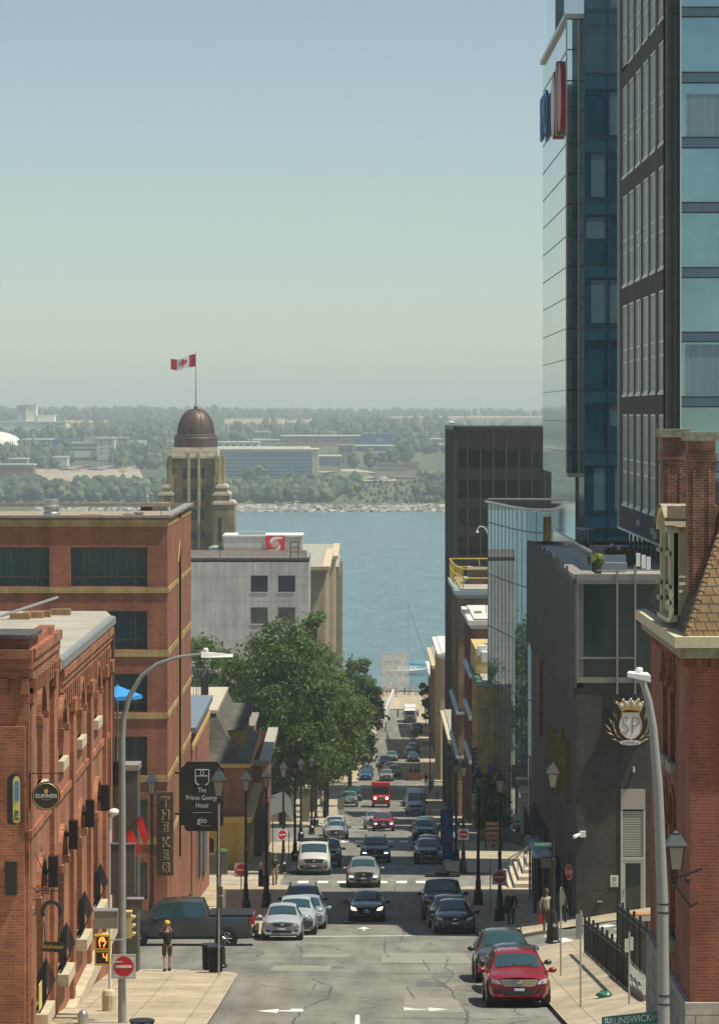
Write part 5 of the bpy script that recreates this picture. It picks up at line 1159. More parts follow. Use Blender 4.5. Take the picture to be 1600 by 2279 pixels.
for px in(1190,1212,1238,1253):
 g=MB(o2); g.box(PX(px,161)-.09,PX(px,161)+.09,160.5,160.8,gz(160,8),PZ(1912,160)); g.build('post',M_RIB,cn)
for k,dk in enumerate((176,170,165)):
 g=MB(o2); zb_=PZ(1862,dk)-.3; X0=XS-.02; g.tube([(X0-.75,dk,zb_+1.9),(X0-.1,dk,zb_+.5)],.035,4); g.tube([(X0-.75,dk,zb_+1.9),(X0-.72,dk,zb_+.3)],.02,4); g.add([(X0-.72,dk,zb_+1.7),(X0-.12,dk,zb_+.4),(X0-.7,dk,zb_+.35)],[(0,1,2)]); g.build('glass_fin',mat('fin_glass',(.10,.14,.14),.1,.3),cn)
def heater(px,d,lab,top=1178):
 t=thing('patio_heater',(PX(px,d),d,CZ-7.2),lab,'heater','tall glass-tube patio heaters'); H=PZ(top,d)-(CZ-7.2)
 g=MB(); g.box(-.22,.22,-.22,.22,0,.5); g.build('base',M_STEEL,t)
 for(x,y)in((-.17,-.17),(.17,-.17),(.17,.17),(-.17,.17)):g=MB(); g.tube([(x*1.25,y*1.25,.5),(x,y,H-.1)],.012,4); g.build('leg',M_STEEL,t)
 g=MB(); g.tube([(0,0,.5),(0,0,H-.1)],.06,8); g.build('glass_tube',mat('pale_tube',(.35,.42,.44),.2),t); g=MB(); g.lathe((0,0,H),[(.42,-.03),(.42,0),(.1,.06)],16); g.build('reflector',M_STEEL,t)
heater(1309,168,'patio heater nearer the dark hotel corner, right of its twin'); heater(1295,174,'patio heater standing behind its twin on the hotel terrace',1176)
def planter(px,d,w,lab,shrub=(.10,.07,.03)):
 t=thing('planter',(PX(px,d),d,CZ-7.2),lab,'planter'); g=MB(); g.box(-w,w,-.3,.3,0,.45); g.build('box',mat('planter_black',(.03,.03,.03),.5),t)
 g=MB(); r=random.Random(px)
 for k in range(9):lump(g,r.uniform(-w*.8,w*.8),r.uniform(-.2,.2),.55+r.uniform(0,.15),.2,.22,r,jag=.4)
 g.build('shrub',mat('shrub_%d'%int(shrub[1]*1000),shrub,.9,var=.4,vs=6),t,'full')
planter(1382,158,.75,'black planter of brown grassy shrubs on the hotel terrace'); planter(1295,165,.4,'small planter of brown shrub beside the patio heaters'); planter(1325,150,.25,'low planter with a bright green bush by the terrace edge',(.09,.13,.02))
for px,d_,lab in((1362,163,'white candle column farthest left on the terrace'),(1379,160,'white candle column behind the terrace planter'),(1420,152,'tall white column lamp nearest the terrace glass rail'),(1432,150,'tall white column lamp one step from the right'),(1443,148,'shorter white column lamp at the right end of the terrace')):
 g=MB(); g.box(-.09,.09,-.09,.09,0,.6); t=g.build('column_lamp',mat('white_lamp',(.75,.77,.78),.4),None,loc=(PX(px,d_),d_,CZ-7.2+.25)); tag(t,lab,'lamp')
t=thing('outdoor_sofa',(PX(1355,152),152,CZ-7.2),'grey outdoor sofa on the hotel terrace','sofa'); g=MB(); g.box(-.8,.8,-.4,.4,.1,.42); g.build('seat',mat('pale_blue_fabric',(.18,.22,.25),.8),t); g=MB(); g.box(-.8,.8,.3,.45,.42,.75); g.build('backrest',mat('pale_blue_fabric',(.18,.22,.25),.8),t)
t=thing('glass_balustrade',(PX(1300,160),160,CZ-7.2),'glass and steel rail along the terrace of the dark hotel','railing'); o2=Vector(t.location)
g=MB(o2); g.box(XS+.9,XS+.93,SD0+4,178,CZ-7.0,CZ-6.2); g.build('glass_panel',mat('rail_glass',(.16,.21,.22),.1,.3),t); g=MB(o2); g.box(XS+.86,XS+.97,SD0+4,178,CZ-6.2,CZ-6.12); g.box(XS+.9,XS+W_,SD0+.5,SD0+.53,CZ-6.85,CZ-6.8); g.build('rail',M_STEEL,t)
# charcoal brick and blue glass tower
XT=14.06; TD0,TD1=154.0,181.0; ZT=22.6
tw=thing('charcoal_tower',(XT,TD0,CZ-6.1),'tall charcoal brick tower with slim paired windows and a sky-blue glass front','building'); off=Vector(tw.location)
fl_=Fr((XT,TD0,CZ),(0,1,0),(-1,0,0)); ff=Fr((XT,TD0,CZ),(1,0,0),(0,-1,0))
wl=MB(off); cols_=[(154.8,157.4),(159.2,161.9),(163.2,166.1),(167.6,170.5),(171.9,174.8),(175.9,178.9)]; lv=[(-4.8,-.04),(1.0,5.76),(6.8,11.56),(12.6,17.36),(18.4,22.1)]
hs_=[(a-TD0,b-TD0,z0,z1)for(z0,z1)in lv for(a,b)in cols_]
facade(wl,fl_,0,TD1-TD0,-6.1,ZT,hs_,.35); wl.fbox(ff,0,.13,-6.1,ZT,-1,0)
wl.quad((XT,TD1,CZ-6.1),(XT+18,TD1,CZ-6.1),(XT+18,TD1,CZ+ZT),(XT,TD1,CZ+ZT)); wl.quad((XT,TD0,CZ-6.1),(XT+18,TD0,CZ-6.1),(XT+18,TD1,CZ-6.1),(XT,TD1,CZ-6.1))
wl.build('wall',M_DKBR,tw)
for h in hs_:
 w_=window(tw,off,fl_,h[0],h[1],h[2],h[3],.085,M_TRIM,G_PALE,(.5,),(.36,.50),fw=.10)
for a,b in cols_:
 for z0,z1 in lv:g=MB(off); g.fbox(fl_,a-TD0-.1,b-TD0+.1,z0-.12,z0,-.05,.04); g.build('window_sill',M_TRIM,tw)
g.fbox(fl_,0,TD1-TD0,-6.2,-6.1,-.1,.12); g.build('bottom_trim',M_TRIM,tw); g=MB(off); g.fbox(fl_,TD1-TD0-.12,TD1-TD0,-6.1,ZT,0,.12); g.build('corner_trim',M_TRIM,tw)
g=MB(off); g.fbox(ff,.13,.68,-6.1,ZT,-1.5,-.55); g.build('corner_slot',mat('slot_glass',(.012,.02,.03),.1),tw)
g=MB(off); g.fbox(ff,.36,.40,-6.1,ZT,-.55,-.4)
for k in range(12):
 v=-5.5+k*3.0; g.fbox(ff,.13,.68,v,v+.05,-.55,-.42)
g.build('slot_mullion',M_BLK,tw)
v=-6.1; i=0
bands=[(PZ(a,TD0)-CZ,PZ(b,TD0)-CZ)for a,b in((-130,-107),(15,36),(160,183),(305,328),(450,472),(595,617),(739,760),(883,905),(1028,1050),(1172,1194))]
gl=MB(off); gl.fbox(ff,.70,18,-6.1,ZT,-.5,0.0); gl.build('front_glazing',G_SKY,tw)
for(zt_,zb_)in bands:
 g=MB(off); g.fbox(ff,.70,18,zb_,zt_,.001,.05); s_=g.build('spandrel',G_SPAN,tw); g=MB(off); g.fbox(ff,.70,18,zb_-.03,zb_+.03,.05,.09); g.fbox(ff,.70,18,zt_-.03,zt_+.03,.05,.09); g.build('spandrel_line',M_BLK,s_)
g=MB(off); g.fbox(ff,.68,.74,-6.1,ZT,0.001,.12); g.build('corner_mullion',M_TRIM,tw)
for(a,b,l)in((208,303,1527),(766,880,1525)):
 g=MB(off); g.fbox(ff,PX(l,TD0)-XT,6.0,PZ(b,TD0)-CZ,PZ(a,TD0)-CZ,.002,.012); g.build('drawn_curtain',mat('curtain_behind_glass',(.20,.30,.34),.35,.3,var=.25,vs=3,streak=(9,9,.05)),tw)
rs=thing('recessed_storey',(XT+1,156,CZ-7.2),'dark glazed storey set back under the charcoal brick tower','building'); o2=Vector(rs.location)
g=MB(o2); g.box(XT+.5,XT+18,160,180.9,CZ-10,CZ-6.12); g.build('glazing',mat('slot_glass',(.012,.02,.03),.1),rs)
for k in range(8):g=MB(o2); g.box(XT+.44,XT+.52,160.5+k*2.7,160.75+k*2.7,CZ-9.5,CZ-6.12); g.build('mullion',M_RIB,rs)
for px,py,d_ in((1423,1163,168),(1457,1182,160),(1461,1192,158.6)):
 g=MB(); g.box(-.14,0,-.12,.12,-.16,.16); tag(g.build('soffit_vent',M_TRIM,None,loc=(XT-.001,d_,PZ(py,d_))),{1423:'small white vent alone on the lowest charcoal brick band',1457:'upper one of two white vents beside the cream dormer',1461:'lower one of two white vents beside the cream dormer'}[px],'vent')
 # pale and navy glass tower
XG=12.72; GD0,GD1=205.0,232.0
gt=thing('glass_tower',(XG,GD0,CZ-3.7),'slim glass tower with a pale reflecting side and dark blue front','building'); off=Vector(gt.location)
fl_=Fr((XG,GD0,CZ),(0,1,0),(-1,0,0)); ff=Fr((XG,GD0,CZ),(1,0,0),(0,-1,0))
g=MB(off); g.fbox(fl_,0,GD1-GD0,-3.66,24.2,-.3,0); g.build('side_glazing',mat('pale_side_glass',(.66,.76,.74),.05,.9,var=.06,vs=.4),gt)
g=MB(off)
zs_=[24.2-3.795/2*k for k in range(16)if 24.2-3.795/2*k>-3.6]
for k,z in enumerate(zs_[1:]):g.fbox(fl_,0,GD1-GD0,z-.02,z+.02,.001,.03)
g.build('panel_joint',mat('joint_teal',(.02,.05,.06),.4),gt)
g=MB(off)
for k in range(19):u=k*(GD1-GD0)/18; g.fbox(fl_,u-.012,u+.008,-3.66,24.2,.001,.005)
g.build('side_mullion',mat('thin_mullion',(.22,.26,.26),.4),gt)
g=MB(off); g.box(XG-.2,XG+1.1,GD0-.2,GD1+.2,CZ+24.2,CZ+24.5); g.fbox(fl_,-.05,.12,-3.66,24.2,0,.08); g.fbox(ff,0,1.05,-3.9,-3.66,-27,.05); g.build('roof_edge',M_STEEL,gt)
g=MB(off); g.fbox(ff,.0,1.04,-3.66,24.2,-1.0,-.02); g.build('front_strip',mat('teal_strip_glass',(.03,.13,.16),.06,0,ior=1.7,var=.7,vs=.25),gt)
g=MB(off)
for k,z in enumerate(zs_):g.fbox(ff,0,1.04,z-(.05 if k%2==0 else .03),z+.04,-.02,.03)
g.build('strip_joint',M_BLK,gt)
g=MB(off); g.fbox(ff,.66,.74,-3.66,24.2,-.02,.06); g.build('vertical_rail',M_STEEL,gt)
ND0=203.0; fn=Fr((PX(1300,ND0),ND0,CZ),(1,0,0),(0,-1,0)); W2=12
g=MB(off); g.fbox(fn,0,W2,-14,29,-20,0); g.build('front_block',G_NAVY,gt)
bands2=[PZ(py,ND0)-CZ for py in(19,161,303,441,582,722,862,1000,1140)]
for z in bands2+[bands2[0]+3.83]:
 g=MB(off); g.fbox(fn,.02,W2,z-.95,z,.001,.03); g.build('spandrel',G_NAVY2,gt)
g=MB(off)
for z in bands2+[bands2[0]+3.83]:g.fbox(fn,.02,W2,z-.02,z+.04,.03,.06); g.fbox(fn,.02,W2,z-.98,z-.93,.03,.06)
for u in(0.02,1.48,2.9):g.fbox(fn,u-.035,u+.035,-14,29,.03,.07)
g.build('mullion',mat('mullion_dark',(.02,.05,.07),.4),gt)
rr=random.Random(4)
for k,z in enumerate(bands2):
 for(a,b)in((.12,1.4),(1.55,2.25)):
  if rr.random()<.62:
   x0_=a+rr.choice((0,.3,.45)); hb=rr.choice((2.6,2.6,1.3)); g=MB(off); g.fbox(fn,x0_,b-rr.choice((0,.1)),z+.1+(2.6-hb if rr.random()<.6 else 0),z+.1+2.6,.002,.01); g.build('blind',M_BLIND,gt)
g=MB(off); g.box(XG+.6,XG+3,GD1-4,GD1+6,CZ+20,CZ+40); g.build('rear_block',mat('pale_side_glass',(.66,.76,.74),.05,.9,var=.06,vs=.4),gt)
g=MB(off); g.box(XG+.52,XG+2.4,GD0+.5,GD1-1,CZ-10,CZ-3.7); g.build('recessed_base',mat('pale_side_glass',(.66,.76,.74),.05,.9,var=.06,vs=.4),gt)
sg=thing('rooftop_sign',(XG-.14,220,PZ(238,218)),'big blue letters and a red roundel fixed high on the pale glass tower side','sign'); o2=Vector(sg.location)
text_mesh('lettering','BMO',3.0,mat('sign_royal_blue',(.015,.10,.38),.4),sg,(-.05,7.0,PZ(262,227)-o2.z),(0,-1,0),(-1,0,0),extr=.09,sx=.92)
for(y0,r_,m_,w0,w1,nm)in((213.8,2.15,'sign_red_deep',-.1,.25,'roundel'),(208.2,2.15,'sign_red_deep',-.05,.22,'roundel_back')):
 g=MB(); g.lathe((0,y0-220,PZ(235,214)-o2.z),[(r_,w0-.12),(r_,w1)],32,ax='x'); rd=g.build(nm,mat(m_,(.42,.012,.02),.45),sg)
g=MB(); g.lathe((-.235,213.8-220,PZ(235,214)-o2.z),[(2.0,-.02),(2.0,.02)],32,ax='x'); g.build('roundel_face',mat('face_pink',(.62,.50,.46),.5),sg)
g=MB(); g.box(-.2,.2,210.2-220,211.5-220,-2.4,2.2); g.build('truss',M_RIB,sg)
# curved glass podium
cg=thing('curved_glass_block',(11,245,gz(245,8)),'low curved glass building mirroring the street trees','building'); off=Vector(cg.location)
plan=[(10.2,266),(10.9,258),(11.6,250),(12.3,244.5),(13.3,241.5),(14.8,239.5),(17.0,238.2),(21,237.5)]
G_MIR=mat('mirror_glass',(.26,.40,.43),.015,.72,var=.05,vs=.3)
g=MB(off); zt_=CZ-7.15; zb_=gz(262,8)-1
for(a,b)in zip(plan,plan[1:]):g.quad((a[0],a[1],zb_+3.2),(b[0],b[1],zb_+3.2),(b[0],b[1],zt_),(a[0],a[1],zt_))
g.build('glazing',G_MIR,cg)
g=MB(off)
def along(t):
 L=[0];
 for a,b in zip(plan,plan[1:]):L.append(L[-1]+math.hypot(b[0]-a[0],b[1]-a[1]))
 s_=t*L[-1]
 for i in range(len(L)-1):
  if s_<=L[i+1]+1e-9:k=(s_-L[i])/(L[i+1]-L[i]); return(plan[i][0]+(plan[i+1][0]-plan[i][0])*k,plan[i][1]+(plan[i+1][1]-plan[i][1])*k)
for k in range(17):x,y=along(k/16); g.tube([(x-.01,y-.01,zb_+3.2),(x-.01,y-.01,zt_)],.014,4)
for z in(zt_-1.5,zt_-5.6,zt_-9.7,zt_-13.8,zt_-17.9):g.tube([(x-.03,y-.03,z)for x,y in plan],.04,4)
g.build('glazing_joint',mat('joint_teal',(.02,.05,.06),.4),cg)
g=MB(off); g.tube([(x-.15,y-.15,zt_+.15)for x,y in plan],.11,8); g.tube([plan[0]+(zt_+.35,),(30,262,zt_+.35)],.09,6); g.build('roof_rim',M_STEEL,cg)
g=MB(off); g.add([(x,y,zt_-.4)for x,y in plan]+[(30,237,zt_-.4),(30,266,zt_-.4)],[tuple(range(len(plan)+2))]); g.build('roof',mat('roof_slate',(.10,.12,.13),.7),cg)
g=MB(off); g.quad((10.2,266,zb_),(30,266,zb_),(30,266,zt_),(10.2,266,zt_))
for(a,b)in zip(plan,plan[1:]):g.quad((a[0]+.4,a[1]+.4,zb_),(b[0]+.4,b[1]+.4,zb_),(b[0]+.4,b[1]+.4,zb_+3.2),(a[0]+.4,a[1]+.4,zb_+3.2))
g.build('base_wall',mat('dark_base',(.03,.04,.045),.4),cg)
g=MB(off); g.box(13.0,16.2,237.0,237.2,PZ(1215,237),PZ(1150,237)); g.build('painted_gold_reflection',mat('gold_reflection_paint',(.20,.13,.05),.2,.6,var=.9,vs=1.2,streak=(1.5,1,.25)),cg)  # panel painted as a gold reflection in the curved glass
pl=thing('sign_pillar',(PX(1171,212),212,gz(212,9)),'grey tenant sign pillar with small white letters by the dark hotel steps','sign'); zt_=PZ(1750,212)-pl.location.z; zb_=PZ(1857,212)-pl.location.z
g=MB(); g.box(-.36,.36,-.2,.2,zb_,zt_); g.box(-.1,.1,-.1,.1,-.2,zb_); g.build('pillar',mat('grey_pillar',(.22,.20,.17),.6),pl)
g=MB()
for k in range(1,6):z=zt_-k*(zt_-zb_)/6; g.box(-.36,.36,-.215,-.2,z-.012,z+.012)
g.build('panel_line',M_BLK,pl); text_mesh('lettering','IINC',.2,M_TRIM,pl,(0,-.215,zt_-.32),(1,0,0),(0,-1,0),sx=.8)
stp=thing('entrance_steps',(PX(1165,190),190,gz(190,8)),'pale curved entrance steps with steel handrails','steps'); o2=Vector(stp.location)
for k in range(5):
 g=MB(o2); g.box(PX(1128+k*12,190),PX(1200,190),186+k*1.3,195,gz(188,8)+k*.22,gz(188,8)+.22+k*.22); g.build('step',mat('step_stone',(.52,.46,.35),.8,var=.1,vs=2),stp)
for dy,ofs in((0,0),(4,6)):
 g=MB(o2); d_=187+dy; P_=lambda px,py:(PX(px,d_),d_,PZ(py,d_))
 g.tube([P_(1114+ofs*4,1935-ofs),P_(1113+ofs*4,1919-ofs),P_(1121+ofs*4,1918-ofs),P_(1174+ofs,1887-ofs)],.035,6); g.tube([P_(1134+ofs*3,1944),P_(1134+ofs*3,1913-ofs)],.03,6); g.tube([P_(1166+ofs,1935),P_(1166+ofs,1893-ofs)],.03,6); g.build('handrail',M_STEEL,stp)
g=MB(); H_=PZ(1685,178)-gz(178,8); g.tube([(0,0,0),(0,0,H_)],.06,8); tag(g.build('steel_pole',M_STEEL,None,loc=(PX(1179,178),178,gz(178,8))),'plain pale steel pole by the entrance canopy','pole')
t=thing('area_light',(PX(1179,178),178,PZ(1732,178)),'flat white area light projecting from the pale steel pole','light'); g=MB(); g.box(-.75,-.1,-.2,.2,-.09,.0); g.build('head',M_WHITE,t); g=MB(); g.tube([(-.15,0,0),(.12,0,.02)],.04,5); g.build('arm',M_STEEL,t)
# black office tower
XB2=11.62; BD0,BD1=410.0,451.0
bt=thing('black_office_tower',(XB2,BD0,gz(BD0,8)),'black steel and glass office tower with a plain ribbed side','building'); off=Vector(bt.location)
ff=Fr((XB2,BD0,CZ),(1,0,0),(0,-1,0)); fl_=Fr((XB2,BD0,CZ),(0,1,0),(-1,0,0)); bv=lambda py:-(py-920)*BD0/F; bu_=lambda px:PX(px,BD0)-XB2
M_BR=mat('bronze_black',(.016,.016,.016),.5,.2,var=.15,vs=.4); M_BRP=mat('brown_panel',(.040,.034,.029),.6,.1,var=.12,vs=.3); M_BGL=mat('black_glass',(.004,.009,.011),.04,ior=1.5,var=.4,vs=.15)
wl=MB(off); zb=gz(430)-CZ-2; wl.fbox(fl_,0,BD1-BD0,zb,bv(957),-.5,0)
for k in range(22):u=.3+k*1.9; wl.fbox(fl_,u,u+.25,zb,bv(957),0,.12)
wl.fbox(ff,0,14,bv(957),bv(949),-40,.15); wl.fbox(ff,0,14,zb,bv(957),-41,-.8)
wl.fbox(fl_,-.15,BD1-BD0,bv(957),bv(949),-.4,.16); wl.build('wall',M_BR,bt)
rows2=[(1000,1041),(1068,1109.5),(1131,1172),(1194,1235)]+[(1257+63*k,1298+63*k)for k in range(8)]
for k in range(9):u=bu_(1012+28.75*k); g=MB(off); g.fbox(ff,u-.09,u+.09,zb,bv(957),-.8,.02); g.build('fin',mat('fin_brown',(.06,.05,.042),.5,.3),bt)
prev=957
for(a,b)in rows2:
 if a<1320:
  for k in range(8):
   g=MB(off); g.fbox(ff,bu_(1012+28.75*k)+.1,bu_(1040.7+28.75*k)-.1,bv(b),bv(a),-.79,-.72); g.build('window',M_BGL,bt)
 g=MB(off); g.fbox(ff,.1,bu_(1242)-.1,bv(a),bv(prev),-.79,-.45); g.build('spandrel',M_BRP,bt); prev=b
t=thing('seagull',(PX(1006,BD0),BD0+3,PZ(950,BD0+3)),'white seagull standing on the corner of the black office tower','bird')
g=MB(); g.ball((0,0,.55),(.45,.2,.2),10,6); g.ball((.3,0,.85),(.15,.12,.13),8,5); g.tube([(.42,0,.84),(.58,0,.8)],[.04,.01],5); g.tube([(0,.06,0),(0,.06,.4)],.025,4); g.tube([(0,-.06,0),(0,-.06,.4)],.025,4); g.tube([(-.3,0,.55),(-.7,0,.6)],[.13,.03],6); g.build('body',M_WHITE,t,True)
# brick and yellow houses of the right row
def rblock(name,label,X,d,depth,width,z_top,m,bays,floors,sm=M_DKGL,cm=None,fr_cornice=.5,fm=None,fwin=0,ledges=(),lm=None,roofm=None):
 t=thing(name,(X,d,gz(d,8)),label,'building'); off=Vector(t.location); fl_=Fr((X,d,CZ),(0,1,0),(-1,0,0)); ff=Fr((X,d,CZ),(1,0,0),(0,-1,0))
 zb=gz(d+depth,8)-CZ-1; H=z_top-zb; hs=[]
 for i in range(floors):
  for k in range(bays):c=depth*(k+.5)/bays; w_=depth/bays*.24; hs.append((c-w_,c+w_,zb+H*(i+.28)/floors,zb+H*(i+.8)/floors))
 fh=[]
 for i in range(floors):
  for k in range(fwin):c=width*(k+.5)/fwin; fh.append((c-.5,c+.5,zb+H*(i+.3)/floors,zb+H*(i+.75)/floors))
 wl=MB(off); facade(wl,fl_,0,depth,zb,z_top,hs,.3)
 for k in range(bays+1):c=depth*k/bays; wl.fbox(fl_,max(0,c-.3),min(depth,c+.3),zb,z_top-.8,0,.22)
 wl.build('side_wall',m,t); w2=MB(off); facade(w2,ff,0,width,zb,z_top,fh,.3); w2.quad((X,d+depth,CZ+zb),(X+width,d+depth,CZ+zb),(X+width,d+depth,CZ+z_top),(X,d+depth,CZ+z_top)); w2.build('front_wall',fm or m,t)
 for h in hs:g=MB(off); g.fbox(fl_,*h,-.29,-.22); g.build('window',sm,t)
 for h in fh:g=MB(off); g.fbox(ff,*h,-.29,-.22); g.build('window',sm,t)
 c=fr_cornice; g=MB(off); g.fbox(ff,-c,width,z_top-.55,z_top-.1,0,c); g.fbox(fl_,0,depth,z_top-.55,z_top-.1,0,c); g.fbox(ff,-c*.5,width,z_top-.9,z_top-.55,0,c*.5); g.fbox(fl_,0,depth,z_top-.9,z_top-.55,0,c*.5); g.build('cornice',cm or M_TRIM,t)
 g=MB(off); g.box(X,X+width,d,d+depth,CZ+z_top-.1,CZ+z_top+.02); g.build('roof',roofm or M_ROOFM,t)
 for(u0,u1,v)in ledges:g=MB(off); g.prism([(0,0),(-.95,-.35),(-.95,-.55),(0,-.5)],'y',d+u0,d+u1); g2=MB(off); g2.v=[p+off for p in g.v]; g2=MB(off); g2.add([Vector(p)+off*1+Vector((X,0,CZ+v))for p in g.v],g.f); g2.build('ledge',lm or M_TRIM,t)
 return t,off
M_BLEDGE=mat('pale_blue_trim',(.33,.42,.46),.5,.1)
B_TAN=brick('yellow_brick',(.66,.48,.19),(.58,.41,.16),(.30,.23,.12),bw=.4,bh=.16,ms=.02,var=.25,vs=1.2)
B_BRN=brick('brown_brick',(.29,.165,.095),(.20,.11,.065),(.30,.22,.15),bw=.4,bh=.16,ms=.02,var=.35)
t7,o7=rblock('tall_brick_house','tall brown brick building with a yellow roof railing and pale blue ledges',PX(1025,340),340,27,9,-(1312-920)*340/F,B_BRN,7,6,cm=M_BLEDGE,fr_cornice=.6,fwin=0,lm=M_BLEDGE)
def ledge(t,off,X,d0,d1,z,m=M_BLEDGE,out=.46):
 g=MB(off); g.hexa([(X-out,d0,z-.45),(X,d0,z-.1),(X,d1,z-.1),(X-out,d1,z-.45),(X-out,d0,z-.2),(X,d0,z+.12),(X,d1,z+.12),(X-out,d1,z-.2)]); g.box(X-out,X+1.0,d0-.25,d0,z-.5,z-.25); g.build('ledge',m,t)
X7=PX(1025,340); ledge(t7,o7,X7,340,366,PZ(1580,340)); ledge(t7,o7,X7,340,366,PZ(1678,340))
rl=thing('roof_railing',(X7,340,CZ-(1312-920)*340/F),'yellow pipe railing on the roof of the tall brown brick building','railing'); o2=Vector(rl.location); zr_=rl.location.z
def yr(pts,hs=(2.0,1.1)):
 g=MB(o2)
 for h in hs:g.tube([(x,y,zr_+h)for x,y in pts],.07,5)
 for(x,y),(x2,y2)in zip(pts,pts[1:]):
  n=max(1,int(math.hypot(x2-x,y2-y)/2.2))
  for k in range(n+1):g.tube([(x+(x2-x)*k/n,y+(y2-y)*k/n,zr_-.1),(x+(x2-x)*k/n,y+(y2-y)*k/n,zr_+hs[0])],.055,5)
 return g
yr([(X7+6,341),(X7+.3,341),(X7-.3,352),(X7-.4,366),(X7+6,366)]).build('rail',mat('railing_yellow',(.60,.44,.06),.5),rl)
t=thing('gooseneck_light',(X7+1.5,362,CZ-10.5),'white gooseneck lamp above the yellow roof railing','lamp'); q5=lambda px,py:(PX(px,362)-X7-1.5,0,PZ(py,362)-CZ+10.5)
g=MB(); g.tube([q5(1086,1190),q5(1082,1178),q5(1075,1172),q5(1066,1172),q5(1062,1180)],.06,6); g.build('arm',M_WHITE,t); g=MB(); g.lathe(q5(1062,1182),[(.05,.1),(.12,0),(.16,-.18)],10); g.build('shade',M_WHITE,t)
u_=thing('roof_plant',(X7+1,350,zr_),'dark rusty plant housing inside the yellow roof railing','roof plant'); g=MB(); g.box(.2,3.6,0,5,0,1.6); g.build('housing',mat('rust_brown',(.10,.06,.035),.7,var=.4,vs=2),u_); g=MB(); g.box(.1,3.7,-.1,5.1,1.6,1.72); g.build('lid',M_CAP,u_)
g=thing('roof_hut',(X7+3.6,352,zr_),'tan rendered hut on the roof behind the yellow railing','building'); g2=MB(); g2.box(0,5,0,8,-.5,5.6); g2.build('wall',mat('tan_render',(.42,.34,.20),.8,var=.2,vs=1),g); g2=MB(); g2.box(-.15,5.1,-.15,8.1,5.6,5.8); g2.build('roof',M_CAP,g);
X8=PX(1055,308)
t8,o8=rblock('bay_brick_house','red brick house with a flat white roof and slim bay columns',X8,308,22,8,-(1378-920)*308/F,B_RED,6,5,cm=M_WHITE,fr_cornice=.55,fwin=0,roofm=mat('white_roofing',(.62,.60,.55),.8,var=.15,vs=.6),fm=B_BRN)
ledge(t8,o8,X8,308,326,PZ(1497,308)); ledge(t8,o8,X8,308,326,PZ(1592,308)); ledge(t8,o8,X8,308,326,PZ(1690,308))
t=thing('roof_aerial',(X8+1.4,316,CZ-(1378-920)*308/F),'small aerial and loose junk on the flat white roof','aerial'); g=MB(); g.tube([(0,0,0),(0,0,1.1)],.03,4); g.tube([(-.3,0,.9),(.25,0,.8)],.02,4); g.build('mast',M_BLK,t); g=MB(); g.box(-2.2,-1.5,0,.6,0,.4); g.box(-1.1,-.4,.2,.7,0,.25); g.build('box',M_CAP,t)
X9=PX(1074,283)
t9,o9=rblock('yellow_house','yellow brick house with a green eaves band and white roof vents',X9,283,20,7,-(1515-920)*283/F,B_TAN,5,4,cm=mat('green_band',(.05,.12,.10),.6),fr_cornice=.5,fwin=0)
g=MB(o9); g.box(X9-.35,X9+6,290,303,CZ-(1515-920)*283/F,PZ(1445,290)); g.build('upper_floor',B_TAN,t9)
for k,(px,py)in enumerate(((1068,1460),(1071,1472))):g=MB(o9); g.box(X9-.3+k*.3,X9+.5+k*.3,286-k,287-k,PZ(py,286),PZ(py-22,286)); g.build('roof_vent',M_WHITE,t9)
g=MB(o9); g.box(X9-.02+.4,X9+5,289.8,290,PZ(1437,290),PZ(1430,290)); g.build('parapet_cap',M_WHITE,t9)
t=thing('bare_branch_sculpture',(PX(1072,280),280,PZ(1645,280)),'thin bare branches arching from the yellow house front','branch'); r=random.Random(6); g=MB()
for k in range(12):a=r.uniform(0,6.28); L=r.uniform(.6,1.7); g.tube([(0,0,0),(math.cos(a)*L*.5,r.uniform(-.3,.3),math.sin(a)*L*.5+.1),(math.cos(a+.3)*L,r.uniform(-.4,.4),math.sin(a+.3)*L)],[.03,.02,.008],4)
g.tube([(-.1,0,0),(1.0,.6,-.2)],.04,4); g.build('branches',M_BARK,t)
bs=thing('blue_vertical_sign',(PX(1060,268),268,PZ(1715,268)),'tall dark blue vertical sign with white letters reading CARLETON','sign'); s2=268/F
g=MB(); g.prism([(-10*s2,-52*s2),(10*s2,-52*s2),(10*s2,48*s2),(0,52*s2),(-10*s2,48*s2)],'y',0,.3); g.build('board',mat('sign_navy',(.012,.07,.14),.5),bs)
for k,ch_ in enumerate('CARLETON'):text_mesh('letter',ch_,7.6*s2,M_WHITE,bs,(-2*s2,-.02,(29-k*10.6)*s2),(1,0,0),(0,-1,0))
text_mesh('lettering','THE',4*s2,M_WHITE,bs,(-2*s2,-.02,42*s2),(1,0,0),(0,-1,0)); g=MB(); g.box(10*s2,13*s2,-.05,.2,-40*s2,44*s2); g.build('side_letters',M_WHITE,bs); g=MB(); g.box(-10*s2,10*s2,-.03,-.005,34*s2,37*s2); g.build('red_stripe',mat('sign_red',(.5,.03,.03),.5),bs)
g=MB(); g.tube([(10*s2,.1,40*s2),(.9,.1,40*s2)],.04,5); g.tube([(10*s2,.1,-40*s2),(.9,.1,-40*s2)],.04,5); g.build('bracket',M_BLK,bs)
g=thing('storefront_band',(X9-.6,270,gz(270,8)),'dark shopfront strip at the foot of the yellow house','shopfront');
m_=MB(); m_.box(-.1,.5,-2,10,0,3.0); m_.build('frame',mat('shop_dark',(.05,.035,.025),.6),g); m_=MB()
for k in range(4):m_.box(-.14,-.1,-1.6+k*3,.9+k*3,.6,2.6)
m_.build('pane',M_DKGL,g)
t=thing('orange_kiosk',(PX(1099,243),243,gz(243,8)),'orange-brown slatted terrace screen behind the curb by the yellow wall','screen'); g=MB()
for k in range(5):g.box(-.65,.65,-.05,.05,.5+k*.35,.72+k*.35)
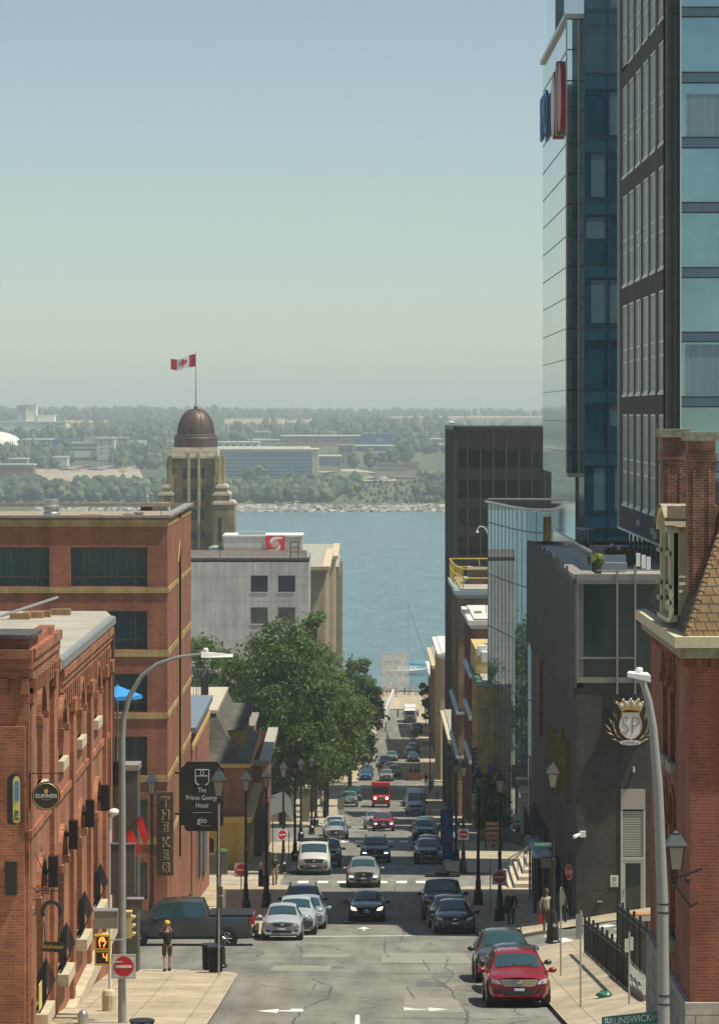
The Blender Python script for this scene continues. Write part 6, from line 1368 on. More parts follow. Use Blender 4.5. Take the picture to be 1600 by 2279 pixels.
g.build('slat_panel',mat('orange_wood',(.38,.20,.09),.7,var=.2,vs=3),t); g=MB(); g.box(-.65,-.57,-.09,-.05,0,2.3); g.box(.57,.65,-.09,-.05,0,2.3); g.build('post',M_BLK,t)
g=thing('yellow_wall',(PX(1087,262),262,gz(262,8)),'sunlit rough yellow gable wall beside the curved glass building','wall'); m_=MB(); m_.box(-.9,1.2,0,.5,0,PZ(1530,262)-gz(262,8)); m_.build('wall',B_TAN,g); m_=MB(); m_.box(-.95,1.2,-.05,.55,PZ(1530,262)-gz(262,8),PZ(1530,262)-gz(262,8)+.2); m_.build('coping',M_CAP,g)
rblock('white_roof_house','small red brick house with a broad white roof nearest the quay on the right',PX(964,560),560,30,8,-(1500-920)*560/F,B_RED,5,3,cm=M_WHITE,fr_cornice=.7,roofm=M_WHITE)
rblock('stone_house','brown stone house with pale ledges between the white-roofed house and the black tower',PX(972,515),515,40,9,-(1480-920)*515/F,mat('brown_stone',(.30,.25,.17),.85,var=.2),6,4,cm=M_SILL,fr_cornice=.8)
rblock('cream_house','cream stone house with a white parapet tucked against the black tower',PX(984,470),470,35,9,-(1453-920)*470/F,M_CREAMST,5,4,cm=M_WHITE,fr_cornice=.7,roofm=M_WHITE)
g=thing('roof_chimney',(PX(964,570),570,PZ(1500,560)),'small dark red chimney on the white roof by the quay','chimney'); m_=MB(); m_.box(-.25,.5,0,.8,0,1.7); m_.build('stack',B_RED,g); m_=MB(); m_.box(-.3,.55,-.05,.85,1.7,1.85); m_.build('cap',M_WHITE,g)
rblock('dark_slab_house','plain dark house front between the black tower and the tall brown brick building',PX(1006,372),370,36,9,-(1640-920)*372/F,mat('dark_stone',(.10,.09,.075),.8,var=.2),5,2,cm=M_SILL)
# mansard corner house, right foreground
X1=9.08; RD0,RD1=92.0,104.5
rh=thing('mansard_corner_house',(X1,RD0,gz(RD0,8)),'red brick house with a tiled mansard roof and cream gutter, right foreground','building'); off=Vector(rh.location)
B_R1=brick('corner_brick',(.31,.092,.050),(.22,.062,.038),(.30,.15,.10),bw=.26,bh=.09,var=.28)
fl_=Fr((X1,RD0,CZ),(0,1,0),(-1,0,0)); ff=Fr((X1,RD0,CZ),(1,0,0),(0,-1,0)); rv=lambda py,d=RD0:-(py-920)*d/F
hs_=[(4.3,5.9,-10.1,-7.0,.8),(6.6,8.2,-10.1,-7.0,.8),(4.3,5.9,-15.2,-11.0,.8),(6.6,8.2,-15.2,-11.0,.8)]
wl=MB(off); facade(wl,fl_,0,RD1-RD0,-16.2,-6.55,hs_,.35); facade(wl,ff,0,10,-16.2,-6.55,[(2.2,3.6,-14.6,-11.4,.6)],.3)
for k in range(30):wl.fbox(fl_,.15+k*.41,.33+k*.41,-7.0,-6.72,0,.12)
for k in range(20):wl.fbox(ff,.15+k*.41,.33+k*.41,-7.0,-6.72,0,.12)
for h in hs_:hood(wl,fl_,h,.22,.06)
wl.quad((X1,RD1,CZ-20),(X1+10,RD1,CZ-20),(X1+10,RD1,CZ-6.5),(X1,RD1,CZ-6.5)); wl.build('wall',B_R1,rh)
for h in hs_:window(rh,off,fl_,*h[:4],.3,mat('dark_green_frame',(.03,.05,.035),.5),M_DKGL,(.5,),(.5,),rise=h[4]); s_=MB(off); s_.fbox(fl_,h[0]-.1,h[1]+.1,h[2]-.3,h[2],-.05,.14); s_.build('window_sill',mat('grey_sill',(.30,.29,.24),.8),rh)
window(rh,off,ff,2.2,3.6,-14.6,-11.4,.25,M_FRAME,M_DKGL,(.5,),(.5,),rise=.6)
g=MB(off); g.fbox(ff,-.14,10,-22,-16.2,-.3,.14); g.fbox(fl_,.3,RD1-RD0,-22,-16.2,-.3,.14); g.build('granite_base',brick('granite',(.42,.40,.36),(.36,.345,.31),(.20,.19,.17),bw=1.3,bh=.55,ms=.02,var=.2,vs=3),rh)
g=MB(off); g.fbox(ff,-.28,10,-6.72,-6.42,0,.28); g.fbox(fl_,0,RD1-RD0,-6.72,-6.42,0,.28); g.build('frieze',mat('mossy_frieze',(.30,.27,.19),.85,var=.4,vs=3),rh)
g=MB(off); g.fbox(ff,-.46,10,-6.42,-6.12,.0,.46); g.fbox(fl_,0,RD1-RD0+.2,-6.42,-6.12,0,.46); g.build('gutter',mat('cream_paint',(.62,.56,.36),.6,var=.08,vs=3),rh)
M_TILE=brick('sunlit_tiles',(.34,.22,.11),(.27,.17,.085),(.06,.045,.03),bw=.30,bh=.24,ms=.016,var=.28,vs=2.5,bump=.8)  # front slope and hip: sunlight put into the tan tile colour
M_TILED=brick('shaded_tiles',(.13,.10,.065),(.10,.08,.055),(.035,.03,.025),bw=.32,bh=.22,ms=.014,var=.25,vs=2,bump=.6)  # side slope of the same roof: shade put into the darker tile colour
g=MB(off); zt_=CZ-6.13; a=(X1-.1,RD0-.1,zt_); b=(X1+1.45,RD0+1.45,zt_+4.1)
g.quad(a,(X1+10,RD0-.1,zt_),(X1+10,RD0+1.45,zt_+4.1),b); g.build('front_roof_slope',M_TILE,rh)
g=MB(off); g.quad(a,(X1-.1,RD1+.2,zt_),(X1+1.45,RD1-.6,zt_+4.1),b); g.build('side_roof_slope',M_TILED,rh)
g=MB(off); g.quad((X1+1.45,RD0+1.45,zt_+4.1),(X1+10,RD0+1.45,zt_+4.1),(X1+10,RD1,zt_+4.3),(X1+1.45,RD1-.6,zt_+4.1)); g.build('roof_top',M_BLK,rh)
g=MB(off); A,Bv=Vector(a),Vector(b); n=17
for k in range(n):
 p0=A.lerp(Bv,k/n); p1=A.lerp(Bv,(k+1.12)/n); g.tube([p0+Vector((-.01,-.01,.01)),p1+Vector((-.01,-.01,-.0))],[.10,.075],8)
g.build('hip_tiles',M_TILE,rh)
M_CRM=mat('cream_paint',(.62,.56,.36),.6,var=.08,vs=3)
ZD0,ZD1=-5.75,-2.95; DX=8.95; y0,y1=95.3,98.4
g=MB(off); g.box(DX,DX+1.6,y0,y1,CZ+ZD0,CZ+ZD1)
for k in range(13):z=CZ+ZD0+k*.215; g.hexa([(DX+.14,y0-.05,z),(DX+1.6,y0-.05,z),(DX+1.6,y0,z),(DX+.14,y0,z),(DX+.14,y0-.01,z+.2),(DX+1.6,y0-.01,z+.2),(DX+1.6,y0,z+.2),(DX+.14,y0,z+.2)])
dm_=g.build('dormer',mat('cream_clapboard',(.52,.48,.30),.7,var=.08,vs=2),rh)
g=MB(off)
for yy in(y0,y1-.3):
 g.box(DX-.12,DX+.12,yy,yy+.3,CZ+ZD0-.1,CZ+ZD1-.3)
 for zc_ in(ZD1-1.05,ZD0+.35,ZD0+.8):g.tube([(DX-.14,yy,CZ+zc_),(DX-.14,yy+.3,CZ+zc_)],.085,8)
g.box(DX-.2,DX+.1,y0-.06,y1+.06,CZ+ZD0-.2,CZ+ZD0-.08)
nn=10
for k in range(nn):
 a0,a1=math.pi*k/nn,math.pi*(k+1)/nn; c_=(y0+y1)/2; R1_,R2_=1.35,1.68
 P4=[(c_-R_*math.cos(an),CZ+ZD1-.45+R_*.42*math.sin(an))for an in(a0,a1)for R_ in(R1_,R2_)]
 g.hexa([(DX-.22,P4[i][0],P4[i][1])for i in(0,2,3,1)]+[(DX+.15,P4[i][0],P4[i][1])for i in(0,2,3,1)])
g.box(DX-.12,DX+1.5,y0-.08,y0-.002,CZ+ZD1-.12,CZ+ZD1+.05)
g.build('scrollwork',M_CRM,dm_)
g=MB(off); g.box(DX-.01,DX,y0+.4,y1-.4,CZ+ZD0+.2,CZ+ZD1-.5); g.build('dormer_window',M_DKGL,dm_)
g=MB(off); c_=(y0+y1)/2
g.grid(lambda i,j:(DX-.28+2.2*j,c_-1.75*math.cos(math.pi*i),CZ+ZD1-.28+.62*math.sin(math.pi*i)),10,2); g.box(DX-.2,DX+1.7,y0-.14,y0-.06,CZ+ZD1-.02,CZ+ZD1+.32); g.build('dormer_roof',mat('weathered_wood',(.34,.29,.21),.85,var=.35,vs=3),dm_)
def chimney(xl,xr,pyt,pyb,d,depth,nm):
 x0,x1=PX(xl,d),PX(xr,d); zt_,zb_=PZ(pyt,d),PZ(pyb,d); g=MB(off)
 g.box(x0,x1,d,d+depth,zb_,zt_-.25); g.box(x0-.05,x1+.05,d-.05,d+depth+.05,PZ(pyt+68,d),PZ(pyt+48,d)); g.box(x0-.025,x1+.025,d-.025,d+depth+.025,PZ(pyt+80,d),PZ(pyt+68,d))
 for xx in(x0+.12,x1-.2):g.box(xx,xx+.08,d-.03,d,zb_,PZ(pyt+85,d))
 c=g.build(nm,brick('chimney_brick',(.33,.125,.075),(.22,.080,.050),(.42,.30,.22),var=.4,vs=1.6),rh); g=MB(off)
 g.box(x0-.12,x1+.12,d-.12,d+depth+.12,zt_-.25,zt_); g.build('cap',mat('lichen_stone',(.26,.26,.19),.9,var=.45,vs=5),c); return c
chimney(1476,1528,955,1235,103.2,1.2,'chimney'); chimney(1532,1592,961,1320,93.9,.8,'chimney')
rh.scale=(.8,.8,.8); rh.location=(7.264,73.6,CZ+.8*(rh.location.z-CZ))
for px,w_,pt,pb,c,nm,lab in((1090,4.5,1700,1741,(.02,.13,.50),'blue_blade_sign','narrow bright blue blade sign beside the yellow wall'),(1100,4.5,1703,1758,(.40,.012,.03),'red_blade_sign','narrow crimson blade sign right of the bright blue one')):
 s_=256/F; t=thing(nm,(PX(px,256),256,PZ((pt+pb)/2,256)),lab,'sign'); h_=(pb-pt)/2*s_; g=MB(); g.prism([(-w_*s_,-h_),(w_*s_,-h_*.8),(w_*s_,h_),(-w_*s_,h_*.96)],'y',0,.25); g.build('panel',mat(nm+'_paint',c,.4),t); g=MB(); g.box(w_*s_,w_*s_+.3,.08,.16,h_*.5,h_*.6); g.box(w_*s_,w_*s_+.3,.08,.16,-h_*.6,-h_*.5); g.build('bracket',M_BLK,t)
 # vehicles
M_TYRE=mat('tyre_rubber',(.014,.014,.014),.8); M_RIM=mat('alloy_rim',(.42,.42,.42),.3,.8)
M_CGL=mat('windscreen_glass',(.022,.060,.070),.04,spec=.9,ior=1.6); M_CHR=mat('chrome',(.60,.60,.60),.12,1.0)
M_LENS=mat('headlamp_lens',(.55,.57,.58),.1,spec=.8); M_LIT=mat('lit_headlamp',(.9,.8,.6),.3,emit=(1.0,.78,.5),es=4); M_LITB=mat('lit_daylight_lamp',(.8,.85,1),.3,emit=(.7,.75,1.0),es=4)
M_PLAS=mat('black_plastic',(.018,.018,.019),.6); M_TAIL=mat('tail_lamp',(.45,.01,.015),.25); M_PLATE=mat('number_plate',(.55,.58,.62),.5)
ST={'suv':(4.7,[(0,.34,.74,.90,.86,.66),(.28,.24,.82,.99,.96,.80),(1.15,.24,.95,1.12,1,.76),(1.85,.24,1.0,1.57,1,.66),(2.6,.24,1.02,1.66,1,.67),(3.9,.24,1.04,1.60,1,.64),(4.45,.26,1.04,1.18,.98,.74),(4.7,.36,.92,1.02,.9,.7)],.36),'sedan':(4.7,[(0,.28,.60,.71,.86,.64),(.28,.19,.67,.81,.96,.80),(1.3,.19,.80,.96,1,.76),(2.15,.19,.86,1.37,1,.61),(2.7,.19,.88,1.44,1,.62),(3.4,.19,.90,1.36,1,.60),(4.2,.2,.92,1.05,.98,.72),(4.7,.3,.82,.98,.9,.7)],.33),'hatch':(4.25,[(0,.28,.64,.76,.86,.64),(.25,.19,.72,.86,.96,.80),(1.05,.19,.84,1.0,1,.78),(1.85,.19,.9,1.43,1,.63),(2.5,.19,.92,1.50,1,.64),(3.5,.19,.94,1.42,1,.61),(4.05,.2,.94,1.06,.98,.74),(4.25,.3,.84,.96,.9,.7)],.32),'pickup':(5.85,[(0,.48,.96,1.14,.92,.82),(.22,.36,1.02,1.22,.98,.90),(1.45,.36,1.12,1.30,1,.86),(2.05,.36,1.16,1.84,1,.74),(2.8,.36,1.18,1.92,1,.75),(3.75,.36,1.18,1.88,1,.74),(3.98,.36,1.18,1.30,1,.90),(5.7,.38,1.18,1.30,1,.92),(5.85,.5,1.1,1.28,.95,.88)],.41),'van':(5.6,[(0,.36,.84,1.02,.88,.70),(.2,.26,.95,1.18,.96,.80),(.72,.26,1.1,1.34,.98,.80),(1.45,.26,1.25,1.98,1,.80),(2.0,.26,1.3,2.10,1,.84),(4.9,.26,1.3,2.10,1,.84),(5.5,.28,1.3,2.0,1,.84),(5.6,.4,1.2,1.9,.96,.8)],.35)}
ST['tallvan']=(5.9,[(y,zb,b,t if t<1.5 else t+.62-(.25 if y<1.6 else 0),wb,wt)for(y,zb,b,t,wb,wt)in ST['van'][1]],.35)
def car(style,x,d,W,col,label,name=None,cat=None,lights=None,grille=M_PLAS,rails=False,H=None,rz=0,mir=True,z=None,group=None,gtype='wide',lower=None,flake=.0,cover=None):
 L,st,wr=ST[style]; hw=W/2; kz=1 if H is None else H/max(s_[3]for s_ in st)
 name=name or{'suv':'suv','sedan':'sedan','hatch':'hatchback','pickup':'pickup_truck','van':'van','tallvan':'van'}[style]; cat=cat or{'pickup':'pickup truck','van':'van','tallvan':'van'}.get(style,'car')
 slope=(gz(d+5,x)-gz(d,x))/5; z0=gz(d,x)if z is None else z
 t=thing(name,(x,d,z0+.01),label,cat,group,rz)
 if rz==0:t.rotation_euler.x=math.atan(slope)
 key='paint_%d_%d_%d'%tuple(int(c*1000)for c in col)
 P=mat(key,col,.26,.25 if max(col)>.1 else .0,spec=.6); P.node_tree.nodes['Principled BSDF'].inputs['Coat Weight'].default_value=.6; P.node_tree.nodes['Principled BSDF'].inputs['Coat Roughness'].default_value=.08
 B=lambda x_,y_:.26*(abs(x_)/hw)**2.6*max(0,1-y_/1.0)-.16*(abs(x_)/hw)**2.6*max(0,(y_-L+.8)/.8)
 def ring(u):
  i=min(int(u),len(st)-2); f=u-i; a,b=st[i],st[i+1]; y,zb,zl,zt,wb,wt=[p+(q-p)*f for p,q in zip(a,b)]
  zl*=kz; zt*=kz; wb*=hw; wt*=hw
  return y,[(0,zb),(wb*.86,zb),(wb*.99,zb+.14),(wb,(zb+zl)/2+.05),(wb*.985,zl),(wt+(wb-wt)*.38,zl+(zt-zl)*.52),(wt+.02,zt-min(.07,(zt-zl)*.3)),(wt*.7,zt-.01),(0,zt+.015)]
 def S(u,v,s_=1,off=(0,0,0)):
  y,r=ring(u); i=min(int(v),7); f=v-i; X_=r[i][0]+(r[i+1][0]-r[i][0])*f; Z_=r[i][1]+(r[i+1][1]-r[i][1])*f
  return(s_*(X_+off[0]),y+B(X_,y)+off[1],Z_+off[2])
 mb=MB(); us=[]
 for i in range(len(st)-1):us+=[i,i+.5]
 us.append(len(st)-1); nv=16
 vs=[S(u,(k if k<=8 else 16-k),1 if k<=8 else-1)for u in us for k in range(nv)]
 fs=[(i*nv+k,i*nv+(k+1)%nv,(i+1)*nv+(k+1)%nv,(i+1)*nv+k)for i in range(len(us)-1)for k in range(nv)]
 for e in(0,(len(us)-1)*nv):fs+=[(e+k,e+k+1,e+15-k,e+(16-k)%16)for k in range(8)]
 mb.add(vs,fs); mb.build('body',P,t,True)
 def patch(nm,m,u0,u1,v0,v1,sides,off,nu=4,parent=t):
  g=MB()
  for s_ in sides:g.grid(lambda i,j:S(u0+(u1-u0)*i,v0+(v1-v0)*j,s_,off),nu,3)
  return g.build(nm,m,parent,True)
 g=MB(); g.grid(lambda i,j:(lambda q:S(2.1+.78*i,8-abs(q)*1.8,-1 if q<0 else 1,(0,-.012,.012)))(2*j-1),5,10); g.build('windscreen',M_CGL,t,True)
 e=5 if style in('pickup',)else(3.6 if style in('van','tallvan')else len(st)-3)
 for s_ in(-1,1):
  g=MB(); g.grid(lambda i,j:S(2.75+(3.62-2.75)*i,4.18+(5.85-4.18)*j*min(1,.25+i*2.2),s_,(.012,0,0)),6,3); g.build('side_window',M_CGL,t,True)
  if e>3.7:g=MB(); g.grid(lambda i,j:S(3.75+(e+.1-3.75)*i,4.18+1.67*j,s_,(.012,0,0)),5,3); g.build('side_window',M_CGL,t,True)
 def fp(nm,m,c4,eps=.015,parent=t,n=6,ld=0):
  g=MB()
  def f(i,j):
   a=[c4[0][k]+(c4[1][k]-c4[0][k])*i for k in(0,1)]; b=[c4[3][k]+(c4[2][k]-c4[3][k])*i for k in(0,1)]; X_=a[0]+(b[0]-a[0])*j; Z_=a[1]+(b[1]-a[1])*j
   zt0=st[0][3]*kz; zz=max(0,Z_-zt0); return(X_,B(X_,0)-eps+zz*2.4,Z_)
  g.grid(f,n,3); return g.build(nm,m,parent,True)
 zt,zb=st[0][3]*kz,st[0][1]; zh=st[0][2]*kz
 gw=hw*(.60 if gtype=='wide' else .5); g0,g1=zt-.10-{'slim':.08,'tall':.24}.get(gtype,.15),zt-.06
 gr=fp('grille',grille,[(-gw*.8,g0),(gw*.8,g0),(gw,g1),(-gw,g1)],.02)
 if grille is M_CHR or gtype=='tall':
  for k in range(3):z_=g0+(g1-g0)*(k+.75)/3.6; q=gw*(.8+.2*(z_-g0)/(g1-g0))*.95; fp('grille_bar',M_PLAS if grille is M_CHR else M_CHR,[(-q,z_-.012),(q,z_-.012),(q,z_+.012),(-q,z_+.012)],.028,gr)
 g=MB(); g.ball((0,-.03,(g0+g1)/2+.02),(.09,.015,.05),10,5); g.build('badge',M_CHR,gr,True)
 hm={'warm':M_LIT,'cool':M_LITB}.get(lights,M_LENS)
 for s_ in(-1,1):
  h=fp('headlight',M_LENS if lights!='warm' else M_LIT,[(s_*hw*.56,zh-.04),(s_*hw*.86,zh-.01),(s_*hw*.90,zh+.14),(s_*hw*.64,zh+.08)],.02)
  if lights=='cool':fp('daylight_lamp',M_LITB,[(s_*hw*.6,zh-.13),(s_*hw*.84,zh-.12),(s_*hw*.85,zh-.06),(s_*hw*.6,zh-.07)],.026)
  elif lights!='warm':g=MB(); X_=s_*hw*.74; g.ball((X_,B(X_,0)-.03,zh+.045),(.045,.02,.03),8,5); g.build('lamp_bulb',M_CHR,h,True)
  fp('fog_lamp',M_PLAS,[(s_*hw*.62,zb+.08),(s_*hw*.82,zb+.1),(s_*hw*.8,zb+.19),(s_*hw*.6,zb+.17)],.018)
  if mir:
   y_=st[2][0]+.38; z_=st[2][2]*kz+.09; g=MB(); g.ball((s_*(hw+.14),y_,z_),(.13,.08,.09),10,6); g.tube([(s_*(hw-.05),y_+.05,z_-.05),(s_*(hw+.08),y_,z_-.02)],.03,5); g.build('mirror',P if style not in('van','pickup','tallvan')else M_PLAS,t,True)
 fp('intake',M_PLAS,[(-hw*.52,zb+.02),(hw*.52,zb+.02),(hw*.46,zb+.16),(-hw*.46,zb+.16)],.02); fp('number_plate',M_PLATE,[(-.15,zb+.17),(.15,zb+.17),(.15,zb+.25),(-.15,zb+.25)],.03)
 if lower:fp('lower_bumper',lower,[(-hw*.84,zb+.0),(hw*.84,zb+.0),(hw*.86,zb+.26),(-hw*.86,zb+.26)],.012)
 for s_ in(-1,1):
  g=MB(); ye=L-.02; x0_,x1_=hw*.7,hw*.9; zz=st[-1][2]*kz; g.box(min(s_*x0_,s_*x1_),max(s_*x0_,s_*x1_),ye-.2,ye-.02,zz-.12,zz+.1); g.build('tail_light',M_TAIL,t)
 if style not in('van','tallvan','pickup'):
  g=MB(); g.grid(lambda i,j:(lambda q:S(len(st)-2.88+.8*i,8-abs(q)*1.75,-1 if q<0 else 1,(0,.012,.012)))(2*j-1),4,8); g.build('rear_window',M_CGL,t,True)
 ya=[.92 if style!='pickup' else 1.02,L-(.95 if style!='pickup' else 1.15)]
 for y_ in ya:
  for s_ in(-1,1):
   g=MB(); g.lathe((s_*(hw+.004),y_,wr*.98),[(wr+.075,0),(wr+.075,-s_*.25)],22,ax='x'); g.build('wheel_arch',M_PLAS,t)
   g=MB(); g.lathe((s_*(hw-.10),y_,wr),[(wr*.6,s_*.115),(wr*.94,s_*.12),(wr,s_*.08),(wr,-s_*.12),(wr*.6,-s_*.12)],24,ax='x'); w_=g.build('wheel',M_TYRE,t,True)
   g=MB(); g.lathe((s_*(hw-.10),y_,wr),[(wr*.64,s_*.10),(wr*.60,s_*.124),(wr*.56,s_*.10)],20,ax='x')
   for k in range(7):a=2*math.pi*k/7; g.tube([(s_*(hw+.018),y_,wr),(s_*(hw+.015),y_+wr*.58*math.cos(a),wr+wr*.58*math.sin(a))],.028,4)
   g.build('rim',M_RIM,w_)
 if rails:
  for s_ in(-1,1):g=MB(); g.tube([(s_*hw*.64,st[3][0]+.1,st[3][3]*kz+.0),(s_*hw*.66,st[3][0]+.35,st[4][3]*kz+.07),(s_*hw*.65,st[5][0]-.2,st[5][3]*kz+.08),(s_*hw*.62,st[5][0]+.05,st[5][3]*kz-.0)],.025,5); g.build('roof_rail',M_PLAS if rails==1 else M_CHR,t)
 if style in('sedan','suv','hatch','pickup'):
  g=MB()
  for s_ in(-1,1):g.tube([S(2.15,8-.3,s_,(0,-.03,.03)),S(2.25,7 if s_>0 else 7.9,s_,(0,-.03,.035))],.012,4)
  g.build('wiper',M_PLAS,t)
 return t
DKBL,BLK,GREY,SILV,WHT=(.012,.035,.055),(.010,.012,.015),(.06,.065,.07),(.46,.47,.48),(.66,.66,.63)
car('suv',4.78,100,1.88,(.30,.008,.016),'deep red suv parked nearest the camera with a chrome grille',grille=M_CHR,H=1.66,rails=2)
car('sedan',5.0,106.0,1.85,(.035,.04,.042),'dark grey sedan squeezed behind the red suv',H=1.50)
car('suv',4.86,111.6,1.9,(.045,.055,.052),'dark green-grey suv with roof rails, third from the camera on the right',rails=1,H=1.72)
car('hatch',4.22,148,1.78,(.008,.014,.022),'glossy black hatchback parked in the shade at the right kerb',gtype='slim')
car('sedan',4.1,153.6,1.82,(.03,.05,.075),'slate blue sedan tucked behind the glossy black hatchback',H=1.46)
t=car('pickup',4.05,161,2.0,(.010,.014,.022),'black pickup truck carrying an amber light bar, parked at the right kerb',H=1.9,gtype='tall')
g=MB(); g.box(-.85,.85,2.5,2.8,1.96,2.02); g.box(-.35,.35,2.48,2.82,2.02,2.18); g.build('light_bar',M_PLAS,t)
for s_ in(-1,1):g=MB(); g.box(min(s_*.38,s_*.86),max(s_*.38,s_*.86),2.5,2.8,2.02,2.14); g.build('beacon',mat('amber_lens',(.45,.26,.04),.3),t)
car('suv',4.6,221,1.88,(.012,.018,.024),'black suv with a pointed nose, front one of the pair before the crossing',gtype='slim')
car('suv',4.8,227.5,1.86,(.02,.045,.065),'dark blue suv hidden behind the pointed-nose black suv')
car('suv',5.15,261.5,1.92,(.03,.045,.055),'grey-blue suv at the kerb beside the painted blue banner',lower=M_PLAS)
car('suv',5.35,267.5,1.9,(.025,.04,.05),'dark suv hidden behind the grey-blue one beside the banner')
car('tallvan',5.95,354,2.06,(.60,.64,.66),'white high-roof panel van parked on the right')
car('sedan',6.1,393,1.85,(.012,.03,.055),'dark blue sedan just beyond the white high-roof van')
car('suv',6.35,382,1.85,(.03,.06,.085),'blue-grey car whose roof shows above the white high-roof van')
car('suv',7.0,401,1.85,(.015,.02,.025),'third dark car in the row beyond the white high-roof van')
car('sedan',8.25,509,1.82,(.01,.028,.045),'dark teal sedan, front one of three cars by the far right kerb')
car('suv',7.75,516.5,1.9,(.02,.022,.025),'black suv in the middle of the far right row')
car('suv',8.45,525,1.9,(.03,.05,.065),'last blue-grey car of the far right row')
car('suv',3.78,467,1.86,(.25,.24,.22),'champagne crossover driving towards the camera in the distance',gtype='tall')
car('suv',4.95,476,1.86,(.010,.014,.020),'black suv driving beside the champagne crossover')
car('suv',3.75,497,1.85,(.02,.045,.075),'navy car in the distance ahead of the green sedan')
car('sedan',4.35,486,1.80,(.22,.24,.25),'pale grey car half hidden between the navy car and the black suv')
car('sedan',4.95,511,1.80,(.12,.22,.18),'sea green sedan, farthest moving car in the street')
car('hatch',.85,470,1.78,(.015,.10,.28),'bright blue hatchback parked on the left under the maple')
car('suv',1.05,476.5,1.84,(.012,.02,.03),'black suv parked behind the bright blue hatchback')
car('sedan',1.45,509,1.86,WHT,'white sedan parked on the left at the far end')
car('hatch',1.62,516,1.80,(.05,.06,.07),'dark grey hatchback behind the far white sedan')
car('van',-.72,408,2.0,(.012,.020,.022),'black minivan parked in the shade beside the red delivery truck',H=1.8)
car('pickup',-1.18,391,1.98,(.20,.21,.21),'silver grey pickup with a broad chrome grille parked on the left',grille=M_CHR,gtype='tall',H=1.85,cat='pickup truck')
car('sedan',-1.85,265.5,1.86,(.40,.40,.38),'silver beige sedan parked behind the grey road sign',H=1.47)
car('suv',-2.0,271.5,1.9,WHT,'white suv hidden behind the silver beige sedan')
t=car('van',-2.80,204.8,2.04,(.68,.67,.62),'white van with grey bumper parked on the left',H=2.06,lower=mat('grey_plastic',(.12,.115,.10),.6))
g=MB(); g.box(-.86,.86,1.8,5.3,2.07,2.12); g.build('roof_panel',M_PLAS,t)
car('pickup',-2.15,216,1.95,(.018,.028,.036),'dark blue pickup parked behind the white van',H=1.82)
car('suv',.22,189.5,1.88,(.29,.27,.235),'bronze grey suv with lit daylight lamps on the zebra crossing',lights='cool',grille=M_CHR,H=1.66)
car('suv',1.06,222.5,1.98,(.010,.013,.018),'big black suv with glowing white headlamps in mid street',lights='cool',H=1.74,rails=1)
car('suv',2.05,285.5,1.85,(.26,.012,.02),'wine red crossover crossing the second junction',lights='cool',gtype='tall',H=1.64)
car('suv',1.32,291.5,1.85,(.40,.39,.37),'silver suv half hidden behind the wine red crossover')
car('sedan',.35,160,1.70,(.008,.012,.017),'black sedan with warm headlamps lit coming up the street',lights='warm',H=1.40,grille=M_PLAS)
car('hatch',-3.28,141.3,1.70,(.50,.51,.53),'silver hatchback parked at the left corner beside the crossing',H=1.53,gtype='slim')
car('suv',-2.82,147.2,1.82,(.50,.53,.56),'white and blue crossover parked behind the silver hatchback',lower=M_PLAS)
car('hatch',-2.45,152.8,1.8,(.30,.38,.46),'pale blue hatchback third in the left kerb row')
car('suv',-2.72,158.6,1.92,(.012,.022,.03),'black suv with roof rails fourth in the left kerb row',rails=1,H=1.74)
t=car('pickup',-10.15,137.6,2.02,(.040,.043,.046),'charcoal crew-cab pickup turning into the side street',rz=-math.pi/2,H=1.94)
g=MB(); g.box(-.9,.9,4.0,5.78,1.31,1.37); g.build('bed_cover',M_PLAS,t)
g=MB(); g.box(-1.02,-.9,5.66,5.87,1.0,1.26); g.box(.9,1.02,5.66,5.87,1.0,1.26); g.build('tail_lamp_surround',M_TAIL,t); g=MB(); g.box(-.95,.95,5.85,6.0,.52,.74); g.build('rear_bumper',M_PLAS,t)
for y_ in(2.75,3.75):g=MB(); g.box(-1.016,-1.008,y_,y_+.012,.45,1.2); g.build('door_seam',M_BLK,t)
g=MB()
for y_ in(2.55,3.5):g.box(-1.04,-1.01,y_,y_+.2,1.02,1.06)
g.build('door_handle',M_PLAS,t)
t=thing('delivery_truck',(2.5,389,gz(389,2.5)+.01),'boxy red delivery truck with round lit headlamps','truck'); t.rotation_euler.x=math.atan((gz(395)-gz(389))/6); RP=mat('mail_red',(.42,.018,.016),.35)
g=MB(); g.box(-1.07,1.07,.55,6.2,.55,2.86); g.build('cargo_body',RP,t)
g=MB(); g.prism([(0,.55),(.56,.55),(.56,1.5),(.12,1.42),(0,1.2)],'x',-.98,.98); g.build('hood',RP,t)
g=MB(); g.box(-1.07,1.07,.3,.8,2.5,2.9); g.build('visor',RP,t); g=MB(); g.box(-.92,.92,.5,.54,1.58,2.36); g.build('windscreen',M_CGL,t)
g=MB(); g.box(-.4,.4,-.03,0,.75,1.22); g.build('grille',mat('grille_grey',(.12,.11,.10),.6),t); g=MB(); g.box(-1.0,1.0,-.15,0,.42,.58); g.build('bumper',M_PLAS,t)
for s_ in(-1,1):
 g=MB(); g.lathe((s_*.68,-.04,1.12),[(.15,.03),(.13,-.03)],14,ax='y'); g.build('headlight',M_LIT,t); g=MB(); g.box(s_*1.2-.08,s_*1.2+.08,.3,.4,1.5,1.95); g.tube([(s_*1.0,.55,1.9),(s_*1.2,.35,1.9)],.02,4); g.build('mirror',M_PLAS,t)
 for y_ in(.9,4.9):g=MB(); g.lathe((s_*.9,y_,.4),[(.4,.14),(.4,-.14)],20,ax='x'); g.build('wheel',M_TYRE,t)
g=MB(); g.ball((0,-.05,1.33),(.16,.02,.06)); g.build('badge',M_WHITE,t)
t=thing('minibus',(PX(912,596),593,gz(596)+.01),'white shuttle minibus with a chrome front near the quay','minibus')
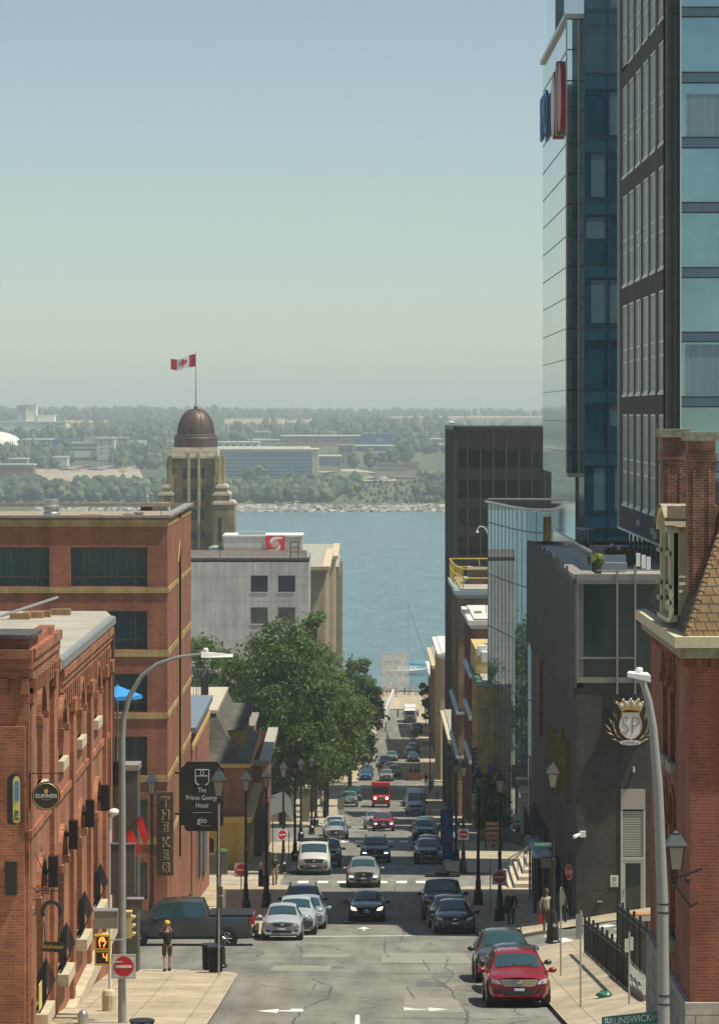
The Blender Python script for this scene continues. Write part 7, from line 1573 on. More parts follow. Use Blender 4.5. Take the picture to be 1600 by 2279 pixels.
g=MB(); g.box(-1.05,1.05,1.4,6.8,.5,2.75); g.prism([(.9,2.2),(1.5,2.75),(2.6,3.1),(6.8,2.9),(6.8,2.2)],'x',-1.0,1.0); g.build('coach_body',mat('coach_white',(.68,.68,.66),.4),t)
g=MB(); g.box(-.98,.98,.1,1.5,.45,1.35); g.build('hood',mat('hood_grey',(.2,.19,.18),.4,.3),t); g=MB(); g.add([(-.85,.95,1.36),(.85,.95,1.36),(.8,1.38,2.2),(-.8,1.38,2.2)],[(0,1,2,3)]); g.build('windscreen',M_CGL,t)
g=MB(); g.box(-.5,.5,.06,.1,.65,1.2); g.box(-1.0,1.0,0,.1,.35,.55); g.build('grille',M_CHR,t)
for s_ in(-1,1):
 g=MB(); g.box(s_*.78-.14,s_*.78+.14,.07,.1,.85,1.1); g.build('headlight',M_LENS,t); g=MB(); g.box(s_*1.3-.1,s_*1.3+.1,1.0,1.1,1.5,1.95); g.tube([(s_*1.0,1.2,1.6),(s_*1.25,1.05,1.6)],.03,4); g.build('mirror',M_PLAS,t)
 for y_ in(.9,5.2):g=MB(); g.lathe((s_*.9,y_,.4),[(.4,.13),(.4,-.13)],18,ax='x'); g.build('wheel',M_TYRE,t)
t=car('pickup',9.7,566,1.95,(.010,.03,.045),'dark pickup parked in the shade on the right near the quay',H=1.85)
# lamps, signs, street furniture
M_LGL=mat('lantern_glass',(.30,.27,.24),.25,spec=.6); M_LCAP=mat('lantern_hood',(.035,.045,.05),.5,.0)
def make_lantern_post(H=7.1):
 t=thing('street_lantern',(0,0,0),'x','street lamp','black heritage street lanterns')
 g=MB(); g.lathe((0,0,0),[(.30,0),(.30,.08),(.25,.12),(.23,.62),(.24,.66),(.15,.78),(.13,1.2),(.15,1.25),(.10,1.35),(.11,1.5),(.085,1.6)],8); g.build('base',M_BLK,t)
 g=MB(); g.lathe((0,0,0),[(.085,1.55),(.08,3.2),(.095,3.22),(.095,3.3),(.07,3.32),(.055,H-1.25),(.075,H-1.22),(.075,H-1.12),(.05,H-1.1),(.09,H-1.02)],10); g.build('post',M_BLK,t,True)
 g=MB(); g.tube([(-.42,0,H-1.5),(.42,0,H-1.5)],.018,5); g.ball((-.42,0,H-1.5),.035,6,4); g.ball((.42,0,H-1.5),.035,6,4); g.build('ladder_bar',M_BLK,t)
 ln=MB()
 for k in range(4):a=math.pi/4+k*math.pi/2; ln.tube([(.15*math.cos(a),.15*math.sin(a),H-1.0),(.27*math.cos(a),.27*math.sin(a),H-.48)],.014,4)
 ln.lathe((0,0,H-1.02),[(.16,0),(.16,.03)],4,sq=True); l_=ln.build('lantern_frame',M_BLK,t)
 g=MB(); g.lathe((0,0,0),[(.14,H-.99),(.25,H-.48)],4,sq=True); g.build('pane',M_LGL,l_)
 g=MB(); g.lathe((0,0,0),[(.36,H-.48),(.37,H-.44),(.17,H-.16),(.10,H-.13),(.10,H-.08),(.03,H-.05),(.025,H)],4,sq=True); g.build('hood',M_LCAP,t)
 return t
LP0=make_lantern_post()
first=True
for(x,d,k,lab)in((PX(487,119),119,1,'black street lantern rising behind the pair of litter bins'),(PX(338,148),148,1,'black street lantern left of the steakhouse sign on the brick hotel'),(PX(547,163),163,1,'black street lantern in front of the yellow mansard house'),(PX(592.5,170),170,1,'black street lantern before the narrow brick house cornice'),(PX(630.6,204),204,.97,'black street lantern carrying a no-entry sign beside the white van'),(PX(656.5,223),223,.95,'black street lantern just left of the white van, first of a close pair'),(PX(669.5,259),259,.9,'black street lantern behind the close pair beside the white van'),(PX(693.6,273),273,.9,'black street lantern left of the silver beige sedan under the leaves'),(PX(723.5,355),355,.95,'black street lantern with a no-entry sign beside the silver pickup'),(PX(1230,131),131,1,'black street lantern at the right corner carrying the green street name'),(PX(1112,155),155,1,'black street lantern with the no-entry sign behind the walking man'),(PX(1064,172),172,1,'black street lantern beside the right kerb behind the parked pickup'),(PX(1031,206),206,.98,'black street lantern with a no-entry sign by the painted banner'),(PX(1015,224),224,.97,'black street lantern left of the blue vertical sign'),(PX(1002,262),262,.95,'black street lantern just beyond the painted banner'),(PX(998,300),300,1,'grey-lit street lantern against the dark slab house'),(PX(703,300),300,.9,'black street lantern under the tree before the yellow shop band'),(PX(957,455),455,1,'small far street lantern beside the right-hand crowd')):
 o=LP0 if first else copy_tree(LP0); first=False
 o.location=(x,d,gz(d,x)+.12); o.scale=(1,1,k); o['label']=lab
def no_entry(px,py,d,lab,post=None,s=.67,rz=0):
 t=thing('no_entry_sign',(PX(px,d),d-.16,PZ(py,d)),lab,'road sign','no-entry signs',rz); h=s/2
 g=MB(); g.box(-h,h,-.01,.01,-h,h); g.build('plate',mat('sign_white',(.62,.63,.62),.5),t); g=MB()
 for a,b,c,e in((-h+.02,h-.02,h-.035,h-.022),(-h+.02,h-.02,-h+.022,-h+.035),(-h+.022,-h+.035,-h+.02,h-.02),(h-.035,h-.022,-h+.02,h-.02)):g.box(a,b,-.014,-.0101,c,e)
 g.build('border',mat('grey_print',(.3,.3,.3),.7),t)
 g=MB(); g.lathe((0,-.012,0),[(h*.83,.001),(h*.83,-.004)],28,ax='y'); g.build('red_disc',mat('traffic_red',(.50,.008,.018),.4),t); g=MB(); g.box(-h*.66,h*.66,-.024,-.0165,-h*.11,h*.11); g.build('bar',mat('sign_white',(.62,.63,.62),.5),t)
 if post:
  z0=gz(d,PX(post,d))+.12-t.location.z; g=MB(); g.tube([(0,.05,z0),(0,.05,h)],.03,6); g.build('post',M_ZINC,t)
 return t
no_entry(276,2150,92,'large no-entry sign on the tall lamp pole in the left foreground'); no_entry(537,1936,163.5,'no-entry sign on its own grey post before the mansard house',537); no_entry(628,1858,204,'no-entry sign left of the white van',rz=.5); no_entry(723,1768,354.8,'small no-entry sign above the silver pickup')
no_entry(1111,1952,155,'no-entry sign on the lantern behind the walking man'); no_entry(1031,1857,206,'no-entry sign beside the painted blue banner'); no_entry(972,1768,350,'small far no-entry sign beside the white high-roof van',972)
def sign_post(px,base_py_d,top_py,lab,plates=(),m=None,x=None,r=.028):
 d=base_py_d; x=PX(px,d); z0=gz(d,x)+.12; t=thing('sign_post',(x,d,z0),lab,'sign post'); g=MB(); g.tube([(0,0,0),(0,0,PZ(top_py,d)-z0)],r,6); g.build('post',m or M_ZINC,t)
 for(px0,px1,py0,py1,mm)in plates:g=MB(); g.box((px0-px)*d/F,(px1-px)*d/F,-.05,-.03,PZ(py1,d)-z0,PZ(py0,d)-z0); g.build('sign_plate',mm,t)
 return t
M_SB=mat('sign_back',(.30,.30,.28),.5,.3)
sign_post(487,113.5,1790,'tall grey sign post with two dark plates in front of the litter bins',((484,496,1974,1992,M_DGREY),(484,496,1996,2022,M_DGREY)))
sign_post(594,172,1885,'sign post with a grey plate back beside the two pedestrians',((584,604,1897,1950,M_SB),)); sign_post(758,257,1800,'grey sign post with a square plate back before the silver beige sedan',((751,766,1778,1803,M_SB),))
sign_post(1248,111,1975,'slim grey sign post just right of the parked red suv',((1245,1256,1985,2012,M_SB),)); sign_post(1292,97,2028,'grey sign post with two plate backs before the black fence',((1281,1290,2035,2090,M_SB),(1294,1297,2032,2080,M_SB))); sign_post(1400,95,2075,'grey sign post with pale plates beside the large lamp pole',((1390,1399,2090,2120,M_TRIM),(1401,1409,2086,2116,M_TRIM)))
sign_post(607,190,1830,'thin black post left of the white van',(),M_BLK); sign_post(643,206,1850,'thin black post beside the no-entry lantern and white van',(),M_BLK); sign_post(1091,158,1913,'plain grey post behind the black hatchback',(),M_SB)
t=thing('stop_sign',(PX(1266,147),147,gz(147,9.2)+.12),'red octagonal STOP sign on a black post by the dark brick hotel','road sign'); zc_=PZ(1942,147)-t.location.z; g=MB(); g.tube([(.05,.05,0),(.05,.05,PZ(1895,147)-t.location.z)],.03,6); g.build('post',M_BLK,t)
oc=lambda r:[(r*math.cos(math.pi/8+k*math.pi/4),zc_+r*math.sin(math.pi/8+k*math.pi/4))for k in range(8)]
for nm,r_,y_,m_ in(('plate',.36,0,mat('sign_white',(.62,.63,.62),.5)),('red_face',.325,-.012,mat('traffic_red',(.50,.008,.018),.4))):
 g=MB(); g.prism(oc(r_),'y',y_-.01,y_); o=g.build(nm,m_,t); o.rotation_euler.z=-1.15
o=text_mesh('lettering','STOP',.2,mat('sign_white',(.62,.63,.62),.5),t,(0,-.03,zc_),(1,0,0),(0,-1,0),sx=.9); o.rotation_euler.z=-1.15
def name_plate(px0,px1,py,d,h,body,lab,slope=0):
 t=thing('street_name_sign',(PX((px0+px1)/2,d),d-.12,PZ(py,d)),lab,'street sign'); w_=(px1-px0)*d/F/2; g=MB(); g.hexa([(-w_,-.01,-h-slope),(w_,-.01,-h+slope),(w_,.01,-h+slope),(-w_,.01,-h-slope),(-w_,-.01,h-slope),(w_,-.01,h+slope),(w_,.01,h+slope),(-w_,.01,h-slope)]); g.build('plate',mat('street_sign_green',(.010,.17,.13),.5),t)
 text_mesh('lettering',body,h*1.15,mat('sign_white',(.62,.63,.62),.5),t,(-w_*.08,-.02,0),(1,0,slope/w_),(0,-1,0),sx=min(1,1.62*w_/(h*1.15/.7*len(body)*.62)))
 text_mesh('small_lettering','ST',h*.6,mat('sign_white',(.62,.63,.62),.5),t,(w_*.86,-.02,slope*.8),(1,0,slope/w_),(0,-1,0)); return t
name_plate(1188,1227,1880,130.8,.095,'MARKET','green street name sign reading MARKET on the corner lantern'); name_plate(1338,1464,2269,70.3,.125,'BRUNSWICK','green street name sign reading BRUNSWICK at the bottom right',.065)
def cobra(lab,d,pts,rad,head,hr,extra=None):
 x,z0=PX(pts[0][0],d),gz(d,PX(pts[0][0],d)); t=thing('street_light',(x,d,z0),lab,'street light'); g=MB(); P_=[(PX(p[0],d)-x,(p[2]if len(p)>2 else 0),PZ(p[1],d)-z0)for p in pts]; P_[0]=(P_[0][0],0,0)
 g.tube(P_,rad,12); g.build('pole',mat('pole_grey',(.30,.31,.29)if extra is None else(.50,.50,.46),.45,.2,var=.1,vs=2),t,True)
 g=MB(); g.hexa([(a,b,c)for a,b,c in head]); h_=g.build('lamp_head',M_WHITE,t); g=MB(); g.lathe(hr,[(.07,0),(.08,.05),(.06,.09),(.02,.1)],10); g.build('photocell',M_WHITE,t)
 if extra:g=MB(); [g.lathe((PX(ex_,d)-x,0,PZ(ey,d)-z0),[(rr_,0),(rr_,.03)],12)for ex_,ey,rr_ in extra]; g.build('strap',M_BLK,t)
 return t
d=92; x0_=PX(272,d); z0_=gz(d,x0_); H_=lambda px,py:(PX(px,d)-x0_,PZ(py,d)-z0_)
a,b=H_(448,1452),H_(518,1457)
cobra('tall grey street light with a curved arm in the left foreground',d,[(272,2300),(272,1900),(272,1640),(275,1600),(288,1550),(315,1505),(350,1478),(395,1463),(450,1456)],[.115,.10,.085,.075,.07,.06,.05,.045,.04],[(a[0],-.14,a[1]-.14),(b[0],-.12,b[1]-.06),(b[0],.12,b[1]-.06),(a[0],.14,a[1]-.14),(a[0],-.1,a[1]+.02),(b[0],-.06,b[1]+.0),(b[0],.06,b[1]+.0),(a[0],.1,a[1]+.02)],(a[0]+.12,0,a[1]+.02))
d=70; x0_=PX(1478,d); z0_=gz(d,x0_); H_=lambda px,py:(PX(px,d)-x0_,PZ(py,d)-z0_); a,b=H_(1388,1497),H_(1440,1500)
cobra('large pale street light leaning over the right foreground',d,[(1478,2300),(1474,2000),(1464,1750),(1453,1620),(1443,1560),(1431,1520),(1416,1500,-.5)],[.135,.122,.105,.088,.08,.067,.05],[(a[0],-.9,a[1]-.02),(b[0],-.9,b[1]-.10),(b[0]+.02,-.1,b[1]-.1),(a[0]+.1,-.1,a[1]-.1),(a[0],-.9,a[1]+.06),(b[0],-.9,b[1]+.03),(b[0],-.1,b[1]+.04),(a[0]+.1,-.1,a[1]+.04)],(H_(1418,1494)[0],-.5,H_(1418,1494)[1]+.02),[(1475,2014,.129),(1475,2033,.129),(1477,2218,.138),(1477,2237,.138)])
d=91.6; t=thing('pedestrian_signal',(PX(228,d),d,PZ(2115,d)),'yellow pedestrian signal showing an orange hand above a number 4','signal'); s1=d/F; M_SIGY=mat('signal_yellow',(.50,.30,.02),.5); M_ORG=mat('lit_orange',(1,.3,.05),.5,emit=(1,.22,.04),es=3.0)
for k,zc_ in enumerate((17,-17)):
 g=MB()
 for(a0,a1,b0,b1)in((-17,17,13,16.5),(-17,17,-16.5,-13),(-17,-13.5,-13,13),(13.5,17,-13,13)):g.box(a0*s1,a1*s1,-.12,.12,(zc_+b0)*s1,(zc_+b1)*s1)
 c=g.build('case',M_SIGY,t); g=MB(); g.box(-13.5*s1,13.5*s1,0,.1,(zc_-13)*s1,(zc_+13)*s1); g.build('lens',M_BLK,c)
g=MB(); hp=[(-5,6),(-6.5,14),(-7,20),(-5,25),(-1,27),(3,26.5),(5,22),(5.5,17),(8,18.5),(7,14),(3,9),(3.5,5.5)]; g.tube([(x*s1,-.02,(y+.5)*s1)for x,y in hp],1.0*s1,4)
for x in(-3.4,.2,2.6):g.tube([(x*s1,-.02,18*s1),(x*s1,-.02,26*s1)],.8*s1,4)
g.build('hand_symbol',M_ORG,t); g=MB(); g.tube([(2*s1,-.02,-8*s1),(2.5*s1,-.02,-16*s1),(10*s1,-.02,-18*s1)],1.1*s1,4); g.tube([(10*s1,-.02,-9*s1),(9.5*s1,-.02,-25*s1)],1.1*s1,4); g.build('digit',M_ORG,t)
g=MB(); g.tube([(12*s1,.1,-30*s1),(44*s1,.25,-30*s1)],.025,5); g.tube([(12*s1,.1,20*s1),(44*s1,.25,20*s1)],.025,5); g.build('bracket',M_ZINC,t)
def boxy(name,px0,px1,py0,py1,d,dep,m,lab,cat,lid=None):
 t=thing(name,(PX((px0+px1)/2,d),d,PZ(py1,d)),lab,cat); w_=(px1-px0)*d/F/2; h=(py1-py0)*d/F; g=MB(); g.box(-w_,w_,0,dep,0,h); g.build('body',m,t); g=MB(); g.box(-w_-.02,w_+.02,-.02,dep+.02,h,h+.025); g.build('lid',lid or M_ZINC,t); return t
t=boxy('traffic_signal',281,292,2032,2090,92.4,.3,mat('signal_cream',(.62,.46,.20),.5),'cream yellow traffic signal seen from the side behind the grey pole','signal',mat('signal_cream',(.62,.46,.20),.5))
for k in range(3):g=MB(); g.prism([(0,.62-k*.23),(.12,.60-k*.23),(.12,.56-k*.23),(0,.50-k*.23)],'y',.02,.28); g.v=[p+Vector((.06,0,0))for p in g.v]; g.build('visor',mat('signal_cream',(.62,.46,.20),.5),t)
boxy('cabinet',210,262,2030,2068,93.5,.5,mat('cabinet_grey',(.30,.30,.26),.5,.2,var=.1),'grey metal cabinet above the pedestrian signal','cabinet'); boxy('display_box',283,318,2003,2028,93,.3,mat('box_brown',(.12,.10,.08),.6),'small brown equipment box right of the left lamp pole','box'); boxy('cable_cabinet',246,300,1882,1993,95,.4,M_DGREY,'tall dark grey sign panel seen from behind the left lamp pole','sign',M_DGREY)
t=thing('white_pipe_lamp',(PX(245,100),100,gz(100)),'white downpipe-like lamp post with a round globe beside the pub','lamp'); g=MB(); g.tube([(0,0,0),(0,0,PZ(1822,100)-gz(100)),(.1,0,PZ(1812,100)-gz(100))],.055,8); g.build('post',M_WHITE,t,True); g=MB(); g.ball((.12,0,PZ(1808,100)-gz(100)),(.17,.17,.11)); g.build('globe',M_WHITE,t,True)
t=thing('steel_bollard',(PX(185,91.5),91.5,gz(91.5)),'short steel bollard with a domed cap at the foot of the pub','bollard'); g=MB(); zt_=PZ(2262,91.5)-gz(91.5); g.tube([(0,0,0),(0,0,zt_)],.145,16); g.build('post',M_ZINC,t,True); g=MB(); g.lathe((0,0,zt_),[(.15,-.02),(.15,.02),(.10,.12),(.03,.17)],16); g.build('cap',M_STEEL,t,True)
t=thing('concrete_block',(PX(243,97),97,gz(97)+.1),'pale round concrete block beside the white post','block'); g=MB(); g.lathe((0,0,0),[(.2,0),(.21,.5),(.17,.62)],12); g.build('body',M_SILL,t); g=MB(); g.ball((0,0,.62),(.17,.17,.04)); g.build('top',M_SILL,t)
def bin_(px,d,lab):
 t=thing('litter_bin',(PX(px,d),d,gz(d,PX(px,d))+.12),lab,'bin','black slatted litter bins'); g=MB()
 for k in range(22):a=2*math.pi*k/22; g.tube([(.22*math.cos(a),.22*math.sin(a),.05),(.235*math.cos(a),.235*math.sin(a),.8),(.29*math.cos(a),.29*math.sin(a),.92)],.02,4)
 g.build('slatted_side',M_BLK,t); g=MB(); g.lathe((0,0,0),[(.2,.04),(.205,.8)],16); g.build('liner',M_PLAS,t); g=MB(); g.lathe((0,0,.9),[(.30,0),(.30,.03),(.2,.03)],18); g.build('rim',M_BLK,t); return t
bin_(466,117.0,'farther litter bin of the pair at the left corner'); bin_(480,115.6,'nearer litter bin of the pair at the left corner'); bin_(316,79.3,'litter bin cut off by the bottom edge of the photo')
for k,(px,py,w_,h_,lab)in enumerate(((318,1850,30,70,'higher of two red pennants on the grey block'),(297,1878,38,66,'lower of two red pennants on the grey block'))):
 d=115.7-k*.2; t=thing('red_pennant',(PX(px,d),d,PZ(py,d)),lab,'flag','red pennants beside the pub'); s1=d/F; g=MB(); q=[(-w_*.5,h_*.28),(-w_*.12,h_*.5),(w_*.5,-h_*.22),(w_*.1,-h_*.5)]; g.grid(lambda i,j:tuple(Vector((q[0][0]+(q[1][0]-q[0][0])*i,0,q[0][1]+(q[1][1]-q[0][1])*i)).lerp(Vector((q[3][0]+(q[2][0]-q[3][0])*i,0,q[3][1]+(q[2][1]-q[3][1])*i)),j)*s1+Vector((0,.05*math.sin(j*8),0))),4,8); g.build('cloth',mat('pennant_red',(.62,.03,.022),.6),t,'full')
 g=MB(); g.tube([(-w_*.9*s1,0,h_*.1*s1),(-w_*.1*s1,0,h_*.52*s1)],.015,4); g.build('pole',M_BLK,t)
d=152.0; s1=d/F; hs=thing('hotel_blade_sign',(PX(450,d),d,PZ(1773,d)),'large black hanging sign of the brick hotel with white shield emblem and lettering','sign')
nb=[(-47,-64),(-40,-64),(-38,-72),(-33,-77),(33,-77),(38,-72),(41,-66),(47,-64),(47,64),(41,67),(38,73),(33,78),(-33,78),(-38,72),(-41,67),(-47,64)]
g=MB(); g.prism([(x*s1,y*s1)for x,y in nb],'y',-.12,.12); g.build('board',mat('sign_black',(.014,.013,.012),.2,spec=.6),hs)
M_SW=mat('sign_offwhite',(.62,.61,.54),.5)
g=MB(); E=lambda x,y:(x*s1,-.14,y*s1)
for s_ in(-1,1):g.tube([E(s_*4,60),E(s_*15,60),E(s_*15,35),E(s_*13,29),E(s_*7,26)],1.1*s1,5); g.tube([E(s_*12,46),E(0,46),E(-s_*3.3,50),E(-s_*3.5,55),E(0,60),E(s_*4,60)],.9*s1,5)
g.build('emblem',M_SW,hs)
for tx,y,h,xx in(('The',14,10.5,0),('Prince George',-3,10.5,0),('Hotel',-20,10.5,0)):text_mesh('lettering',tx,h*s1,M_SW,hs,(xx*s1,-.13,y*s1),(1,0,0),(0,-1,0),sx=.82)
g=MB(); g.box(-21*s1,21*s1,-.135,-.122,-36*s1,-35.3*s1); g.build('rule',M_SW,hs); text_mesh('lettering','gio',13*s1,M_SW,hs,(0,-.13,-53*s1),(1,0,0),(0,-1,0)); text_mesh('small_lettering','RESTAURANT',2.6*s1,M_SB,hs,(8*s1,-.13,-65*s1),(1,0,0),(0,-1,0))
g=MB(); g.box(-.75-.5,-46*s1,-.05,.05,50*s1,54*s1); g.box(-.75-.5,-46*s1,-.05,.05,-41*s1,-37*s1); g.build('bracket',M_BLK,hs)
d=149.3; s1=d/F; ks=thing('steakhouse_sign',(PX(367,d),d,PZ(1857,d)),'tall brown vertical sign with gold-edged letters THE KEG on the hotel corner','sign'); g=MB(); g.box(-18.5*s1,18.5*s1,0,.35,-93*s1,93*s1); g.build('board',mat('sign_brown',(.085,.05,.04),.5),ks)
for ch_,py in(('T',1786),('H',1815),('E',1842),('K',1876),('E',1904),('G',1932)):
 text_mesh('letter',ch_,19.5*s1,mat('letter_gold_edge',(.55,.43,.20),.4,.3),ks,(1*s1,-.03,(1857-py)*s1),(1,0,0),(0,-1,0),extr=.05,bold=.028); text_mesh('letter_face',ch_,19.5*s1,mat('letter_dark',(.02,.012,.01),.5),ks,(0,-.075,(1857-py)*s1),(1,0,0),(0,-1,0),extr=.01,bold=.004)
def iron_fence(name,lab,a,b,n,h,solid=0.0):
 t=thing(name,(a[0],a[1],gz(a[1],a[0])+.1),lab,'fence'); o2=Vector(t.location); g=MB(o2)
 P_=lambda k,z:(a[0]+(b[0]-a[0])*k,a[1]+(b[1]-a[1])*k,gz(a[1]+(b[1]-a[1])*k,a[0]+(b[0]-a[0])*k)+.1+z)
 for z,r_ in((.12,.03),(h*.82,.035),(h-.12,.03)):g.tube([P_(k/6,z)for k in range(7)],r_,5)
 g.build('rail',M_BLK,t)
 for k in range(n+1):g=MB(o2); g.tube([P_(k/n,0),P_(k/n,h)],.045,6); g.ball(P_(k/n,h+.04),.055,6,4); g.build('post',M_BLK,t)
 g=MB(o2); m_=n*9
 for k in range(m_):g.tube([P_(k/m_,.12),P_(k/m_,h-.12)],.011,4)
 g.build('baluster',M_BLK,t); return t
iron_fence('iron_fence','black iron fence stepping down beside the right pavement',(8.15,121),(8.0,99.5),9,1.35); iron_fence('iron_fence','taller black iron fence close to the right brick house',(9.25,120),(8.75,97),7,1.75)
t=thing('retaining_wall',(8.3,103,gz(103,8.3)),'low grey granite wall under the right-hand fences','wall'); o2=Vector(t.location); g=MB(o2); n=12
for k in range(n):d_=95+k*1.0; g.box(8.05,8.75,d_,d_+1.0,gz(d_,8.2)-.3,gz(d_,8.2)+.32+.03*(k%2))
g.build('wall',mat('granite_wall',(.22,.21,.18),.85,var=.3,vs=3),t)
t=thing('timber_booth',(PX(1432,122),122,gz(122,10.4)),'orange-brown timber booth frame below the glass door','booth'); g=MB(); zt_=PZ(2040,122)-t.location.z
for x in(-.42,.34):g.box(x,x+.1,0,.1,0,zt_)
g.box(-.45,.5,-.05,.6,zt_,zt_+.07); g.build('frame',mat('orange_timber',(.42,.22,.09),.6,var=.2,vs=3),t); g=MB(); g.box(-.32,.34,.1,.14,0,zt_*.8); g.build('panel',mat('orange_brown',(.30,.12,.06),.7),t)
g=MB(); r=random.Random(2); lump(g,0,0,.11,.19,.13,r,10,6,jag=.45); lump(g,.15,.1,.08,.12,.08,r,8,5,jag=.5); t=g.build('rubbish_bag',mat('green_plastic',(.03,.16,.10),.35),None,'full',loc=(PX(1345,99),99,gz(99,7.2)+.12)); tag(t,'crumpled green plastic bag at the foot of the iron fence','bag')
t=thing('wall_lantern',(PX(1504,90.5),90.5,PZ(1955,90.5)),'black lantern on an iron bracket at the corner of the right brick house','wall light'); q5=lambda px,py,y=0:(PX(px,90.5)-t.location.x,y,PZ(py,90.5)-t.location.z)
g=MB(); g.tube([q5(1504,1955),q5(1570,1946,1.0)],.035,6); g.tube([q5(1497,1965),q5(1542,2028,.8),q5(1562,2026,1.3)],.04,6); g.tube([q5(1504,1975),q5(1504,1936)],.05,6); g.ball(q5(1530,1960),(.09,.09,.09)); g.build('bracket',M_BLK,t)
g=MB(); g.lathe(q5(1504,1936),[(.19,.02),(.29,.62)],4,sq=True); g.build('pane',M_LGL,t); g=MB()
for k in range(4):a=math.pi/4+k*math.pi/2; c=Vector(q5(1504,1936)); g.tube([c+Vector((.2*math.cos(a),.2*math.sin(a),.02)),c+Vector((.3*math.cos(a),.3*math.sin(a),.62))],.02,4)
g.build('lantern_frame',M_BLK,t); g=MB(); g.lathe(q5(1504,1936),[(.42,.62),(.43,.67),(.2,.93),(.11,.95),(.11,1.0),(.03,1.05),(.03,1.12)],4,sq=True); g.build('hood',M_LCAP,t)
t.scale=(.8,.8,.8); t.location=(PX(1504,72.4),72.4,PZ(1955,72.4))
t=thing('painted_banner',(PX(994,226),226,gz(226,6)+.12),'tall banner panel painted in blue and purple swirls beside a parked suv','banner'); g=MB(); s1=226/F; g.box(-13*s1,13*s1,0,.08,0,PZ(1802,226)-t.location.z)
m_=bpy.data.materials.new('swirl_paint'); m_.use_nodes=True; n_=m_.node_tree.nodes; l_=m_.node_tree.links; tc=n_.new('ShaderNodeTexCoord'); no=n_.new('ShaderNodeTexNoise'); no.inputs['Scale'].default_value=1.6; no.inputs['Detail'].default_value=1; l_.new(tc.outputs['Object'],no.inputs[0]); cr_=n_.new('ShaderNodeValToRGB'); cr_.color_ramp.interpolation='CONSTANT'; e=cr_.color_ramp.elements; e[0].color=(.012,.03,.16,1); e[1].position=.47; e[1].color=(.02,.10,.25,1)
for p_,c_ in((.54,(.10,.015,.10,1)),(.6,(.02,.07,.40,1)),(.68,(.30,.02,.06,1))):q=e.new(p_); q.color=c_
l_.new(no.outputs[0],cr_.inputs[0]); l_.new(cr_.outputs[0],n_['Principled BSDF'].inputs['Base Color']); g.build('panel',m_,t); g=MB(); g.box(-14*s1,-13*s1,-.02,.1,0,PZ(1802,226)-t.location.z); g.box(13*s1,14*s1,-.02,.1,0,PZ(1802,226)-t.location.z); g.build('frame',M_BLK,t)
t=thing('wooden_parklet',(PX(922,470),470,gz(470,8)+.02),'brown wooden terrace enclosure standing in the right parking lane','terrace'); M_PW=mat('parklet_wood',(.16,.055,.035),.7,var=.3,vs=2)
for nm,bx in(('front_panel',(-.95,.95,0,.1,0,1.1)),('side_panel',(-1.0,-.9,.1,6,0,1.0)),('deck',(-.9,.95,.1,6,0,.15))):g=MB(); g.box(*bx); g.build(nm,M_PW,t)
def cone(px,d,lab):
 t=thing('traffic_cone',(PX(px,d),d,gz(d,PX(px,d))+.12),lab,'cone','orange traffic cones'); g=MB(); g.lathe((0,0,0),[(.16,.03),(.03,.72)],12); g.build('cone',mat('cone_orange',(.75,.12,.03),.6),t,True); g=MB(); g.box(-.2,.2,-.2,.2,0,.03); g.build('base',M_PLAS,t)
cone(754,385,'orange traffic cone beside the silver pickup'); cone(957,348,'orange traffic cone right of the white high-roof van')
t=thing('fire_hydrant',(PX(782,470),470,gz(470)+.12),'small red hydrant behind the parked blue hatchback','hydrant'); g=MB(); g.lathe((0,0,0),[(.12,0),(.1,.1),(.1,.55),(.12,.6),(.05,.72)],10); g.build('barrel',mat('hydrant_red',(.5,.05,.03),.5),t); g=MB(); g.tube([(-.17,0,.42),(.17,0,.42)],.05,6); g.build('outlet',mat('hydrant_red',(.5,.05,.03),.5),t)
t=thing('planter_box',(PX(481,205.5),205.5,gz(205.5)+.1),'long dark planter box in front of the yellow house terrace','planter'); g=MB(); g.box(-.85,.7,-.3,.3,0,1.2); g.build('box',M_DGREY,t); g=MB(); r=random.Random(3)
for k in range(7):lump(g,.1+k*.08,0,1.3,.16,.2,r,jag=.5)
g.build('plant',mat('planter_green',(.08,.15,.03),.8,var=.4,vs=6),t,'full')
t=thing('newspaper_box',(PX(587,186),186,gz(186,-5)+.12),'dark red newspaper box beside the left pedestrians','box'); g=MB(); g.box(-.3,.3,0,.4,.2,1.15); g.build('case',mat('box_red',(.14,.015,.02),.5),t); g=MB(); g.box(-.24,.24,-.01,0,.55,1.05); g.build('window',M_DKGL,t)
t=thing('yellow_shop',(PX(690,440),440,gz(440)),'low shop with a bright yellow fascia seen under the maple branches','building'); g=MB(); g.box(-9,1.6,0,8,0,3.4); g.build('wall',mat('shop_wall',(.20,.17,.12),.8,var=.2),t); g=MB(); g.box(-9,1.7,-.3,.0,3.0,5.4); g.build('fascia',mat('fascia_yellow',(.65,.36,.01),.5),t)
for k in range(5):g=MB(); g.box(-8.5+k*2,-7+k*2,-.03,.0,.5,2.6); g.build('window',M_DKGL,t)
g=MB(); g.box(1.7,2.5,-1.5,8,0,8); g.build('side_wall',mat('pale_stone_wall',(.42,.36,.26),.85,var=.2),t)
t=thing('stone_gateway',(PX(640,315),315,gz(315)),'rough stone wall and gate piers under the trees of the square','wall'); M_RS=mat('rough_stone',(.20,.17,.12),.9,var=.4,vs=1.5,bump=.5)
g=MB(); g.box(-8,.6,1,1.7,-.5,1.9); g.build('wall',M_RS,t)
for x in(-1.4,.2,1.6):g=MB(); g.box(x-.45,x+.45,.6,1.6,-.3,3.2); p_=g.build('pier',M_RS,t); g=MB(); g.box(x-.55,x+.55,.5,1.7,3.2,3.45); g.build('cap',M_SST,p_)
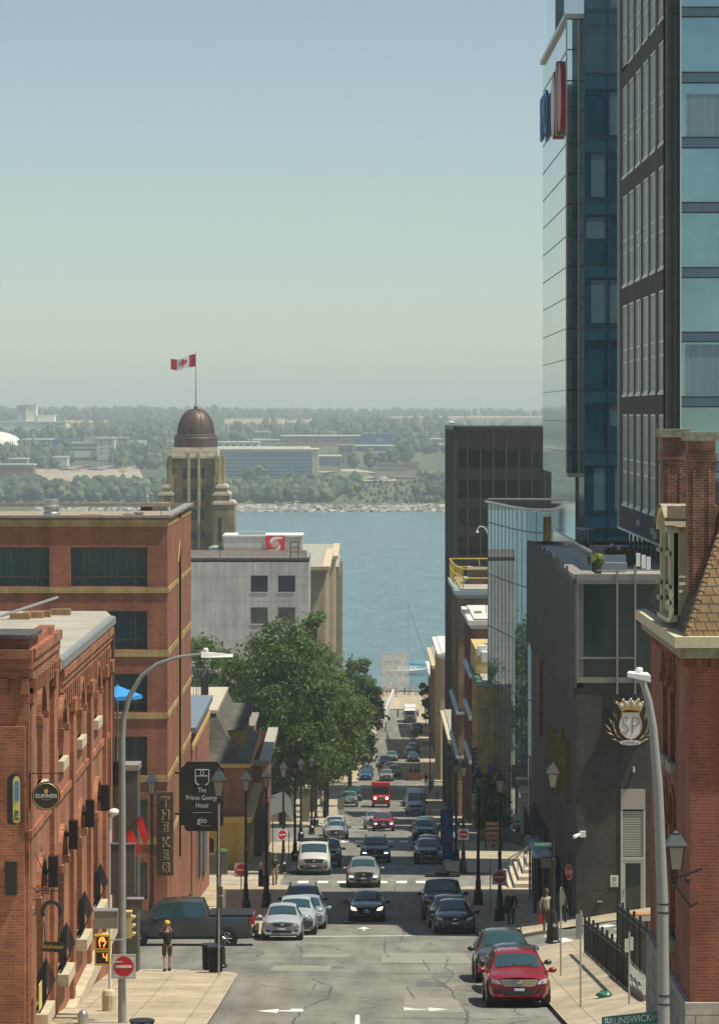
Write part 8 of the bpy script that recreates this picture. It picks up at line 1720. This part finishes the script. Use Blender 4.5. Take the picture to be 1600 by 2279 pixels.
g=MB(); g.add([(0,0,0),(1.3,0,.5),(1.9,.3,-.2),(2.2,.2,-2.2),(1.4,.5,-1.2),(.1,.5,-1.6)],[(0,1,2,4,5),(2,3,4)]); g.add([(0,.6,0),(1.3,.6,.5),(1.9,.8,-.2),(.1,.8,-1.6)],[(0,1,2,3)]); t=g.build('white_tarpaulin',M_WHITE,None,loc=(PX(597,285),285,PZ(1776,285))); tag(t,'white tarpaulin draped over the stone gateway','tarpaulin')
# the waterfront
def quay(px,d):return(PX(px,d),d,gz(d,PX(px,d))+.14)
t=thing('net_screen',quay(879,652),'tall translucent netted screen standing on the quay edge','screen'); s1=652/F; m_=bpy.data.materials.new('translucent_net'); m_.use_nodes=True; n_=m_.node_tree.nodes; l_=m_.node_tree.links; p_=n_['Principled BSDF']; p_.inputs['Base Color'].default_value=(.80,.78,.74,1)
tc=n_.new('ShaderNodeTexCoord'); no=n_.new('ShaderNodeTexNoise'); no.inputs['Scale'].default_value=.8; no.inputs['Detail'].default_value=6; l_.new(tc.outputs['Object'],no.inputs[0]); mr=n_.new('ShaderNodeMapRange'); mr.inputs[1].default_value=.35; mr.inputs[2].default_value=.7; mr.inputs[3].default_value=.16; mr.inputs[4].default_value=.85; l_.new(no.outputs[0],mr.inputs[0]); l_.new(mr.outputs[0],p_.inputs['Alpha'])
zb_=PZ(1533,652)-t.location.z; zt_=PZ(1453,652)-t.location.z; g=MB(); g.box(-31*s1,31*s1,0,.05,zb_,zt_); g.build('net',m_,t); g=MB()
for x in(-31,31):g.tube([(x*s1,.03,0),(x*s1,.03,zt_)],.05,5)
g.tube([(-31*s1,.03,zt_),(31*s1,.03,zt_)],.05,5); g.build('frame',M_TRIM,t)
t=thing('sailboat',(PX(905,730),730,0),'white sailing boat with a tall bare mast and blue sail cover moored off the quay','boat'); t.rotation_euler.z=-.15; M_HULL=mat('hull_white',(.82,.82,.80),.35)
g=MB(); secs=[(-5.2,.5,.95),(-3,1.4,.9),(0,1.7,.95),(3,1.2,1.15),(5.0,.12,1.5)]; vs=[];
for(x,w_,h)in secs:vs+=[(x,-w_,h),(x,-w_*.7,.1),(x,0,-.3),(x,w_*.7,.1),(x,w_,h)]
g.add(vs,[(i*5+j,i*5+j+1,(i+1)*5+j+1,(i+1)*5+j)for i in range(4)for j in range(4)]+[(0,5,10,15,20,24,19,14,9,4)]); g.build('hull',M_HULL,t,True)
g=MB(); g.box(-2.2,2.0,-.8,.8,.9,1.7); g.build('cabin',M_HULL,t); g=MB(); g.tube([(.3,0,1),(.3,0,15.5)],[.1,.06],6); g.build('mast',M_MAST,t); g=MB(); g.tube([(.3,0,15.3),(5.0,0,1.5)],.04,4); g.build('forestay',M_BLK,t); g=MB(); g.tube([(.5,0,2.4),(4.2,0,2.2)],[.35,.2],6); g.build('sail_cover',mat('cover_blue',(.03,.30,.50),.6),t); g=MB(); g.tube([(-4.8,0,2.6),(-1.5,0,2.8)],.3,6); g.build('canvas_hood',mat('canvas_brown',(.20,.14,.10),.8),t)
def parasol(px,py,d,r_,m,lab,grp):
 x,y,z=quay(px,d); t=thing('parasol',(x,y,z),lab,'parasol',grp); h=PZ(py,d)-z; g=MB(); g.lathe((0,0,h),[(r_,-.55),(r_*.5,-.15),(.05,0)],8); g.build('canopy',m,t); g=MB(); g.tube([(0,0,0),(0,0,h)],.04,5); g.build('pole',M_WHITE,t)
M_PY=mat('parasol_yellow',(.72,.48,.05),.6); M_PT=mat('parasol_turquoise',(.05,.50,.48),.6)
for k,(px,py,d_)in enumerate(((772,1498,640),(783,1508,646),(795,1530,650),(808,1528,640),(818,1538,636),(781,1522,652))):parasol(px,py,d_,1.1,M_PY,'yellow parasol on the quay terrace, partly behind the far trees','yellow parasols on the quay terrace')
parasol(832,1548,634,1.6,M_PT,'turquoise parasol nearer the quay edge','turquoise parasols'); parasol(843,1556,628,1.4,M_PT,'turquoise parasol lower down beside the white ramp wall','turquoise parasols')
t=thing('ramp_wall',(PX(858,600),600,gz(600)),'white curved ramp wall on the left of the lowest block','wall'); o2=Vector(t.location); g=MB(o2)
for k in range(12):d0_=575+k*6; xa,xb=PX(850+k*2.3,d0_),PX(850+(k+1)*2.3,d0_+6); g.hexa([(xa-.4,d0_,gz(d0_)),(xa,d0_,gz(d0_)),(xb,d0_+6,gz(d0_)),(xb-.4,d0_+6,gz(d0_)),(xa-.4,d0_,gz(d0_)+1.9),(xa,d0_,gz(d0_)+1.9),(xb,d0_+6,gz(d0_)+1.9),(xb-.4,d0_+6,gz(d0_)+1.9)])
g.build('parapet',mat('wall_pale',(.55,.54,.50),.8),t); g=MB(o2); g.box(PX(832,600),PX(851,600),597,620,gz(600),gz(600)+3.2); g.build('stone_block',M_RS,t)
for px,py,lab in((885,1592,'dark bollard in the middle of the lowest block'),(930,1585,'dark bollard right of the minibus')):
 g=MB(); g.lathe((0,0,0),[(.14,0),(.12,1.1),(.15,1.15),(.05,1.3)],10); t=g.build('bollard',M_BLK,None,loc=(PX(px,606),606,gz(606)+.02)); tag(t,lab,'bollard')
t=thing('quay_bench',quay(933,655),'low dark bench by the quay edge on the right','bench'); g=MB(); g.box(-.9,.9,-.2,.2,.4,.48); g.build('seat',M_PW,t)
for x in(-.7,.7):g=MB(); g.box(x-.05,x+.05,-.2,.2,0,.4); g.build('leg',M_BLK,t)
# people
def skin_mesh(pts,edges,name,m,parent,sub=1):
 me=bpy.data.meshes.new(name); me.from_pydata([p[:3]for p in pts],edges,[]); o=bpy.data.objects.new(name,me); COL.objects.link(o)
 md=o.modifiers.new('s','SKIN'); md.use_smooth_shade=True; sv=me.skin_vertices[0].data
 for i,p in enumerate(pts):sv[i].radius=(p[3],p[4]if len(p)>4 else p[3])
 sv[0].use_root=True; s2=o.modifiers.new('u','SUBSURF'); s2.levels=sub; s2.render_levels=sub
 dg=bpy.context.evaluated_depsgraph_get(); m2=bpy.data.meshes.new_from_object(o.evaluated_get(dg)); bpy.data.objects.remove(o); m2.materials.clear(); m2.materials.append(m)
 q=bpy.data.objects.new(name,m2); COL.objects.link(q); q.parent=parent; return q
SKIN=(.42,.24,.16)
def person(x,d,z,lab,h=1.74,rz=0,shirt=(.1,.1,.1),trou=(.05,.05,.06),shoes=(.02,.02,.02),hair=(.03,.02,.015),stride=.18,larm=None,rarm=None,shorts=False,bald=False,cap=None,dress=None,sit=False,skin=SKIN,fingers=False,sleeves=1,group=None,jacket=None):
 t=thing('person',(x,d,z),lab,'person',group,rz); k=h/1.74; cm=lambda n,c,r_=.8:mat('%s_%d_%d_%d'%(n,*[int(v*1000)for v in c]),c,r_)
 hipz=.92 if not sit else .5; S2=stride
 if not sit:LK,LA,RK,RA=(-.10,-.5*S2-.03,.5),(-.10,-S2,.08),(.10,.35*S2-.04,.5),(.10,S2+.02,.09)
 else:LK,LA,RK,RA=(-.12,-.42,.5),(-.12,-.42,.08),(.12,-.42,.5),(.12,-.42,.08)
 dz=hipz-.92; N=(0,.02,1.44+dz); C=(0,.02,1.25+dz)
 larm=larm or[(-.25,.03,1.14+dz),(-.25,-.07,.88+dz)]; rarm=rarm or[(.25,.03,1.14+dz),(.25,-.05,.88+dz)]
 larm=[(a,b,c)for a,b,c in larm]; rarm=[(a,b,c)for a,b,c in rarm]
 foot=lambda a:(a[0],a[1]-.14,.035)
 pts=[(0,.01,hipz,.13,.10),(0,.02,1.08+dz,.12,.085),C+(.14,.09),N+(.06,.05),(0,.0,1.53+dz,.05,.055),(0,-.01,1.62+dz,.075,.095),(0,-.0,1.70+dz,.068,.085),(-.10,.01,hipz-.06,.085),LK+(.055,),LA+(.036,),foot(LA)+(.035,),(.10,.01,hipz-.06,.085),RK+(.055,),RA+(.036,),foot(RA)+(.035,),(-.17,.02,1.40+dz,.055),larm[0]+(.038,),larm[1]+(.026,),(.17,.02,1.40+dz,.055),rarm[0]+(.038,),rarm[1]+(.026,)]
 ed=[(0,1),(1,2),(2,3),(3,4),(4,5),(5,6),(0,7),(7,8),(8,9),(9,10),(0,11),(11,12),(12,13),(13,14),(2,15),(15,16),(16,17),(2,18),(18,19),(19,20)]
 for arm,wi,s_ in((larm,17,-1),(rarm,20,1)):
  a,b=Vector(arm[0]),Vector(arm[1]); dr_=(b-a).normalized(); p0=b+dr_*.07; pts.append(tuple(p0)+(.036,.018)); pi=len(pts)-1; ed.append((wi,pi))
  if fingers:
   sd=dr_.cross(Vector((1,0,0))).normalized()if abs(dr_.x)<.8 else Vector((0,0,1))
   for j,L_ in enumerate((.065,.075,.07,.055)):
    q0=p0+sd*(.024-j*.016)+dr_*.035; q1=q0+dr_*L_*.6+Vector((0,-.012,0)); pts.append(tuple(q0)+(.009,)); pts.append(tuple(q1)+(.008,)); ed+=[(pi,len(pts)-2),(len(pts)-2,len(pts)-1)]
   q0=b+dr_*.035+sd*.04; pts.append(tuple(q0)+(.010,)); pts.append(tuple(q0+dr_*.035+sd*.012)+(.008,)); ed+=[(wi,len(pts)-2),(len(pts)-2,len(pts)-1)]
  else:pts.append(tuple(p0+dr_*.07)+(.025,.012)); ed.append((pi,len(pts)-1))
 b_=skin_mesh(pts,ed,'body',cm('skin',skin,.6),t)
 sc_=lambda p,r_,r2=None:tuple(p)+((r_,r2)if r2 else(r_,))
 el=lambda a,f:tuple(Vector(a[0]).lerp(Vector(a[1]),f))
 sp_=[(0,.01,hipz-.09,.165,.125),(0,.02,1.08+dz,.145,.11),sc_(C,.165,.115),(0,.02,1.41+dz,.10,.07),(-.18,.02,1.39+dz,.075),sc_(larm[0],.055),(.18,.02,1.39+dz,.075),sc_(rarm[0],.055)]; se=[(0,1),(1,2),(2,3),(2,4),(4,5),(2,6),(6,7)]
 if sleeves>1:sp_+=[sc_(el(larm,.92),.042),sc_(el(rarm,.92),.042)]; se+=[(5,8),(7,9)]
 skin_mesh(sp_,se,'shirt',cm('cloth',shirt),t)
 if dress:skin_mesh([(0,.02,1.05+dz,.15,.12),(0,.01,.8,.19,.16),(0,.0,.48,.22,.19)],[(0,1),(1,2)],'skirt',cm('cloth',dress),t)
 else:
  f=.55 if shorts else .97; lk=lambda K,A:tuple(Vector(K).lerp(Vector(A),f if not shorts else .05))
  tp=[(0,.01,hipz+.10,.145,.115),(-.10,.01,hipz-.07,.105),sc_(LK,.078),(.10,.01,hipz-.07,.105),sc_(RK,.078)]; te=[(0,1),(1,2),(0,3),(3,4)]
  if not shorts:tp+=[sc_(lk(LK,LA),.058),sc_(lk(RK,RA),.058)]; te+=[(2,5),(4,6)]
  skin_mesh(tp,te,'shorts' if shorts else 'trousers',cm('cloth',trou),t)
 for A in(LA,RA):g=MB(); g.hexa([(A[0]-.045,A[1]-.19,0),(A[0]+.045,A[1]-.19,0),(A[0]+.04,A[1]+.06,0),(A[0]-.04,A[1]+.06,0),(A[0]-.035,A[1]-.17,.05),(A[0]+.035,A[1]-.17,.05),(A[0]+.042,A[1]+.05,.12),(A[0]-.042,A[1]+.05,.12)]); g.build('shoe',cm('shoe',shoes),t,True)
 hz=1.65+dz; g=MB()
 if cap:g.lathe((0,.0,hz+.015),[(.108,0),(.105,.05),(.06,.105),(.01,.115)],14); g.box(-.07,.07,-.20,-.09,hz+.01,hz+.03); g.build('cap',cm('cap',cap),t,True)
 elif not bald:g.ball((0,.022,hz+.03),(.095,.105,.10),12,8); g.ball((0,.07,hz-.04),(.085,.06,.10),10,6); g.build('hair',cm('hair',hair,.6),t,True)
 g=MB(); g.ball((0,-.118,hz-.045),(.014,.02,.02),8,5); g.build('nose',cm('skin',skin,.6),t,True); g=MB()
 for s_ in(-.032,.032):g.ball((s_,-.098,hz-.01),(.013,.008,.009),8,5)
 g.build('eye',M_BLK,t); g=MB(); g.box(-.025,.025,-.112,-.10,hz-.088,hz-.08); g.build('mouth',mat('lips',(.25,.07,.06),.6),t)
 for s_ in(-1,1):g=MB(); g.ball((s_*.088,.0,hz-.015),(.014,.022,.032),8,5); g.build('ear',cm('skin',skin,.6),t,True)
 t.scale=(k,k,k); return t
gg=lambda px,d:(PX(px,d),d,gz(d,PX(px,d))+.13)
PI=math.pi
person(*gg(372,116.3),'person in a yellow cap, black shirt and olive shorts raising hands to the face',rz=PI+.25,shirt=(.018,.014,.016),trou=(.07,.062,.03),shorts=True,cap=(.62,.38,.02),stride=.08,larm=[(-.27,-.08,1.22),(-.12,-.22,1.5)],rarm=[(.27,-.08,1.22),(.14,-.2,1.44)],fingers=True)
t=person(*gg(1137,149.5),'bald person in a dark jacket and jeans with a bag on the back',rz=PI,shirt=(.012,.015,.018),trou=(.07,.085,.12),bald=True,sleeves=2,stride=.10,fingers=True,skin=(.5,.30,.22))
b_=MB(); b_.ball((PX(1127,149.5),149.2,gz(149.5,6.8)+1.05),(.17,.12,.27),10,7); b_.tube([(PX(1127,149.5),149.22,gz(149.5,6.8)+1.3),(PX(1134,149.5),149.35,gz(149.5,6.8)+1.55)],.025,5); o_=b_.build('rucksack',mat('bag_black',(.02,.02,.018),.7),None,True); tag(o_,'dark bag slung over the shoulder of the bald walker','bag')
person(*gg(1216,141.5),'person in a cream jacket and brown trousers holding a red bag',rz=PI,h=1.72,shirt=(.5,.42,.28),trou=(.11,.075,.045),hair=(.10,.06,.035),sleeves=2,stride=.06,fingers=True)
g=MB(); g.box(-.09,.09,-.05,.05,-.2,.2); g.tube([(-.05,0,.2),(0,0,.34),(.05,0,.2)],.01,4); tag(g.build('shopping_bag',mat('bag_red',(.40,.02,.025),.5),None,loc=(PX(1203,141.5),141.4,gz(141.5,7.7)+.62)),'red shopping bag hanging from the hand of the person in cream','bag')
person(*gg(1250,143.5),'person in brown standing half hidden by the corner lantern',rz=PI*.8,h=1.6,shirt=(.06,.045,.035),trou=(.025,.022,.02),sleeves=2)
person(*gg(425,150.5-2.2),'woman in sunglasses and a cream cardigan behind the pickup truck',h=1.66,shirt=(.60,.50,.36),hair=(.06,.03,.018),sleeves=2,stride=.05)
person(*gg(612,191),'person in a dark green shirt and beige trousers walking past the lantern',rz=.2,shirt=(.03,.055,.04),trou=(.38,.30,.20),hair=(.08,.04,.02),rarm=[(.25,-.02,1.14),(.1,-.25,1.05)])
person(*gg(587.5,189),'person in pink passing the red newspaper box',h=1.7,shirt=(.55,.30,.28),trou=(.25,.2,.18),hair=(.10,.05,.03))
person(*gg(489,207.5),'seated guest in a pale pink top at the yellow house terrace',sit=True,shirt=(.60,.36,.28),trou=(.03,.05,.14),rz=.5)
person(*gg(478,207.8),'seated guest with a red hair band at the yellow house terrace',sit=True,shirt=(.55,.50,.45),trou=(.3,.28,.26),hair=(.3,.05,.04),rz=-.4)
person(*gg(1012+8,250),'person in a pale blue shirt behind the painted banner',rz=PI,shirt=(.30,.42,.52),trou=(.02,.03,.06),sleeves=2)
person(*gg(718,372),'person in jeans standing behind the far no-entry sign',shirt=(.55,.4,.33),trou=(.04,.10,.20))
for px,d_,lab,sh,tr,dr in((884,657,'person in a long red dress at the quay edge',(.6,.03,.04),None,(.6,.03,.04)),(861,655,'leftmost quay walker, dressed in red',(.6,.05,.04),(.5,.05,.05),None),(869,655,'quay walker in a coral top',(.6,.16,.12),(.3,.12,.1),None),(874,653,'quay walker in dark clothes before the net screen',(.03,.03,.035),(.04,.03,.03),None),(901,656,'quay walker in black beside the net screen',(.02,.02,.025),(.03,.03,.03),None),(911,655,'quay walker in a red shirt, rightmost of the quay group',(.5,.05,.05),(.1,.03,.03),None),(881,651,'quay walker in white below the net screen',(.6,.58,.55),(.5,.5,.5),None),(850,572,'walker in a red skirt on the left pavement near the ramp wall',(.10,.03,.04),None,(.25,.03,.05)),(858.5,570,'dark-haired walker next to the one in the red skirt',(.12,.06,.05),(.06,.04,.05),None),(862.5,550,'person in black striding across the street in the distance',(.02,.02,.02),(.03,.03,.03),None),(914.5,545,'shirtless-looking person in beige crossing in the distance',(.45,.28,.2),(.4,.3,.22),None),(921.5,546,'companion in dark top beside the person in beige',(.10,.06,.05),(.3,.22,.16),None)):
 person(PX(px,d_),d_,gz(d_,PX(px,d_))+.13,lab,shirt=sh,trou=tr or(.2,.1,.1),dress=dr,stride=.3 if 'strid' in lab else .2,rz=random.uniform(-2,2))
for px,d_,lab,sh in((904+10,474,'guest in black seated in the wooden terrace enclosure',(.02,.02,.02)),(924,475,'guest in grey seated in the wooden terrace enclosure',(.2,.2,.2)),(931,473,'guest in brown seated in the wooden terrace enclosure',(.12,.06,.04))):person(PX(px,d_),d_,gz(d_,8)+.4,lab,sit=True,shirt=sh)
for px,d_,lab,sh in((962,440,'pedestrian in white on the right pavement beside the terrace',(.65,.65,.66)),(948,452,'pedestrian in black on the right pavement beyond the terrace',(.02,.02,.02)),(957,430,'pedestrian in grey close to the right shopfronts',(.15,.15,.16))):person(*gg(px,d_),lab,shirt=sh)
# haze
def haze_box(dens):
 m=bpy.data.materials.new('haze'); m.use_nodes=True; n=m.node_tree.nodes; l=m.node_tree.links
 n.remove(n['Principled BSDF']); v=n.new('ShaderNodeVolumePrincipled'); v.inputs['Color'].default_value=(.80,.93,.97,1); v.inputs['Density'].default_value=dens
 v.inputs['Anisotropy'].default_value=0.0
 l.new(v.outputs[0],n['Material Output'].inputs['Volume'])
 mb=MB(); mb.box(-4300,4300,-60,8300,-6,115); o=mb.build('haze',m); o['kind']='stuff'
haze_box(HAZE)
